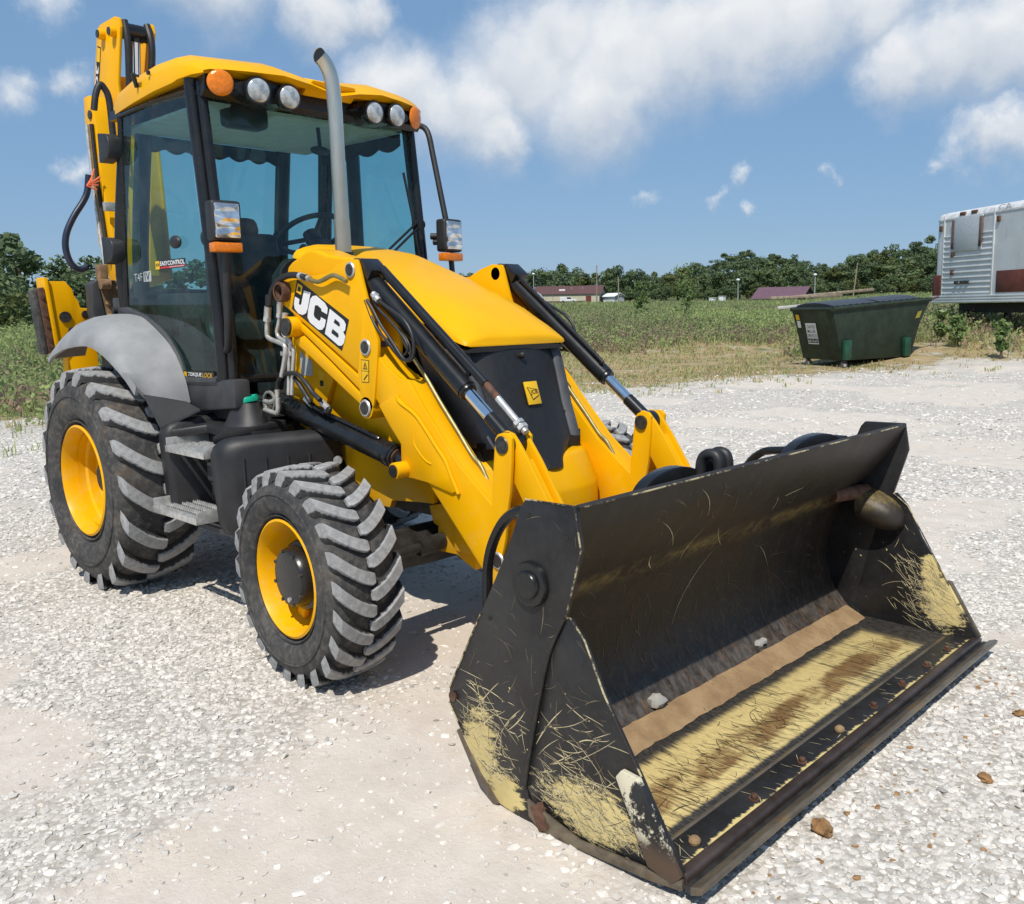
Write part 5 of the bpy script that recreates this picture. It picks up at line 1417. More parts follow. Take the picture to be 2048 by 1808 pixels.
MB().tube([(-1.50, .16, 2.72), (-1.46, .14, 2.62), (-1.44, .13, 2.56)], .012, 8).sphere((-1.44, .13, 2.55), .045, 12, 8, (.5, 1.5, .6)).build('interior_mirror', M['plastic'], CB)
# roof lining with the scalloped blind behind
MB().box((-2.38, -.62, 2.692), (-1.33, .62, 2.708)).build('roof_lining', M['liner'], CB)
sec = []
for s0, (xa, ya), (xb, yb) in (('rear', (-2.44, -.50), (-2.44, .50)), ('side', (-2.24, .655), (-1.34, .655))):
    n = 40; top, bot = [], []
    for i in range(n + 1):
        t = i / n
        x, y = xa + (xb - xa)*t, ya + (yb - ya)*t
        top.append((x, y, 2.70)); bot.append((x, y, 2.63 - .03*abs(math.sin(PI*t*(7 if s0 == 'rear' else 4)))))
    MB().loft([top, bot], closed=False).build('blind', M['seat'], CB, thick=.006)
flat_r = None
# roof -------------------------------------------------------------------------------
def roof_sec(x, wd, z0, z1, dip=0, fx_=None):
    """outline across the roof at x; fx_(t) pulls the nose forward"""
    row = []
    for t, k in ((-1, 0), (-1.0, .45), (-.96, .78), (-.86, .95), (-.7, 1.0), (-.45, 1.02), (-.22, 1.0), (0, .99), (.22, 1.0), (.45, 1.02), (.7, 1.0), (.86, .95), (.96, .78), (1.0, .45), (1, 0)):
        dz = dip * max(0, 1 - abs(t)/.34) if abs(t) < .34 else 0
        xx = x + (fx_(t) if fx_ else 0)
        row.append((xx, wd*t, z0 + (z1 - z0)*k - dz*k))
    return row + [(x + (fx_(.9) if fx_ else 0), wd*.9, z0), (x + (fx_(-.9) if fx_ else 0), -wd*.9, z0)]
fxn = lambda t: -.05 - .10*max(0, abs(t) - .55)/.45 + .05*(1 - abs(t))
rs = [roof_sec(-2.46, .60, 2.80, 2.87), roof_sec(-2.42, .66, 2.775, 2.90), roof_sec(-2.30, .70, 2.77, 2.925), roof_sec(-1.95, .74, 2.775, 2.955), roof_sec(-1.65, .755, 2.785, 2.965, .0), roof_sec(-1.42, .755, 2.79, 2.955, .02),
      roof_sec(-1.22, .75, 2.80, 2.925, .06, fxn), roof_sec(-1.10, .735, 2.805, 2.885, .075, fxn), roof_sec(-1.035, .70, 2.81, 2.835, .06, fxn)]
MB().loft(rs).build('roof', YEL, CB, ang=50)
# black underside of the roof with the lamp pods
MB().loft([[(x, .70*t, z0 - .012*(1-abs(t))) for t in np.linspace(-1, 1, 9)] + [(x, .69, z1), (x, -.69, z1)] for x, z0, z1 in ((-2.40, 2.745, 2.80), (-1.7, 2.75, 2.80), (-1.30, 2.72, 2.81), (-1.22, 2.70, 2.82), (-1.19, 2.73, 2.815))]).build('roof_underside', BLK, CB, ang=40)
MB().prism([(-1.10, -.16, 2.80), (-1.06, -.14, 2.845), (-1.06, .14, 2.845), (-1.10, .16, 2.80), (-1.14, .16, 2.775), (-1.14, -.16, 2.775)], (-.10, 0, .03)).build('roof_centre_lip', YEL, CB, bevel=.01)
for s in SIDES:
    MB().loft([[( x, s*(y0 + (y1-y0)*t), zc + h*math.sin(a)) for t, a in [(.5 - .5*math.cos(q), q) for q in np.linspace(0, 2*PI, 17)[:-1]]] for x, y0, y1, zc, h in ((-1.30, .16, .58, 2.752, .06), (-1.17, .16, .58, 2.752, .062), (-1.125, .18, .56, 2.75, .055))]).build('lamp_pod', BLK, CB, ang=45)
def lamp(c, n, r, mat, name, parent, ring=True):
    c, n = Vector(c), Vector(n).normalized()
    L = empty(name, c, parent)
    z = Vector((0, 0, 0))
    if ring: MB().cyl(z - n*.05, z + n*.006, r*1.14, r*1.16, 28).build('bezel', BLK, L, bevel=.003)
    u, v = frame_of(n)
    mb = MB(); rows = []
    for k in range(6):
        t = k / 5 * PI / 2
        rows.append([z + n*(.008 + r*.28*math.cos(t)) + (u*math.cos(a) + v*math.sin(a))*r*math.sin(t) for a in np.linspace(0, 2*PI, 29)[:-1]])
    mb.loft(rows, cap=False).build('lens', mat, L, ang=70)
    return L
for s in SIDES:
    lamp((-1.16, s*.626, 2.7665), (.9, s*.35, -.05), .066, M['amber'], 'roof_amber_lamp', LD, False)
    lamp((-1.10, s*.448, 2.747), (1, s*.12, -.08), .060, M['work_lens'], 'work_lamp', LD)
    lamp((-1.085, s*.2755, 2.737), (1, s*.05, -.08), .058, M['work_lens'], 'work_lamp', LD)
# head lamps on their stalks
for s in SIDES:
    H = empty('head_lamp', (-.951, s*.745, 2.054), LD, (0, 0, R(4)*s))
    MB().box((-.09, -.078, -.10), (-.004, .078, .10)).build('housing', PLA, H, bevel=.018, seg=3)
    MB().box((-.02, -.064, -.086), (.006, .064, .086)).build('lens', M['lens'], H, bevel=.008)
    MB().box((-.075, -.074, -.155), (-.002, .074, -.106)).build('turn_signal', M['amber'], H, bevel=.008)
    MB().cyl((-.08, 0, 0), (-.16, -s*.05, 0), .02, n=12).build('stalk', PLA, H)
    if s > 0:
        MB().tube(G['grab_far'][:6], .019, 12).build('mirror_arm', PLA, CB)
        MB().tube([(-1.10, .70, 2.02), (-1.02, .745, 2.02)], .02, 10, 0).build('lamp_bracket', PLA, CB)
        MB().tube([(-1.0, .75, 1.95), (-.99, .75, 1.80), (-1.0, .73, 1.66), (-1.08, .70, 1.6)], .017, 10).build('lamp_stay', PLA, CB)
    else:
        MB().tube([(-1.0, -.74, 1.93), (-1.02, -.735, 1.75), (-1.05, -.73, 1.50), (-1.10, -.71, 1.42), (-1.14, -.70, 1.40)], .019, 12).build('lamp_stay', PLA, CB)
# wiper
MB().tube(G['wiper'], .008, 8, 3).build('wiper_blade', BLK, CB)
MB().tube(G['wiper_arm'], .008, 8, 0).build('wiper_arm', BLK, CB)
MB().tube(G['wiper_arm2'], .008, 8, 0).build('wiper_arm', BLK, CB)
MB().cyl((-1.13, .585, 2.12), (-1.07, .585, 2.12), .03, n=14).build('wiper_hub', BLK, CB)
# roof fittings
MB().cyl((-1.86, -.752, 2.84), (-1.84, -.775, 2.905), .011, .014, 10).cyl((-1.84, -.775, 2.905), (-1.79, -.77, 2.885), .007, n=8).build('gutter_hook', BLK, CB)
MB().cyl((-1.68, -.755, 2.885), (-1.68, -.768, 2.885), .012, n=10).build('roof_plug', BLK, CB)
# louvre behind the door
for k in range(5):
    MB().cyl((-2.50, -.62, 1.62 - k*.035), (-2.50, -.735, 1.62 - k*.035), .02, n=12).build('vent_louvre', PLA, CB)
MB().box((-2.56, -.71, 1.42), (-2.38, -.62, 1.70)).build('vent_panel', M['grey_plastic'], CB, bevel=.01)
# cab lettering
YT = -.7165
text_mesh('door_lettering', 'T4F', M['grey_print'], CB, (-2.183, YT, 1.79), (1, 0, .02), (0, 0, 1), .045, .115)
flat('lettering_ground', [(-2.055, YT, 1.785), (-1.95, YT, 1.785), (-1.945, YT, 1.846), (-2.05, YT, 1.842)], M['grey_print'], CB)
text_mesh('door_lettering', 'IV', M['black_print'], CB, (-2.035, YT - .0015, 1.79), (1, 0, .02), (0, 0, 1), .048, .07)
flat('sticker_ground', [(-1.885, YT, 1.845), (-1.503, YT, 1.85), (-1.501, YT, 1.898), (-1.882, YT, 1.898)], M['black_print'], CB)
flat('sticker_badge', [(-1.88, YT-.0012, 1.848), (-1.825, YT-.0012, 1.849), (-1.825, YT-.0012, 1.895), (-1.878, YT-.0012, 1.895)], M['yellow_print'], CB)
text_mesh('sticker_badge_mark', 'JCB', M['black_print'], CB, (-1.873, YT-.0024, 1.862), (1, 0, 0), (0, 0, 1), .02, .042, .02)
text_mesh('sticker_lettering', 'EASYCONTROL', M['white'], CB, (-1.815, YT-.0012, 1.867), (1, 0, 0), (0, 0, 1), .025, .305, .025)
flat('sticker_band', [(-1.815, YT-.0012, 1.851), (-1.506, YT-.0012, 1.854), (-1.506, YT-.0012, 1.863), (-1.815, YT-.0012, 1.861)], M['red_print'], CB)
text_mesh('sticker_lettering', 'ADVANCED', M['white'], CB, (-1.70, YT-.0024, 1.8535), (1, 0, .01), (0, 0, 1), .006, .18, .01)
YS = -.7315
flat('sill_ground', [(-1.60, YS + .001, 1.238), (-1.24, YS + .001, 1.245), (-1.24, YS+.001, 1.285), (-1.60, YS+.001, 1.28)], M['black_print'], CB)
flat('sill_badge', [(-1.592, YS, 1.245), (-1.555, YS, 1.245), (-1.557, YS, 1.275), (-1.594, YS, 1.275)], M['yellow_print'], CB)
text_mesh('sill_lettering', 'TORQUE', M['white'], CB, (-1.542, YS, 1.249), (1, 0, .01), (0, 0, 1), .024, .165, .02, .25)
text_mesh('sill_lettering', 'LOCK', M['yellow_print'], CB, (-1.372, YS, 1.251), (1, 0, .01), (0, 0, 1), .024, .12, .0, .25)

# backhoe at the rear ---------------------------------------------------------------------
BH = empty('backhoe', (0, 0, 0), LD)
bside = [(x, z) for x, y, z in G['boom_side']]
b_out = [(-3.30, 3.632), (-3.235, 3.61), (-3.22, 3.55), (-3.33, 3.2), (-3.30, 2.9), (-3.26, 2.3), (-3.24, 1.85), (-3.60, 1.80), (-3.93, 2.3), (-3.94, 2.55), (-3.87, 2.887), (-3.78, 3.156), (-3.61, 3.61), (-3.55, 3.63)]
for y0, y1 in ((-.245, -.225), (-.02, 0)):
    MB().plate(b_out, y0, y1).build('boom_plate', YEL, BH, bevel=.004)
MB().plate([(-3.40, 3.15), (-3.32, 2.9), (-3.28, 2.3), (-3.27, 1.9), (-3.5, 1.9), (-3.6, 2.8), (-3.55, 3.3)], -.2245, -.0205).build('boom_web', YEL, BH)
MB().cyl((-3.27, -.225, 3.54), (-3.27, -.02, 3.54), .055, n=24).build('boom_pin_tube', BLK, BH)
MB().cyl((-3.285, -.12, 3.50), (-3.36, -.12, 3.02), .033, n=20).build('boom_ram_rod', M['chrome'], BH)
MB().cyl((-3.275, -.12, 3.55), (-3.285, -.12, 3.48), .05, n=20).build('ram_eye', BLK, BH)
MB().tube([(-3.24, -.205, 3.60), (-3.22, -.20, 3.45), (-3.26, -.195, 3.2), (-3.30, -.19, 2.9)], .024, 10).build('boom_hose', M['rubber_hose'], BH)
MB().tube([(-3.24, -.05, 3.60), (-3.20, -.045, 3.45), (-3.25, -.05, 3.2), (-3.30, -.06, 2.9)], .024, 10).build('boom_hose', M['rubber_hose'], BH)
for x, z in ((-3.31, 3.53), (-3.50, 3.55)):
    MB().cyl((x, -.245, z), (x, -.285, z), .035, n=20).build('boom_boss', YEL, BH, bevel=.003)
    MB().cyl((x, -.285, z), (x, -.292, z), .026, n=20).build('pin', M['pin'], BH)
# dipper along the side of the boom
dip = [(-3.40, 3.10), (-3.32, 2.9), (-3.30, 2.5), (-3.12, 1.86), (-3.30, 1.80), (-3.46, 2.1), (-3.52, 2.8), (-3.50, 3.1)]
MB().plate(dip, -.42, -.27).build('dipper', YEL, BH, bevel=.006)
MB().plate([(-3.18, 2.55), (-3.0, 1.86), (-3.2, 1.84)], -.30, -.20).build('dipper_gusset', YEL, BH, bevel=.004)
MB().cyl((-3.40, -.42, 2.97), (-3.40, -.43, 2.97), .03, n=18).build('pin', M['pin'], BH)
for k, (yy, x0) in enumerate(((-.435, -3.36), (-.45, -3.40))):
    MB().tube([(x0, yy, 2.90), (x0 + .02, yy, 2.5), (x0 + .06, yy, 2.2), (x0 + .10, yy, 1.95)], .014, 10).build('backhoe_pipe', M['steel'] if k else M['rubber_hose'], BH)
MB().tube(G['hose_boom'], .021, 12).build('backhoe_hose', M['rubber_hose'], BH)
MB().tube(G['hose_loop'], .022, 12).build('backhoe_hose', simple('blue_black_hose', (.018, .026, .05), .35, 0, .2), BH)
for k in range(4):
    a0 = Vector((-3.29, -.50 + .01*k, 2.50 + .03*k))
    MB().tube([a0, a0 + V(.02, -.03, -.03 - .02*k), a0 + V(.02, .03, -.05)], .006, 6).build('cable_tie', simple('orange_tie', (.8, .16, .06), .5), BH)
MB().box((-3.20, -.47, 2.30), (-3.16, -.40, 2.36)).box((-3.2, -.47, 2.62), (-3.15, -.39, 2.68)).build('pipe_clamp', M['steel'], BH, bevel=.004)
# kingpost and dirty bucket linkage
MB().prism([(-3.05, -.60, 1.82), (-3.05, -.36, 1.84), (-3.05, -.33, 1.45), (-3.05, -.55, 1.46)], (-.2, 0, 0)).build('digging_bucket', M['dirt_iron'], BH, bevel=.01)
MB().prism([(-3.04, -.645, 1.80), (-3.04, -.605, 1.83), (-3.04, -.545, 1.40), (-3.04, -.60, 1.38), (-3.04, -.65, 1.62)], (-.12, 0, 0)).build('bucket_cheek', M['grey_plastic'], BH, bevel=.006)
for y in (-.575, -.385):
    MB().box((-3.08, y - .028, 1.79), (-3.0, y + .028, 1.93)).build('bucket_ear', M['dirt_iron'], BH, bevel=.008)
    MB().cyl((-3.0, y - .03, 1.80), (-3.0, y + .03, 1.80), .035, n=14).build('ear_pin', M['dirt_iron'], BH)
rr_ = random.Random(9)
for k in range(16):
    MB().sphere((-3.045, rr_.uniform(-.56, -.38), rr_.uniform(1.5, 1.8)), rr_.uniform(.01, .03), 7, 5, (.5, 1, .8)).build('dirt_clump', M['mud'], BH, flat=True)
MB().box((-3.75, -.35, .6), (-3.3, .35, 1.5)).build('kingpost', M['dark_iron'], BH, bevel=.03)
# boom lettering
BL = M['black_print']
fl = [(-3.625, -.247, 3.50), (-3.565, -.247, 3.48), (-3.72, -.247, 3.06), (-3.78, -.247, 3.08)]
flat('boom_decal', fl, BL, BH)
flat('boom_badge', [(-3.622, -.2485, 3.49), (-3.572, -.2485, 3.472), (-3.604, -.2485, 3.385), (-3.656, -.2485, 3.40)], M['yellow_print'], BH)
text_mesh('boom_lettering', '3CX', M['white'], BH, (-3.668, -.2485, 3.375), (-.345, 0, -.94), (.94, 0, -.345), .046, .27, .02)
# stabilisers
for s in SIDES:
    S = empty('stabiliser', (0, 0, 0), BH)
    f = [(x, y if s < 0 else -y, z) for x, y, z in G['foot']]
    MB().prism([(p[0] + .08, p[1], p[2]) for p in f], (-.02, 0, 0)).build('foot_plate', YEL, S, bevel=.003)
    MB().prism([(p[0] - .06, p[1], p[2]) for p in f], (-.02, 0, 0)).build('foot_plate', YEL, S, bevel=.003)
    MB().prism([(-3.30, s*.852, 1.850), (-3.30, s*.828, 1.850), (-3.30, s*.785, 1.31), (-3.30, s*.812, 1.31)], (-.16, 0, 0)).build('foot_sole', YEL, S, bevel=.004)
    MB().prism([(-3.31, s*.895, 1.775), (-3.31, s*.853, 1.785), (-3.31, s*.813, 1.34), (-3.31, s*.858, 1.34)], (-.10, 0, 0)).build('pad_strip', M['rust'], S, bevel=.004)
    MB().prism([(-3.315, s*.925, 1.765), (-3.315, s*.8955, 1.775), (-3.315, s*.8585, 1.335), (-3.315, s*.89, 1.335)], (-.10, 0, 0)).build('rubber_pad', M['tyre'], S, bevel=.008)
    for t in (.1, .38, .55, .88):
        MB().cyl((-3.312, s*(.872 - .037*t), 1.76 - .42*t), (-3.30, s*(.872 - .037*t), 1.76 - .42*t), .012, n=8).build('pad_bolt', M['rust'], S)
    for (y, z, r) in ((.735, 1.585, .038), (.70, 1.49, .024), (.60, 1.60, .028)):
        MB().cyl((-3.325, s*y, z), (-3.305, s*y, z), r, n=18).build('pin', M['pin'] if r > .03 else M['dark_iron'], S)
    MB().prism([(-3.345, s*.62, 1.64), (-3.345, s*.54, 1.62), (-3.345, s*.53, 1.2), (-3.345, s*.48, .75), (-3.345, s*.66, .75), (-3.345, s*.74, 1.2), (-3.345, s*.72, 1.45)], (-.10, 0, 0)).build('stabiliser_arm', YEL, S, bevel=.008)
    MB().cyl((-3.15, s*.50, 1.35), (-3.15, s*.42, .8), .05, n=18).build('stabiliser_ram', BLK, S)

# ------------------------------------------------------------------ dumpster
def P2(o, l, w_, a, b_, z): return (o[0] + l[0]*a + w_[0]*b_, o[1] + l[1]*a + w_[1]*b_, z)
DG = simple('dumpster_green', (.016, .030, .016), .68, .0, .4, 3, .1, 30)
DG2 = simple('dumpster_pocket_green', (.012, .07, .04), .45, 0, .25, 5)
DO = (-6.88, 18.6); DL = Vector((.215, .977)); DW = Vector((-.90, .42)).normalized()
D_ = empty('dumpster', (DO[0], DO[1], 0)); tag(D_, 'dark green steel dumpster with sloped front and black lids beside the trailer', 'dumpster')
def dq(a, b_, z): return (DL.x*a + DW.x*b_, DL.y*a + DW.y*b_, z)
LB = 3.05
bot = [dq(.0, 0, .20), dq(LB-.15, 0, .20), dq(LB-.15, 1.55, .20), dq(0, 1.55, .20)]
mid = [dq(-.28, -.02, 1.1), dq(LB+.2, -.02, 1.1), dq(LB+.2, 1.6, 1.1), dq(-.28, 1.6, 1.1)]
top = [dq(-.44, -.04, 1.50), dq(LB+.62, -.04, 1.72), dq(LB+.62, 1.62, 1.72), dq(-.44, 1.62, 1.50)]
MB().loft([bot, mid, top]).build('body', DG, D_, bevel=.015, flat=False, ang=30)
for (a, b_) in ((0, 1), (1, 2), (2, 3), (3, 0)):
    p, q = Vector(top[a]), Vector(top[b_])
    MB().tube([p, q], .06, 6, 0).build('rim', DG, D_)
for k in range(2):
    a0, a1 = -.30 + k*1.85, 1.45 + k*1.9
    n = 14; secs = []
    for i in range(n + 1):
        t = i / n; a = a0 + (a1 - a0)*t
        zz = 1.56 + (a + .44)/(LB+1.06)*.22 + .02*abs(math.sin(t*PI*7))
        secs.append([dq(a, .04, zz), dq(a, .4, zz+.06), dq(a, .8, zz+.09), dq(a, 1.2, zz+.08), dq(a, 1.55, zz+.03), dq(a, 1.55, zz-.02), dq(a, .04, zz-.02)])
    MB().loft(secs).build('lid', simple('lid_plastic', (.02, .02, .023), .35, 0, .2), D_, ang=25)
for a in (.12, LB-.45):
    c = Vector(dq(a, -.06, 0))
    MB().prism([dq(a-.13, -.03, .22), dq(a+.13, -.03, .22), dq(a+.13, -.03, .72), dq(a-.13, -.03, .72)], -DW.to_3d()*.12).build('pocket', DG2, D_, bevel=.01)
for a, b_ in ((.05, .02), (LB-.35, .02), (.05, 1.45), (LB-.35, 1.45)):
    c = Vector(dq(a, b_ - .08, .09))
    C_ = empty('caster', c, D_)
    u3 = DW.to_3d()
    MB().cyl(-u3*.03, u3*.03, .095, n=22).build('wheel', M['tyre'], C_, bevel=.012)
    MB().cyl(-u3*.036, u3*.036, .045, n=16).build('wheel_hub', M['steel'], C_)
    MB().obox((0, 0, .10), DL.to_3d()*.07, u3*.05, (0, 0, .012)).build('fork', M['dark_iron'], C_)
def face(a, z):   # point on the short end face, a = 0 near corner .. 1 far
    return Vector(dq(0 - .28*(z - .2)/.9 if z < 1.1 else -.28 - .16*(z-1.1)/.4, 1.58*a, z)) - DL.to_3d()*.012
nrm = -DL.to_3d()*.004
def fquad(a0, a1, z0, z1, k=0): return [face(a1, z0) + nrm*k, face(a0, z0) + nrm*k, face(a0, z1) + nrm*k, face(a1, z1) + nrm*k]
flat('sign', fquad(.475, .745, .60, 1.145), M['white'], D_)
flat('sign_band', fquad(.485, .735, .625, .745, 1), M['black_print'], D_)
ux = (face(.4, .9) - face(.6, .9)).normalized(); uy = (face(.5, 1.1) - face(.5, .7)).normalized()
for t, z in (('CARTER', 1.005), ('MILLER', .89), ('SERVICES', .775)):
    wd = .33 if t != 'SERVICES' else .38
    text_mesh('sign_lettering', t, M['black_print'], D_, face(.61, z) - ux*wd/2 + nrm*1, ux, uy, .088, wd, .004)
text_mesh('sign_lettering', '660-730-3671', M['white'], D_, face(.61, .645) - ux*.185 + nrm*2, ux, uy, .075, .37, .01)
flat('sticker', fquad(.86, .95, 1.22, 1.36), M['yellow_print'], D_)
flat('sticker', fquad(.86, .95, 1.02, 1.2), M['white'], D_)
flat('sticker', [Vector(dq(LB-.06, -.035, 1.22)) - DW.to_3d()*.01, Vector(dq(LB+.14, -.035, 1.24)) - DW.to_3d()*.01, Vector(dq(LB+.24, -.035, 1.42)) - DW.to_3d()*.01, Vector(dq(LB+.06, -.035, 1.40)) - DW.to_3d()*.01], simple('dull_yellow_print', (.3, .26, .03), .6), D_)
MB().tube([dq(LB+.55, -.04, 1.72), dq(LB+.95, -.05, 1.78)], .03, 8, 0).build('handle', M['rust'], D_)
# junk lumber piled behind the dumpster
lum = simple('weathered_lumber', (.35, .28, .2), .9, 0, .3, 6)
whp = simple('white_pvc', (.62, .6, .56), .5, 0, .1)
rl = random.Random(12)
for k, (a, b_, z, ln, an, mt, lb) in enumerate(((.75, 2.3, 1.60, 2.2, .05, whp, 'long white pipe sticking out over the left end of the dumpster'), (1.2, 2.7, 1.85, 3.0, .02, lum, 'weathered board lying highest on the pile behind the dumpster'), (2.6, 2.9, 1.95, 3.6, .06, lum, 'pale board reaching from the pile towards the trailer'))):
    c = Vector((DO[0], DO[1], 0)) + Vector(dq(a, b_, z)); d = Vector((DL.x, DL.y, an)).normalized()
    mb = MB().obox((0, 0, 0), d*ln/2, DW.to_3d()*.05, (0, 0, .04))
    tag(mb.build('pipe' if mt is whp else 'board', mt, None, bevel=.006, loc=c), lb, 'pipe' if mt is whp else 'board')

# ------------------------------------------------------------------ box trailer
def m_alu():
    s = N('weathered_aluminium')
    a = s.noise(1.6, 5, .6); b_ = s.noise(9, 6, .65, s.vec((1, 1, .2)))
    c = s.mix(s.ramp(a, .3, .7), (.62, .64, .64), (.72, .74, .74))
    c = s.mix(s.math('MULTIPLY', s.ramp(b_, .56, .8), .4), c, (.33, .27, .23))
    return s.done(c, .5, .25)
ALU = m_alu()
WALU = simple('white_roof_cap', (.68, .68, .68), .5, 0, .18, 5)
BRN = simple('brown_panel', (.13, .035, .022), .7, 0, .25, 3)
TR = empty('box_trailer', (-8.6, 29.0, 0)); tag(TR, 'old aluminium box trailer with ribbed end and brown corner panels', 'trailer')
TL = Vector((.80, -.60, 0)).normalized(); TW = Vector((.60, .80, 0)).normalized()
gz = float(height(np.array(-6.), np.array(26.)))
def tq(a, o, z): return TL*a + TW*o + Vector((0, 0, z))       # along the face, outward towards the viewer is -TW
TN = Vector((-TW.x, -TW.y, 0))
if (CAM - Vector((-8.6, 29, 0))).dot(TN) < 0: TN = -TN
def tp(a, o, z): return TL*a + TN*o + Vector((0, 0, z))
WT = 7.5; z0, z1 = 1.62, 4.38
# body: rounded left corner
secs = []
for z in (z0, z1):
    arc = [tp(.35 - .35*math.cos(t), -.35 + .35*math.sin(t), z) for t in np.linspace(0, PI/2, 8)]
    secs.append(arc + [tp(WT, 0, z), tp(WT, -2.6, z), tp(0, -2.6, z)])
MB().loft(secs).build('body', ALU, TR, ang=40)
sec2 = []
for z, o in ((z1 + .002, 0), (z1 + .10, -.02), (z1 + .20, -.10), (z1 + .25, -.3)):
    arc = [tp(.35 - .35*math.cos(t) - o*.3, -.35 + .35*math.sin(t) + o, z) for t in np.linspace(0, PI/2, 8)]
    sec2.append(arc + [tp(WT, o, z), tp(WT, -2.6, z), tp(0, -2.6, z)])
MB().loft(sec2).build('roof_cap', WALU, TR, ang=40)
MB().loft([[p + Vector((0, 0, dz)) for p in ([tp(.35 - .37*math.cos(t), -.35 + .37*math.sin(t), z1 - .03) for t in np.linspace(0, PI/2, 8)] + [tp(WT, .02, z1 - .03), tp(WT, -.05, z1-.03), tp(.4, -.05, z1-.03)])] for dz in (0, .05)]).build('roof_trim', WALU, TR)
A0, A1 = .62, 3.15
for k in range(12):
    z = 1.93 + k*.17
    if k < 10:
        MB().obox(tp((A0+A1)/2, .012, z), TL*(A1-A0)/2, TN*.014, (0, 0, .022)).build('rib', ALU, TR, bevel=.006)
    else:
        for a, b_ in ((A0, 1.12), (2.62, A1)):
            MB().obox(tp((a+b_)/2, .012, z), TL*(b_-a)/2, TN*.014, (0, 0, .022)).build('rib', ALU, TR, bevel=.006)
for k in range(3):
    MB().obox(tp(WT/2, .016, 1.66 + k*.085), TL*(WT/2), TN*.02, (0, 0, .035)).build('sill_rail', ALU, TR, bevel=.008)
for a in (A0 - .03, A1 + .03):
    MB().obox(tp(a, .01, 3.1), TL*.03, TN*.014, (0, 0, 1.4)).build('seam', ALU, TR, bevel=.004)
MB().obox(tp(1.87, .03, 3.83), TL*.78, TN*.02, (0, 0, .55)).build('hatch', simple('hatch_panel', (.52, .56, .58), .45, .2, .1), TR, bevel=.01)
for a in (1.14, 2.58):
    MB().obox(tp(a, .035, 3.87), TL*.07, TN*.03, (0, 0, .45)).build('hatch_track', simple('track_wood', (.16, .11, .10), .8, 0, .3, 12), TR, bevel=.01)
    MB().obox(tp(a, .05, 3.47), TL*.05, TN*.03, (0, 0, .09)).build('track_stop', M['dark_iron'], TR)
for a, z in ((.42, 4.1), (3.4, 4.15), (1.14, 3.2), (1.14, 2.62)):
    MB().obox(tp(a, .03, z), TL*.06, TN*.03, (0, 0, .09)).build('marker_lamp', M['rust'], TR, bevel=.01)
for a in (1.55, 2.15):
    MB().obox(tp(a, -.005, z1 + .11), TL*.14, TN*.03, (0, 0, .05)).build('roof_lamp', M['rust'], TR, bevel=.01)
for a in (1.45, 1.75, 2.0):
    MB().obox(tp(a, .05, 2.28), TL*.07, TN*.05, (0, 0, .05)).build('coupling', M['dark_iron'], TR, bevel=.01)
MB().obox(tp(.43, .012, 2.18), TL*.09, TN*.012, (0, 0, .38)).build('corner_panel', BRN, TR, bevel=.004)
MB().obox(tp(.19, -.10, 2.18), TL*.15, TN*.115, (0, 0, .378)).build('corner_panel', BRN, TR, bevel=.03)
MB().obox(tp(4.32, .012, 2.25), TL*.9, TN*.012, (0, 0, .33)).build('corner_panel', BRN, TR, bevel=.004)
ct = text_mesh('roof_lettering', 'CA', simple('faded_grey_print', (.42, .42, .43), .6), TR, tp(3.35, .004, z1 + .03), TL, (0, 0, 1), .16, .6)
MB().obox(tp(WT/2, -1.3, 1.45), TL*(WT/2 - .4), TN*.5, (0, 0, .16)).build('chassis_beam', M['dark_iron'], TR)
for a in (1.2, 6.5):
    for o in (-.5, -2.1):
        MB().obox(tp(a, o, (1.35 + gz)/2), TL*.09, TN*.09, (0, 0, (1.35 - gz)/2 + .02)).build('landing_leg', M['dark_iron'], TR)

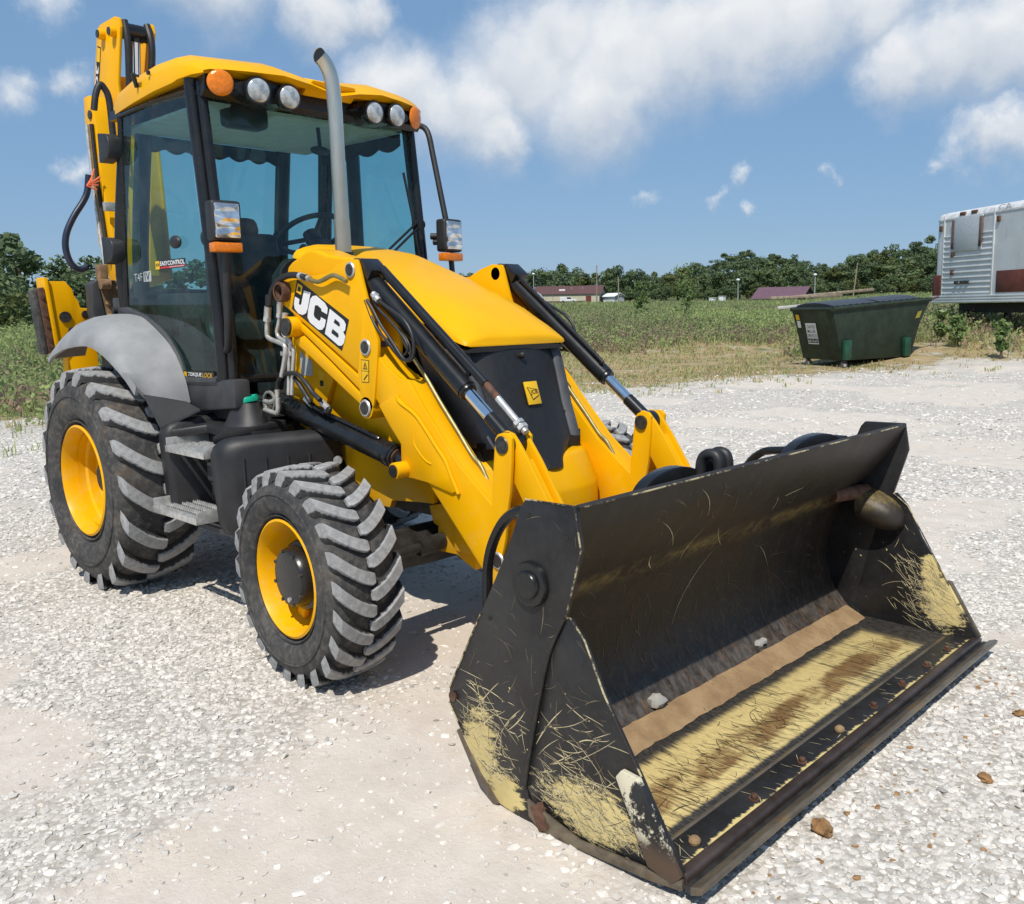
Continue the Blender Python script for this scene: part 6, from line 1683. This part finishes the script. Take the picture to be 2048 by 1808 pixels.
# ------------------------------------------------------------------ far buildings, truck, poles
def at(be, d): return (CAM.x + d*math.cos(R(be)), CAM.y + d*math.sin(R(be)))
def gh(x, y): return float(height(np.array(float(x)), np.array(float(y))))
CRM = simple('cream_siding', (.52, .48, .36), .8, 0, .06, 1)
RBR = simple('brown_metal_roof', (.115, .052, .045), .6, 0, .12, 1)
WHT = simple('white_siding', (.72, .73, .74), .7, 0, .05)
def building(name, be0, be1, d, hw_, hr, dep, wm, rm, label, door=False):
    (xa, ya), (xb, yb) = at(be0, d), at(be1, d*.985)
    a, b_ = Vector((xa, ya, 0)), Vector((xb, yb, 0)); l = (b_ - a); L = l.length; l.normalize()
    n = Vector((l.y, -l.x, 0))
    if n.dot(CAM - a) < 0: n = -n
    z = min(gh(xa, ya), gh(xb, yb)) - .2
    o = empty(name, (xa, ya, z)); tag(o, label, 'building')
    q = lambda s_, t, h: l*s_ - n*t + Vector((0, 0, h))
    MB().prism([q(0, 0, 0), q(L, 0, 0), q(L, dep, 0), q(0, dep, 0)], (0, 0, hw_)).build('wall', wm, o)
    MB().prism([q(0, .02, .01), q(0, dep-.02, .01), q(0, dep-.02, hw_), q(0, dep/2, hw_ + hr - .1), q(0, .02, hw_)], l*L).build('gable', wm, o)
    MB().loft([[q(s_, -.5, hw_ - .2), q(s_, dep/2, hw_ + hr), q(s_, dep + .5, hw_ - .2), q(s_, dep/2, hw_ + hr - .15)] for s_ in (-.6, L + .6)]).build('roof', rm, o, ang=20)
    if door:
        MB().prism([q(L*.80, -.06, 0), q(L*.88, -.06, 0), q(L*.88, -.06, 2.3), q(L*.80, -.06, 2.3)], n*.05).build('door', simple('red_door', (.14, .03, .025), .6), o)
        MB().prism([q(0, -.04, 0), q(L*.79, -.04, 0), q(L*.79, -.04, .7), q(0, -.04, .7)], n*.03).build('base_course', RBR, o)
        p = q(L*.42, dep*.22, hw_ + hr*.42)
        MB().obox(p, l*1.0, -n*.5, (0, 0, .35)).build('roof_vent', M['white'], o)
        for s_ in (.55, .72):
            MB().cyl(q(L*s_, dep*.3, hw_ + .8), q(L*s_, dep*.3, hw_ + 2.1), .12, n=10).build('vent_pipe', M['steel'], o)
        for s_ in (.2, .3, .95):
            MB().cyl(q(L*s_, -.1, 0), q(L*s_, -.1, hw_), .08, n=8).build('downpipe', M['steel'], o)
    return o
building('metal_building', 134.35, 130.2, 300, 3.1, 2.6, 13, CRM, RBR, 'long low cream building with brown metal roof in front of the trees', True)
building('shed', 129.95, 129.25, 298, 2.1, 1.0, 4, WHT, WHT, 'small white shed next to the long cream building')
building('barn', 120.7, 117.9, 205, 1.2, 2.4, 10, simple('dark_siding', (.05, .04, .04), .8), simple('purple_roof', (.14, .075, .10), .7, 0, .1, 1), 'low barn with purplish roof beyond the left end of the dumpster')
building('house', 122.1, 121.2, 520, 3.5, 2.5, 9, WHT, simple('red_roof', (.3, .07, .05), .7), 'distant white house with red roof among the hillside trees')
building('house', 113.2, 112.4, 440, 3, 2, 8, WHT, RBR, 'distant pale house at the foot of the wooded hill near the trailer')
# pickup by the building
tx, ty = at(132.15, 288); PK = empty('pickup_truck', (tx, ty, gh(tx, ty)), None, (0, 0, R(132.15 + 90 + 180))); tag(PK, 'white utility pickup parked in front of the long cream building', 'truck')
MB().plate([(-2.6, .45), (2.6, .45), (2.6, 1.05), (1.35, 1.15), (.75, 1.85), (-.55, 1.85), (-.6, 1.1), (-2.6, 1.1)], -.9, .9).build('body', WHT, PK, bevel=.06)
MB().box((-2.55, -.88, 1.1), (-.7, .88, 1.9)).build('service_box', WHT, PK, bevel=.05)
MB().plate([(1.15, 1.2), (.72, 1.75), (-.4, 1.75), (-.4, 1.2)], -.92, .92).build('cab_glass', M['black_print'], PK)
for x in (-1.6, 1.6):
    for y in (-.82, .82): MB().cyl((x, y - .12, .4), (x, y + .12, .4), .4, n=18).build('wheel', M['tyre'], PK)
wood = simple('pole_wood', (.30, .24, .18), .9, 0, .2, 4)
def pole(be, d, h, r, label, cat='pole', cross=False, lamp_=False, lean=0):
    x, y = at(be, d); z = gh(x, y)
    o = empty('utility_pole' if cat == 'pole' else 'light_pole', (x, y, z)); tag(o, label, cat, 'poles standing in the far field')
    MB().cyl((0, 0, -.3), (lean, 0, h), r, r*.8, 8).build('post', wood if not lamp_ else M['steel'], o)
    if cross: MB().obox((lean, 0, h - .4), (-.8, 1.0, 0), (.05, .04, 0), (0, 0, .08)).build('crossarm', wood, o)
    if lamp_: MB().sphere((lean, 0, h), .5, 10, 6, (1, 1, .7)).build('lamp_head', WHT, o)
pole(130.35, 275, 11, .18, 'tall bare wooden pole at the right end of the cream building')
pole(129.0, 262, 7.2, .2, 'shorter wooden post right of the white shed')
pole(134.3, 290, 9, .14, 'light pole with white lamp heads left of the cream building', 'light pole', False, True)
pole(121.65, 240, 5.5, .12, 'thin light pole between the leafy sapling and the purple roof', 'light pole', False, True)
pole(114.9, 250, 9, .2, 'leaning utility pole with crossarm rising behind the dumpster', 'pole', True, False, 1.0)
pole(117.1, 250, 6.5, .14, 'thin grey pole just left of the leaning utility pole', 'light pole', False, True)
for be, d, h, lb in ((123.2, 230, 1.1, 'white utility box in the far field, left one of the two'), (122.6, 215, 1.4, 'white utility box in the far field, right one of the two')):
    x, y = at(be, d)
    b_ = empty('utility_box', (x, y, gh(x, y))); tag(b_, lb, 'utility box', 'white boxes in the far field')
    MB().box((-.6, -.6, -.3), (.6, .6, h)).build('cabinet', WHT, b_, bevel=.04)
    MB().box((-.7, -.7, h + .002), (.7, .7, h + .1)).build('cover', WHT, b_, bevel=.03)

# ------------------------------------------------------------------ trees
def leafmat(name, a, b_, c):
    s = N(name); r = s.attr('rnd')
    col = s.mix(s.ramp(r, 0, .6), a, b_)
    col = s.mix(s.ramp(r, .78, 1), col, c)
    s.done(col, .65, 0, None, Specular_IOR_Level=.25)
    tr_ = s.n('ShaderNodeBsdfTranslucent'); s.l(col, tr_.inputs['Color'])
    mx_ = s.n('ShaderNodeMixShader'); mx_.inputs[0].default_value = .25
    s.l(s.b.outputs[0], mx_.inputs[1]); s.l(tr_.outputs[0], mx_.inputs[2]); s.l(mx_.outputs[0], s.out.inputs['Surface'])
    return s.m
LEAF = [leafmat('leaf_dark', (.075, .11, .055), (.125, .175, .08), (.19, .245, .105)),
        leafmat('leaf_mid', (.095, .135, .065), (.155, .21, .09), (.235, .28, .12)),
        leafmat('leaf_olive', (.08, .10, .035), (.13, .155, .05), (.21, .21, .08))]
BARK = simple('bark', (.09, .07, .05), .9, 0, .3, 6)
def leaves(centres, radii, per, size, g_):
    n = len(centres) * per
    ci = np.repeat(np.arange(len(centres)), per)
    d = g_.normal(size=(n, 3)); d /= np.linalg.norm(d, axis=1, keepdims=True)
    rr = radii[ci] * g_.uniform(.45, 1.05, n)
    p = centres[ci] + d * rr[:, None] * np.array([1, 1, .8])
    a = g_.normal(size=(n, 3)); a /= np.linalg.norm(a, axis=1, keepdims=True)
    b_ = np.cross(a, d + g_.normal(size=(n, 3))*.4); b_ /= np.linalg.norm(b_, axis=1, keepdims=True) + 1e-9
    s_ = size * g_.uniform(.6, 1.3, n)[:, None]
    v = np.stack([p - a*s_*.5, p + b_*s_*.32, p + a*s_*.55, p - b_*s_*.32], 1).reshape(-1, 3)
    f = np.arange(n*4).reshape(-1, 4)
    rnd = np.clip(g_.random(len(centres))[ci]*.6 + g_.random(n)*.4, 0, 1)
    return v, f, np.repeat(rnd, 4)
def tree_meshes(seed, h=10., w_=4.2, nc=34, per=85, size=.55, low=.18):
    g_ = np.random.default_rng(seed)
    c = []
    while len(c) < nc:
        p = g_.uniform(-1, 1, 3)
        z = (p[2] + 1)/2
        prof = math.sin(PI*min(1, .12 + z*.85))**.55
        if math.hypot(p[0], p[1]) < prof: c.append((p[0]*w_*.82, p[1]*w_*.82, h*(low + z*(.93 - low))))
    c = np.array(c); r_ = g_.uniform(.16, .34, nc)*w_
    v, f, rnd = leaves(c, r_, per, size, g_)
    crown = npmesh('crown', v, f, dict(rnd=rnd))
    mb = MB().tube([(0, 0, -.4), (.05*w_*g_.normal(), 0, h*.3), (.08*w_*g_.normal(), .05*w_, h*.75)], [.035*h, .008*h], 8, 4)
    for k in range(7):
        t = c[g_.integers(nc)]
        mb.tube([(0, 0, h*(.15 + .06*k)), tuple(t*np.array([.5, .5, .8]) + np.array([0, 0, .03*h])), tuple(t)], [.014*h, .004*h], 6, 3)
    return mb.mesh('trunk'), crown
TV = [tree_meshes(21), tree_meshes(22, 9, 5.0), tree_meshes(23, 11, 3.8, 36), tree_meshes(24, 8, 4.8, 30), tree_meshes(25, 10, 4.6)]
for t, c in TV: t.materials.append(BARK)
CR = {}
def tree(name, be, d, h, wsc, var, lm, label, group, rz=0, sink=.3):
    x, y = at(be, d); z = gh(x, y) - sink
    t, c = TV[var]
    k = h / (10, 9, 11, 8, 10)[var]
    o = empty(name, (x, y, z), None, (0, 0, rz)); o.scale = (k*wsc, k*wsc, k)
    tag(o, label, 'tree', group)
    a = bpy.data.objects.new('trunk', t); COL.objects.link(a); a.parent = o
    b_ = bpy.data.objects.new('crown', c); COL.objects.link(b_); b_.parent = o
    if not c.materials: c.materials.append(LEAF[0])
    b_.material_slots[0].link = 'OBJECT'; b_.material_slots[0].material = LEAF[lm]
    return o
rt = random.Random(31)
for k in range(64):
    be = 104.5 + 34*k/63 + rt.uniform(-.3, .3)
    d = rt.uniform(335, 390) if k % 2 else rt.uniform(390, 440)
    lm = rt.choice((0, 0, 1, 1, 2))
    tree('field_tree', be, d, rt.uniform(10.5, 15.5), rt.uniform(.95, 1.35), rt.randrange(5), lm, 'leafy tree in the long tree line across the far side of the field', 'trees in the far tree line', rt.uniform(0, 6))
for k in range(30):
    be = 112 + 16*k/29 + rt.uniform(-.3, .3)
    tree('hill_tree', be, rt.uniform(560, 740), rt.uniform(11, 16), rt.uniform(1.2, 1.6), rt.randrange(5), 0, 'dark tree on the wooded hill rising behind the tree line', 'trees on the hill', rt.uniform(0, 6))
for k in range(14):
    be = 104.5 + 10*k/13 + rt.uniform(-.3, .3)
    tree('slope_tree', be, rt.uniform(430, 500), rt.uniform(12, 16), rt.uniform(1.1, 1.4), rt.randrange(5), rt.choice((0, 0, 1)), 'tree on the wooded slope behind the box trailer', 'trees on the slope behind the trailer', rt.uniform(0, 6))
for k in range(26):
    be = 105 + 33*k/25 + rt.uniform(-.5, .5)
    tree('field_bush', be, rt.uniform(318, 336), rt.uniform(4, 7), rt.uniform(1.2, 1.7), rt.choice((1, 3)), rt.choice((1, 2, 0)), 'round bush at the foot of the far tree line', 'bushes below the far tree line', rt.uniform(0, 6))
# nearer trees on the left
for be, d, h, wsc, var, lm, lb in ((163.1, 66, 6.6, 1.15, 1, 0, 'tall dark tree at the left edge of the photo behind the stabiliser'), (165.8, 68, 6.2, 1.2, 0, 0, 'dark tree cut by the left edge of the photo'), (160.4, 72, 5.6, 1.3, 4, 0, 'dark tree between the stabiliser foot and the blue hose loop'), (158.3, 78, 5.2, 1.3, 3, 0, 'lower dark tree right of the blue hose loop'), (156.2, 82, 5.6, 1.2, 2, 0, 'dark tree showing behind the boom of the backhoe'), (162.0, 50, 3.6, 1.3, 3, 1, 'small bright bush beside the rubber stabiliser pad'), (165.0, 46, 3.2, 1.3, 1, 2, 'yellowish bush at the left edge of the photo'), (153.5, 85, 6.2, 1.3, 0, 0, 'dark tree behind the cab and its door'), (150.5, 90, 6.4, 1.3, 4, 0, 'dark tree behind the rear window of the cab')):
    tree('field_tree', be, d, h, wsc, var, lm, lb, 'nearer trees on the left', rt.uniform(0, 6))
# young saplings in the weeds
def sapling(be, d, h, label):
    x, y = at(be, d); g_ = np.random.default_rng(int(be*10))
    o = empty('sapling', (x, y, gh(x, y))); tag(o, label, 'sapling')
    n = 26
    c = np.stack([g_.normal(0, h*.10, n), g_.normal(0, h*.10, n), g_.uniform(.25*h, h, n)], -1)
    v, f, rnd = leaves(c, g_.uniform(.08, .16, n)*h*.7, 26, .15, g_)
    link('crown', npmesh('crown', v, f, dict(rnd=rnd)), leafmat('sapling_leaf', (.10, .17, .05), (.2, .28, .10), (.42, .46, .3)), o)
    mb = MB().tube([(0, 0, -.2), (.05, 0, h*.5), (0, .05, h*.95)], [.04, .012], 6, 4)
    for k in range(6): mb.tube([(0, 0, h*(.25 + .1*k)), tuple(c[k])], [.015, .005], 5, 0)
    mb.build('stem', BARK, o)
sapling(124.8, 52, 3.6, 'tall leafy sapling with pale leaves standing above the weeds')
sapling(127.6, 58, 2.7, 'smaller leafy sapling left of the tall one in the weeds')
sapling(110.0, 29, .95, 'low leafy sapling under the left end of the box trailer')
sapling(109.1, 28, .85, 'bright low sapling beneath the middle of the box trailer')
sapling(106.8, 26, .95, 'leafy low sapling beneath the right part of the box trailer')

# ------------------------------------------------------------------ weeds and dry grass
def blades(name, x, y, h, wd, lean, bl, rnd, mat, label, cat, seed):
    g_ = np.random.default_rng(seed); n = len(x)
    X_ = np.repeat(x, bl) + g_.normal(0, .05, n*bl); Y_ = np.repeat(y, bl) + g_.normal(0, .05, n*bl)
    H_ = np.repeat(h, bl)*g_.uniform(.55, 1.1, n*bl); W_ = np.repeat(wd, bl)*g_.uniform(.6, 1.3, n*bl)
    an = g_.uniform(0, 2*PI, n*bl); ll = g_.uniform(.1, 1, n*bl)*lean
    Z_ = np.repeat(height(x, y), bl) - .03
    dx, dy = np.cos(an), np.sin(an); tx_, ty_ = -dy*W_*.5, dx*W_*.5
    z = np.zeros_like(H_)
    b0 = np.stack([X_ - tx_, Y_ - ty_, Z_], -1); b1 = np.stack([X_ + tx_, Y_ + ty_, Z_], -1)
    m0 = np.stack([X_ + dx*ll*H_*.35 - tx_*.9, Y_ + dy*ll*H_*.35 - ty_*.9, Z_ + H_*.6], -1); m1 = np.stack([X_ + dx*ll*H_*.35 + tx_*.9, Y_ + dy*ll*H_*.35 + ty_*.9, Z_ + H_*.6], -1)
    t0 = np.stack([X_ + dx*ll*H_ - tx_*.2, Y_ + dy*ll*H_ - ty_*.2, Z_ + H_], -1); t1 = np.stack([X_ + dx*ll*H_ + tx_*.2, Y_ + dy*ll*H_ + ty_*.2, Z_ + H_], -1)
    v = np.stack([b0, b1, m0, m1, t0, t1], 1).reshape(-1, 3)
    base = (np.arange(n*bl)*6)[:, None]
    f = np.concatenate([base + np.array([0, 1, 3, 2]), base + np.array([2, 3, 5, 4])])
    r_ = np.clip(np.repeat(rnd, bl) + g_.normal(0, .05, n*bl), 0, 1)
    return tag(link(name, npmesh(name, v, f, dict(rnd=np.repeat(r_, 6))), mat), label, cat, kind='stuff')
def weedmat():
    s = N('weed_leaf'); r = s.attr('rnd')
    rp = s.n('ShaderNodeValToRGB'); s.l(r, rp.inputs[0])
    e = rp.color_ramp.elements
    e[0].position = 0; e[0].color = (.37, .25, .19, 1)
    e[1].position = 1; e[1].color = (.60, .47, .27, 1)
    for p, c in ((.18, (.36, .28, .20, 1)), (.28, (.29, .31, .15, 1)), (.45, (.33, .41, .16, 1)), (.62, (.44, .50, .20, 1)), (.74, (.46, .46, .20, 1)), (.85, (.50, .41, .22, 1))):
        q = e.new(p); q.color = c
    s.done(rp.outputs[0], .8, 0, None, Specular_IOR_Level=.15)
    t2 = s.n('ShaderNodeBsdfTranslucent'); s.l(rp.outputs[0], t2.inputs['Color'])
    mx_ = s.n('ShaderNodeMixShader'); mx_.inputs[0].default_value = .4
    s.l(s.b.outputs[0], mx_.inputs[1]); s.l(t2.outputs[0], mx_.inputs[2]); s.l(mx_.outputs[0], s.out.inputs['Surface'])
    return s.m
WM = weedmat()
g = np.random.default_rng(77)
def zone(n, rmin, rmax, amin, amax):
    x, y = scatter(n, rmin, rmax, amin, amax, g)
    return x, y, veg_d(x, y), np.hypot(x - CAM.x, y - CAM.y)
# tall weeds
x1, y1, v1, d1_ = zone(34000, 22, 75, 102, 140)
x2, y2, v2, d2_ = zone(20000, 11, 60, 148, 172)
x3, y3, v3, d3_ = zone(9000, 75, 200, 102, 140)
x, y, v_, d_ = (np.concatenate(q) for q in ((x1, x2, x3), (y1, y2, y3), (v1, v2, v3), (d1_, d2_, d3_)))
edge = v_ - weed_start(y, x)
k = edge > g.uniform(-1.5, 2.5, len(x))
x, y, d_, edge = x[k], y[k], d_[k], edge[k]
col = np.where(edge < 4.5 + 6*(fbm(x, y, .12, 3, 21) - .5), np.where(g.random(len(x)) < .45, g.uniform(.02, .24, len(x)), g.uniform(.25, .62, len(x))), np.clip(.3 + .6*(fbm(x, y, .15, 3, 31) - .35) + g.normal(0, .09, len(x)), .24, .75))
hh = np.clip(.35 + .05*edge, .3, .85)*g.uniform(.65, 1.25, len(x))*(.75 + .5*fbm(x, y, .2, 3, 41))
hh = np.where((y < 5) & (x > -25), hh*.8, hh)
kk = g.random(len(x)) < .85
cz = np.stack([x[kk], y[kk], height(x[kk], y[kk]) + hh[kk]*g.uniform(.35, .95, kk.sum())], -1)
v, f, _ = leaves(cz, .12 + .2*g.random(kk.sum()), 9, .10, g)
tag(link('weed_leaves', npmesh('weed_leaves', v, f, dict(rnd=np.repeat(np.clip(np.repeat(col[kk], 9) + g.normal(0, .06, kk.sum()*9), 0, 1), 4))), WM), 'soft leafy growth filling the weeds behind the lot', 'weeds', kind='stuff')
blades('weeds', x, y, hh*.9, .012 + .0008*d_, .7, 3, col, WM, 'tall green and reddish weeds covering the field behind the lot', 'weeds', 1)
# short dry grass between lot and weeds
xa, ya, va, da = zone(26000, 10, 44, 100, 142)
xb, yb, vb_, db = zone(9000, 9, 26, 146, 174)
x, y, v_, d_ = (np.concatenate(q) for q in ((xa, xb), (ya, yb), (va, vb_), (da, db)))
k = (v_ > g.uniform(-2.2, 3.5, len(x))) & (v_ < weed_start(y, x) + 3) & (fbm(x, y, .6, 4, 51) > g.uniform(.3, .62, len(x)))
x, y, d_, v_ = x[k], y[k], d_[k], v_[k]
left = y < 5.5
col = np.where(left, g.uniform(.35, .9, len(x)), np.where(g.random(len(x)) < .28, g.uniform(.3, .7, len(x)), g.uniform(.76, 1, len(x))))
blades('dry_grass', x, y, np.where(left, .16, .11)*g.uniform(.5, 1.4, len(x)), .008 + .0007*d_, .8, 5, col, WM, 'short dry tan grass in patches along the edge of the gravel', 'grass', 2)

# ------------------------------------------------------------------ clods of brown earth by the bucket
CLOD = simple('brown_clod', (.30, .16, .065), .95, 0, .3, 30, .6, 90)
rc = random.Random(5)
spots = [(2.72, .05, .055, 'largest brown clod of earth lying right of the bucket edge'), (2.52, .02, .022, 'small brown clod just left of the largest one'), (2.25, -.62, .032, 'brown clod against the shadow of the cutting edge near its middle'), (2.46, .62, .02, 'brown clod by the far half of the cutting edge'), (2.85, -.42, .026, 'reddish clod on the white gravel below the largest clod'), (2.82, -.36, .016, 'small reddish clod beside the other reddish one'),
         (2.42, -.98, .022, 'brown clod near the near end of the cutting edge'), (2.47, -.93, .016, 'smaller of two clods near the near end of the cutting edge'), (2.40, -1.25, .02, 'brown clod at the bottom of the photo below the bucket tip'), (2.62, -1.28, .018, 'brown clod at the bottom edge, rightmost there'), (2.9, 1.15, .03, 'flat brown clod in the brown stain at the right edge'), (2.72, 1.0, .02, 'small clod in the brown stain beside the bucket')]
for x, y, r, lb in spots:
    mb = MB().sphere((0, 0, 0), r, 11, 8, (1.35, 1, .6))
    mb.v = [(a*rc.uniform(.62, 1.3), b_*rc.uniform(.62, 1.3), c*rc.uniform(.6, 1.25)) for a, b_, c in mb.v]
    tag(mb.build('dirt_clod', CLOD, None, ang=25, loc=(x, y, gh(x, y) + r*.45), rot=(0, 0, rc.uniform(0, 6))), lb, 'clod', 'clods of brown earth')
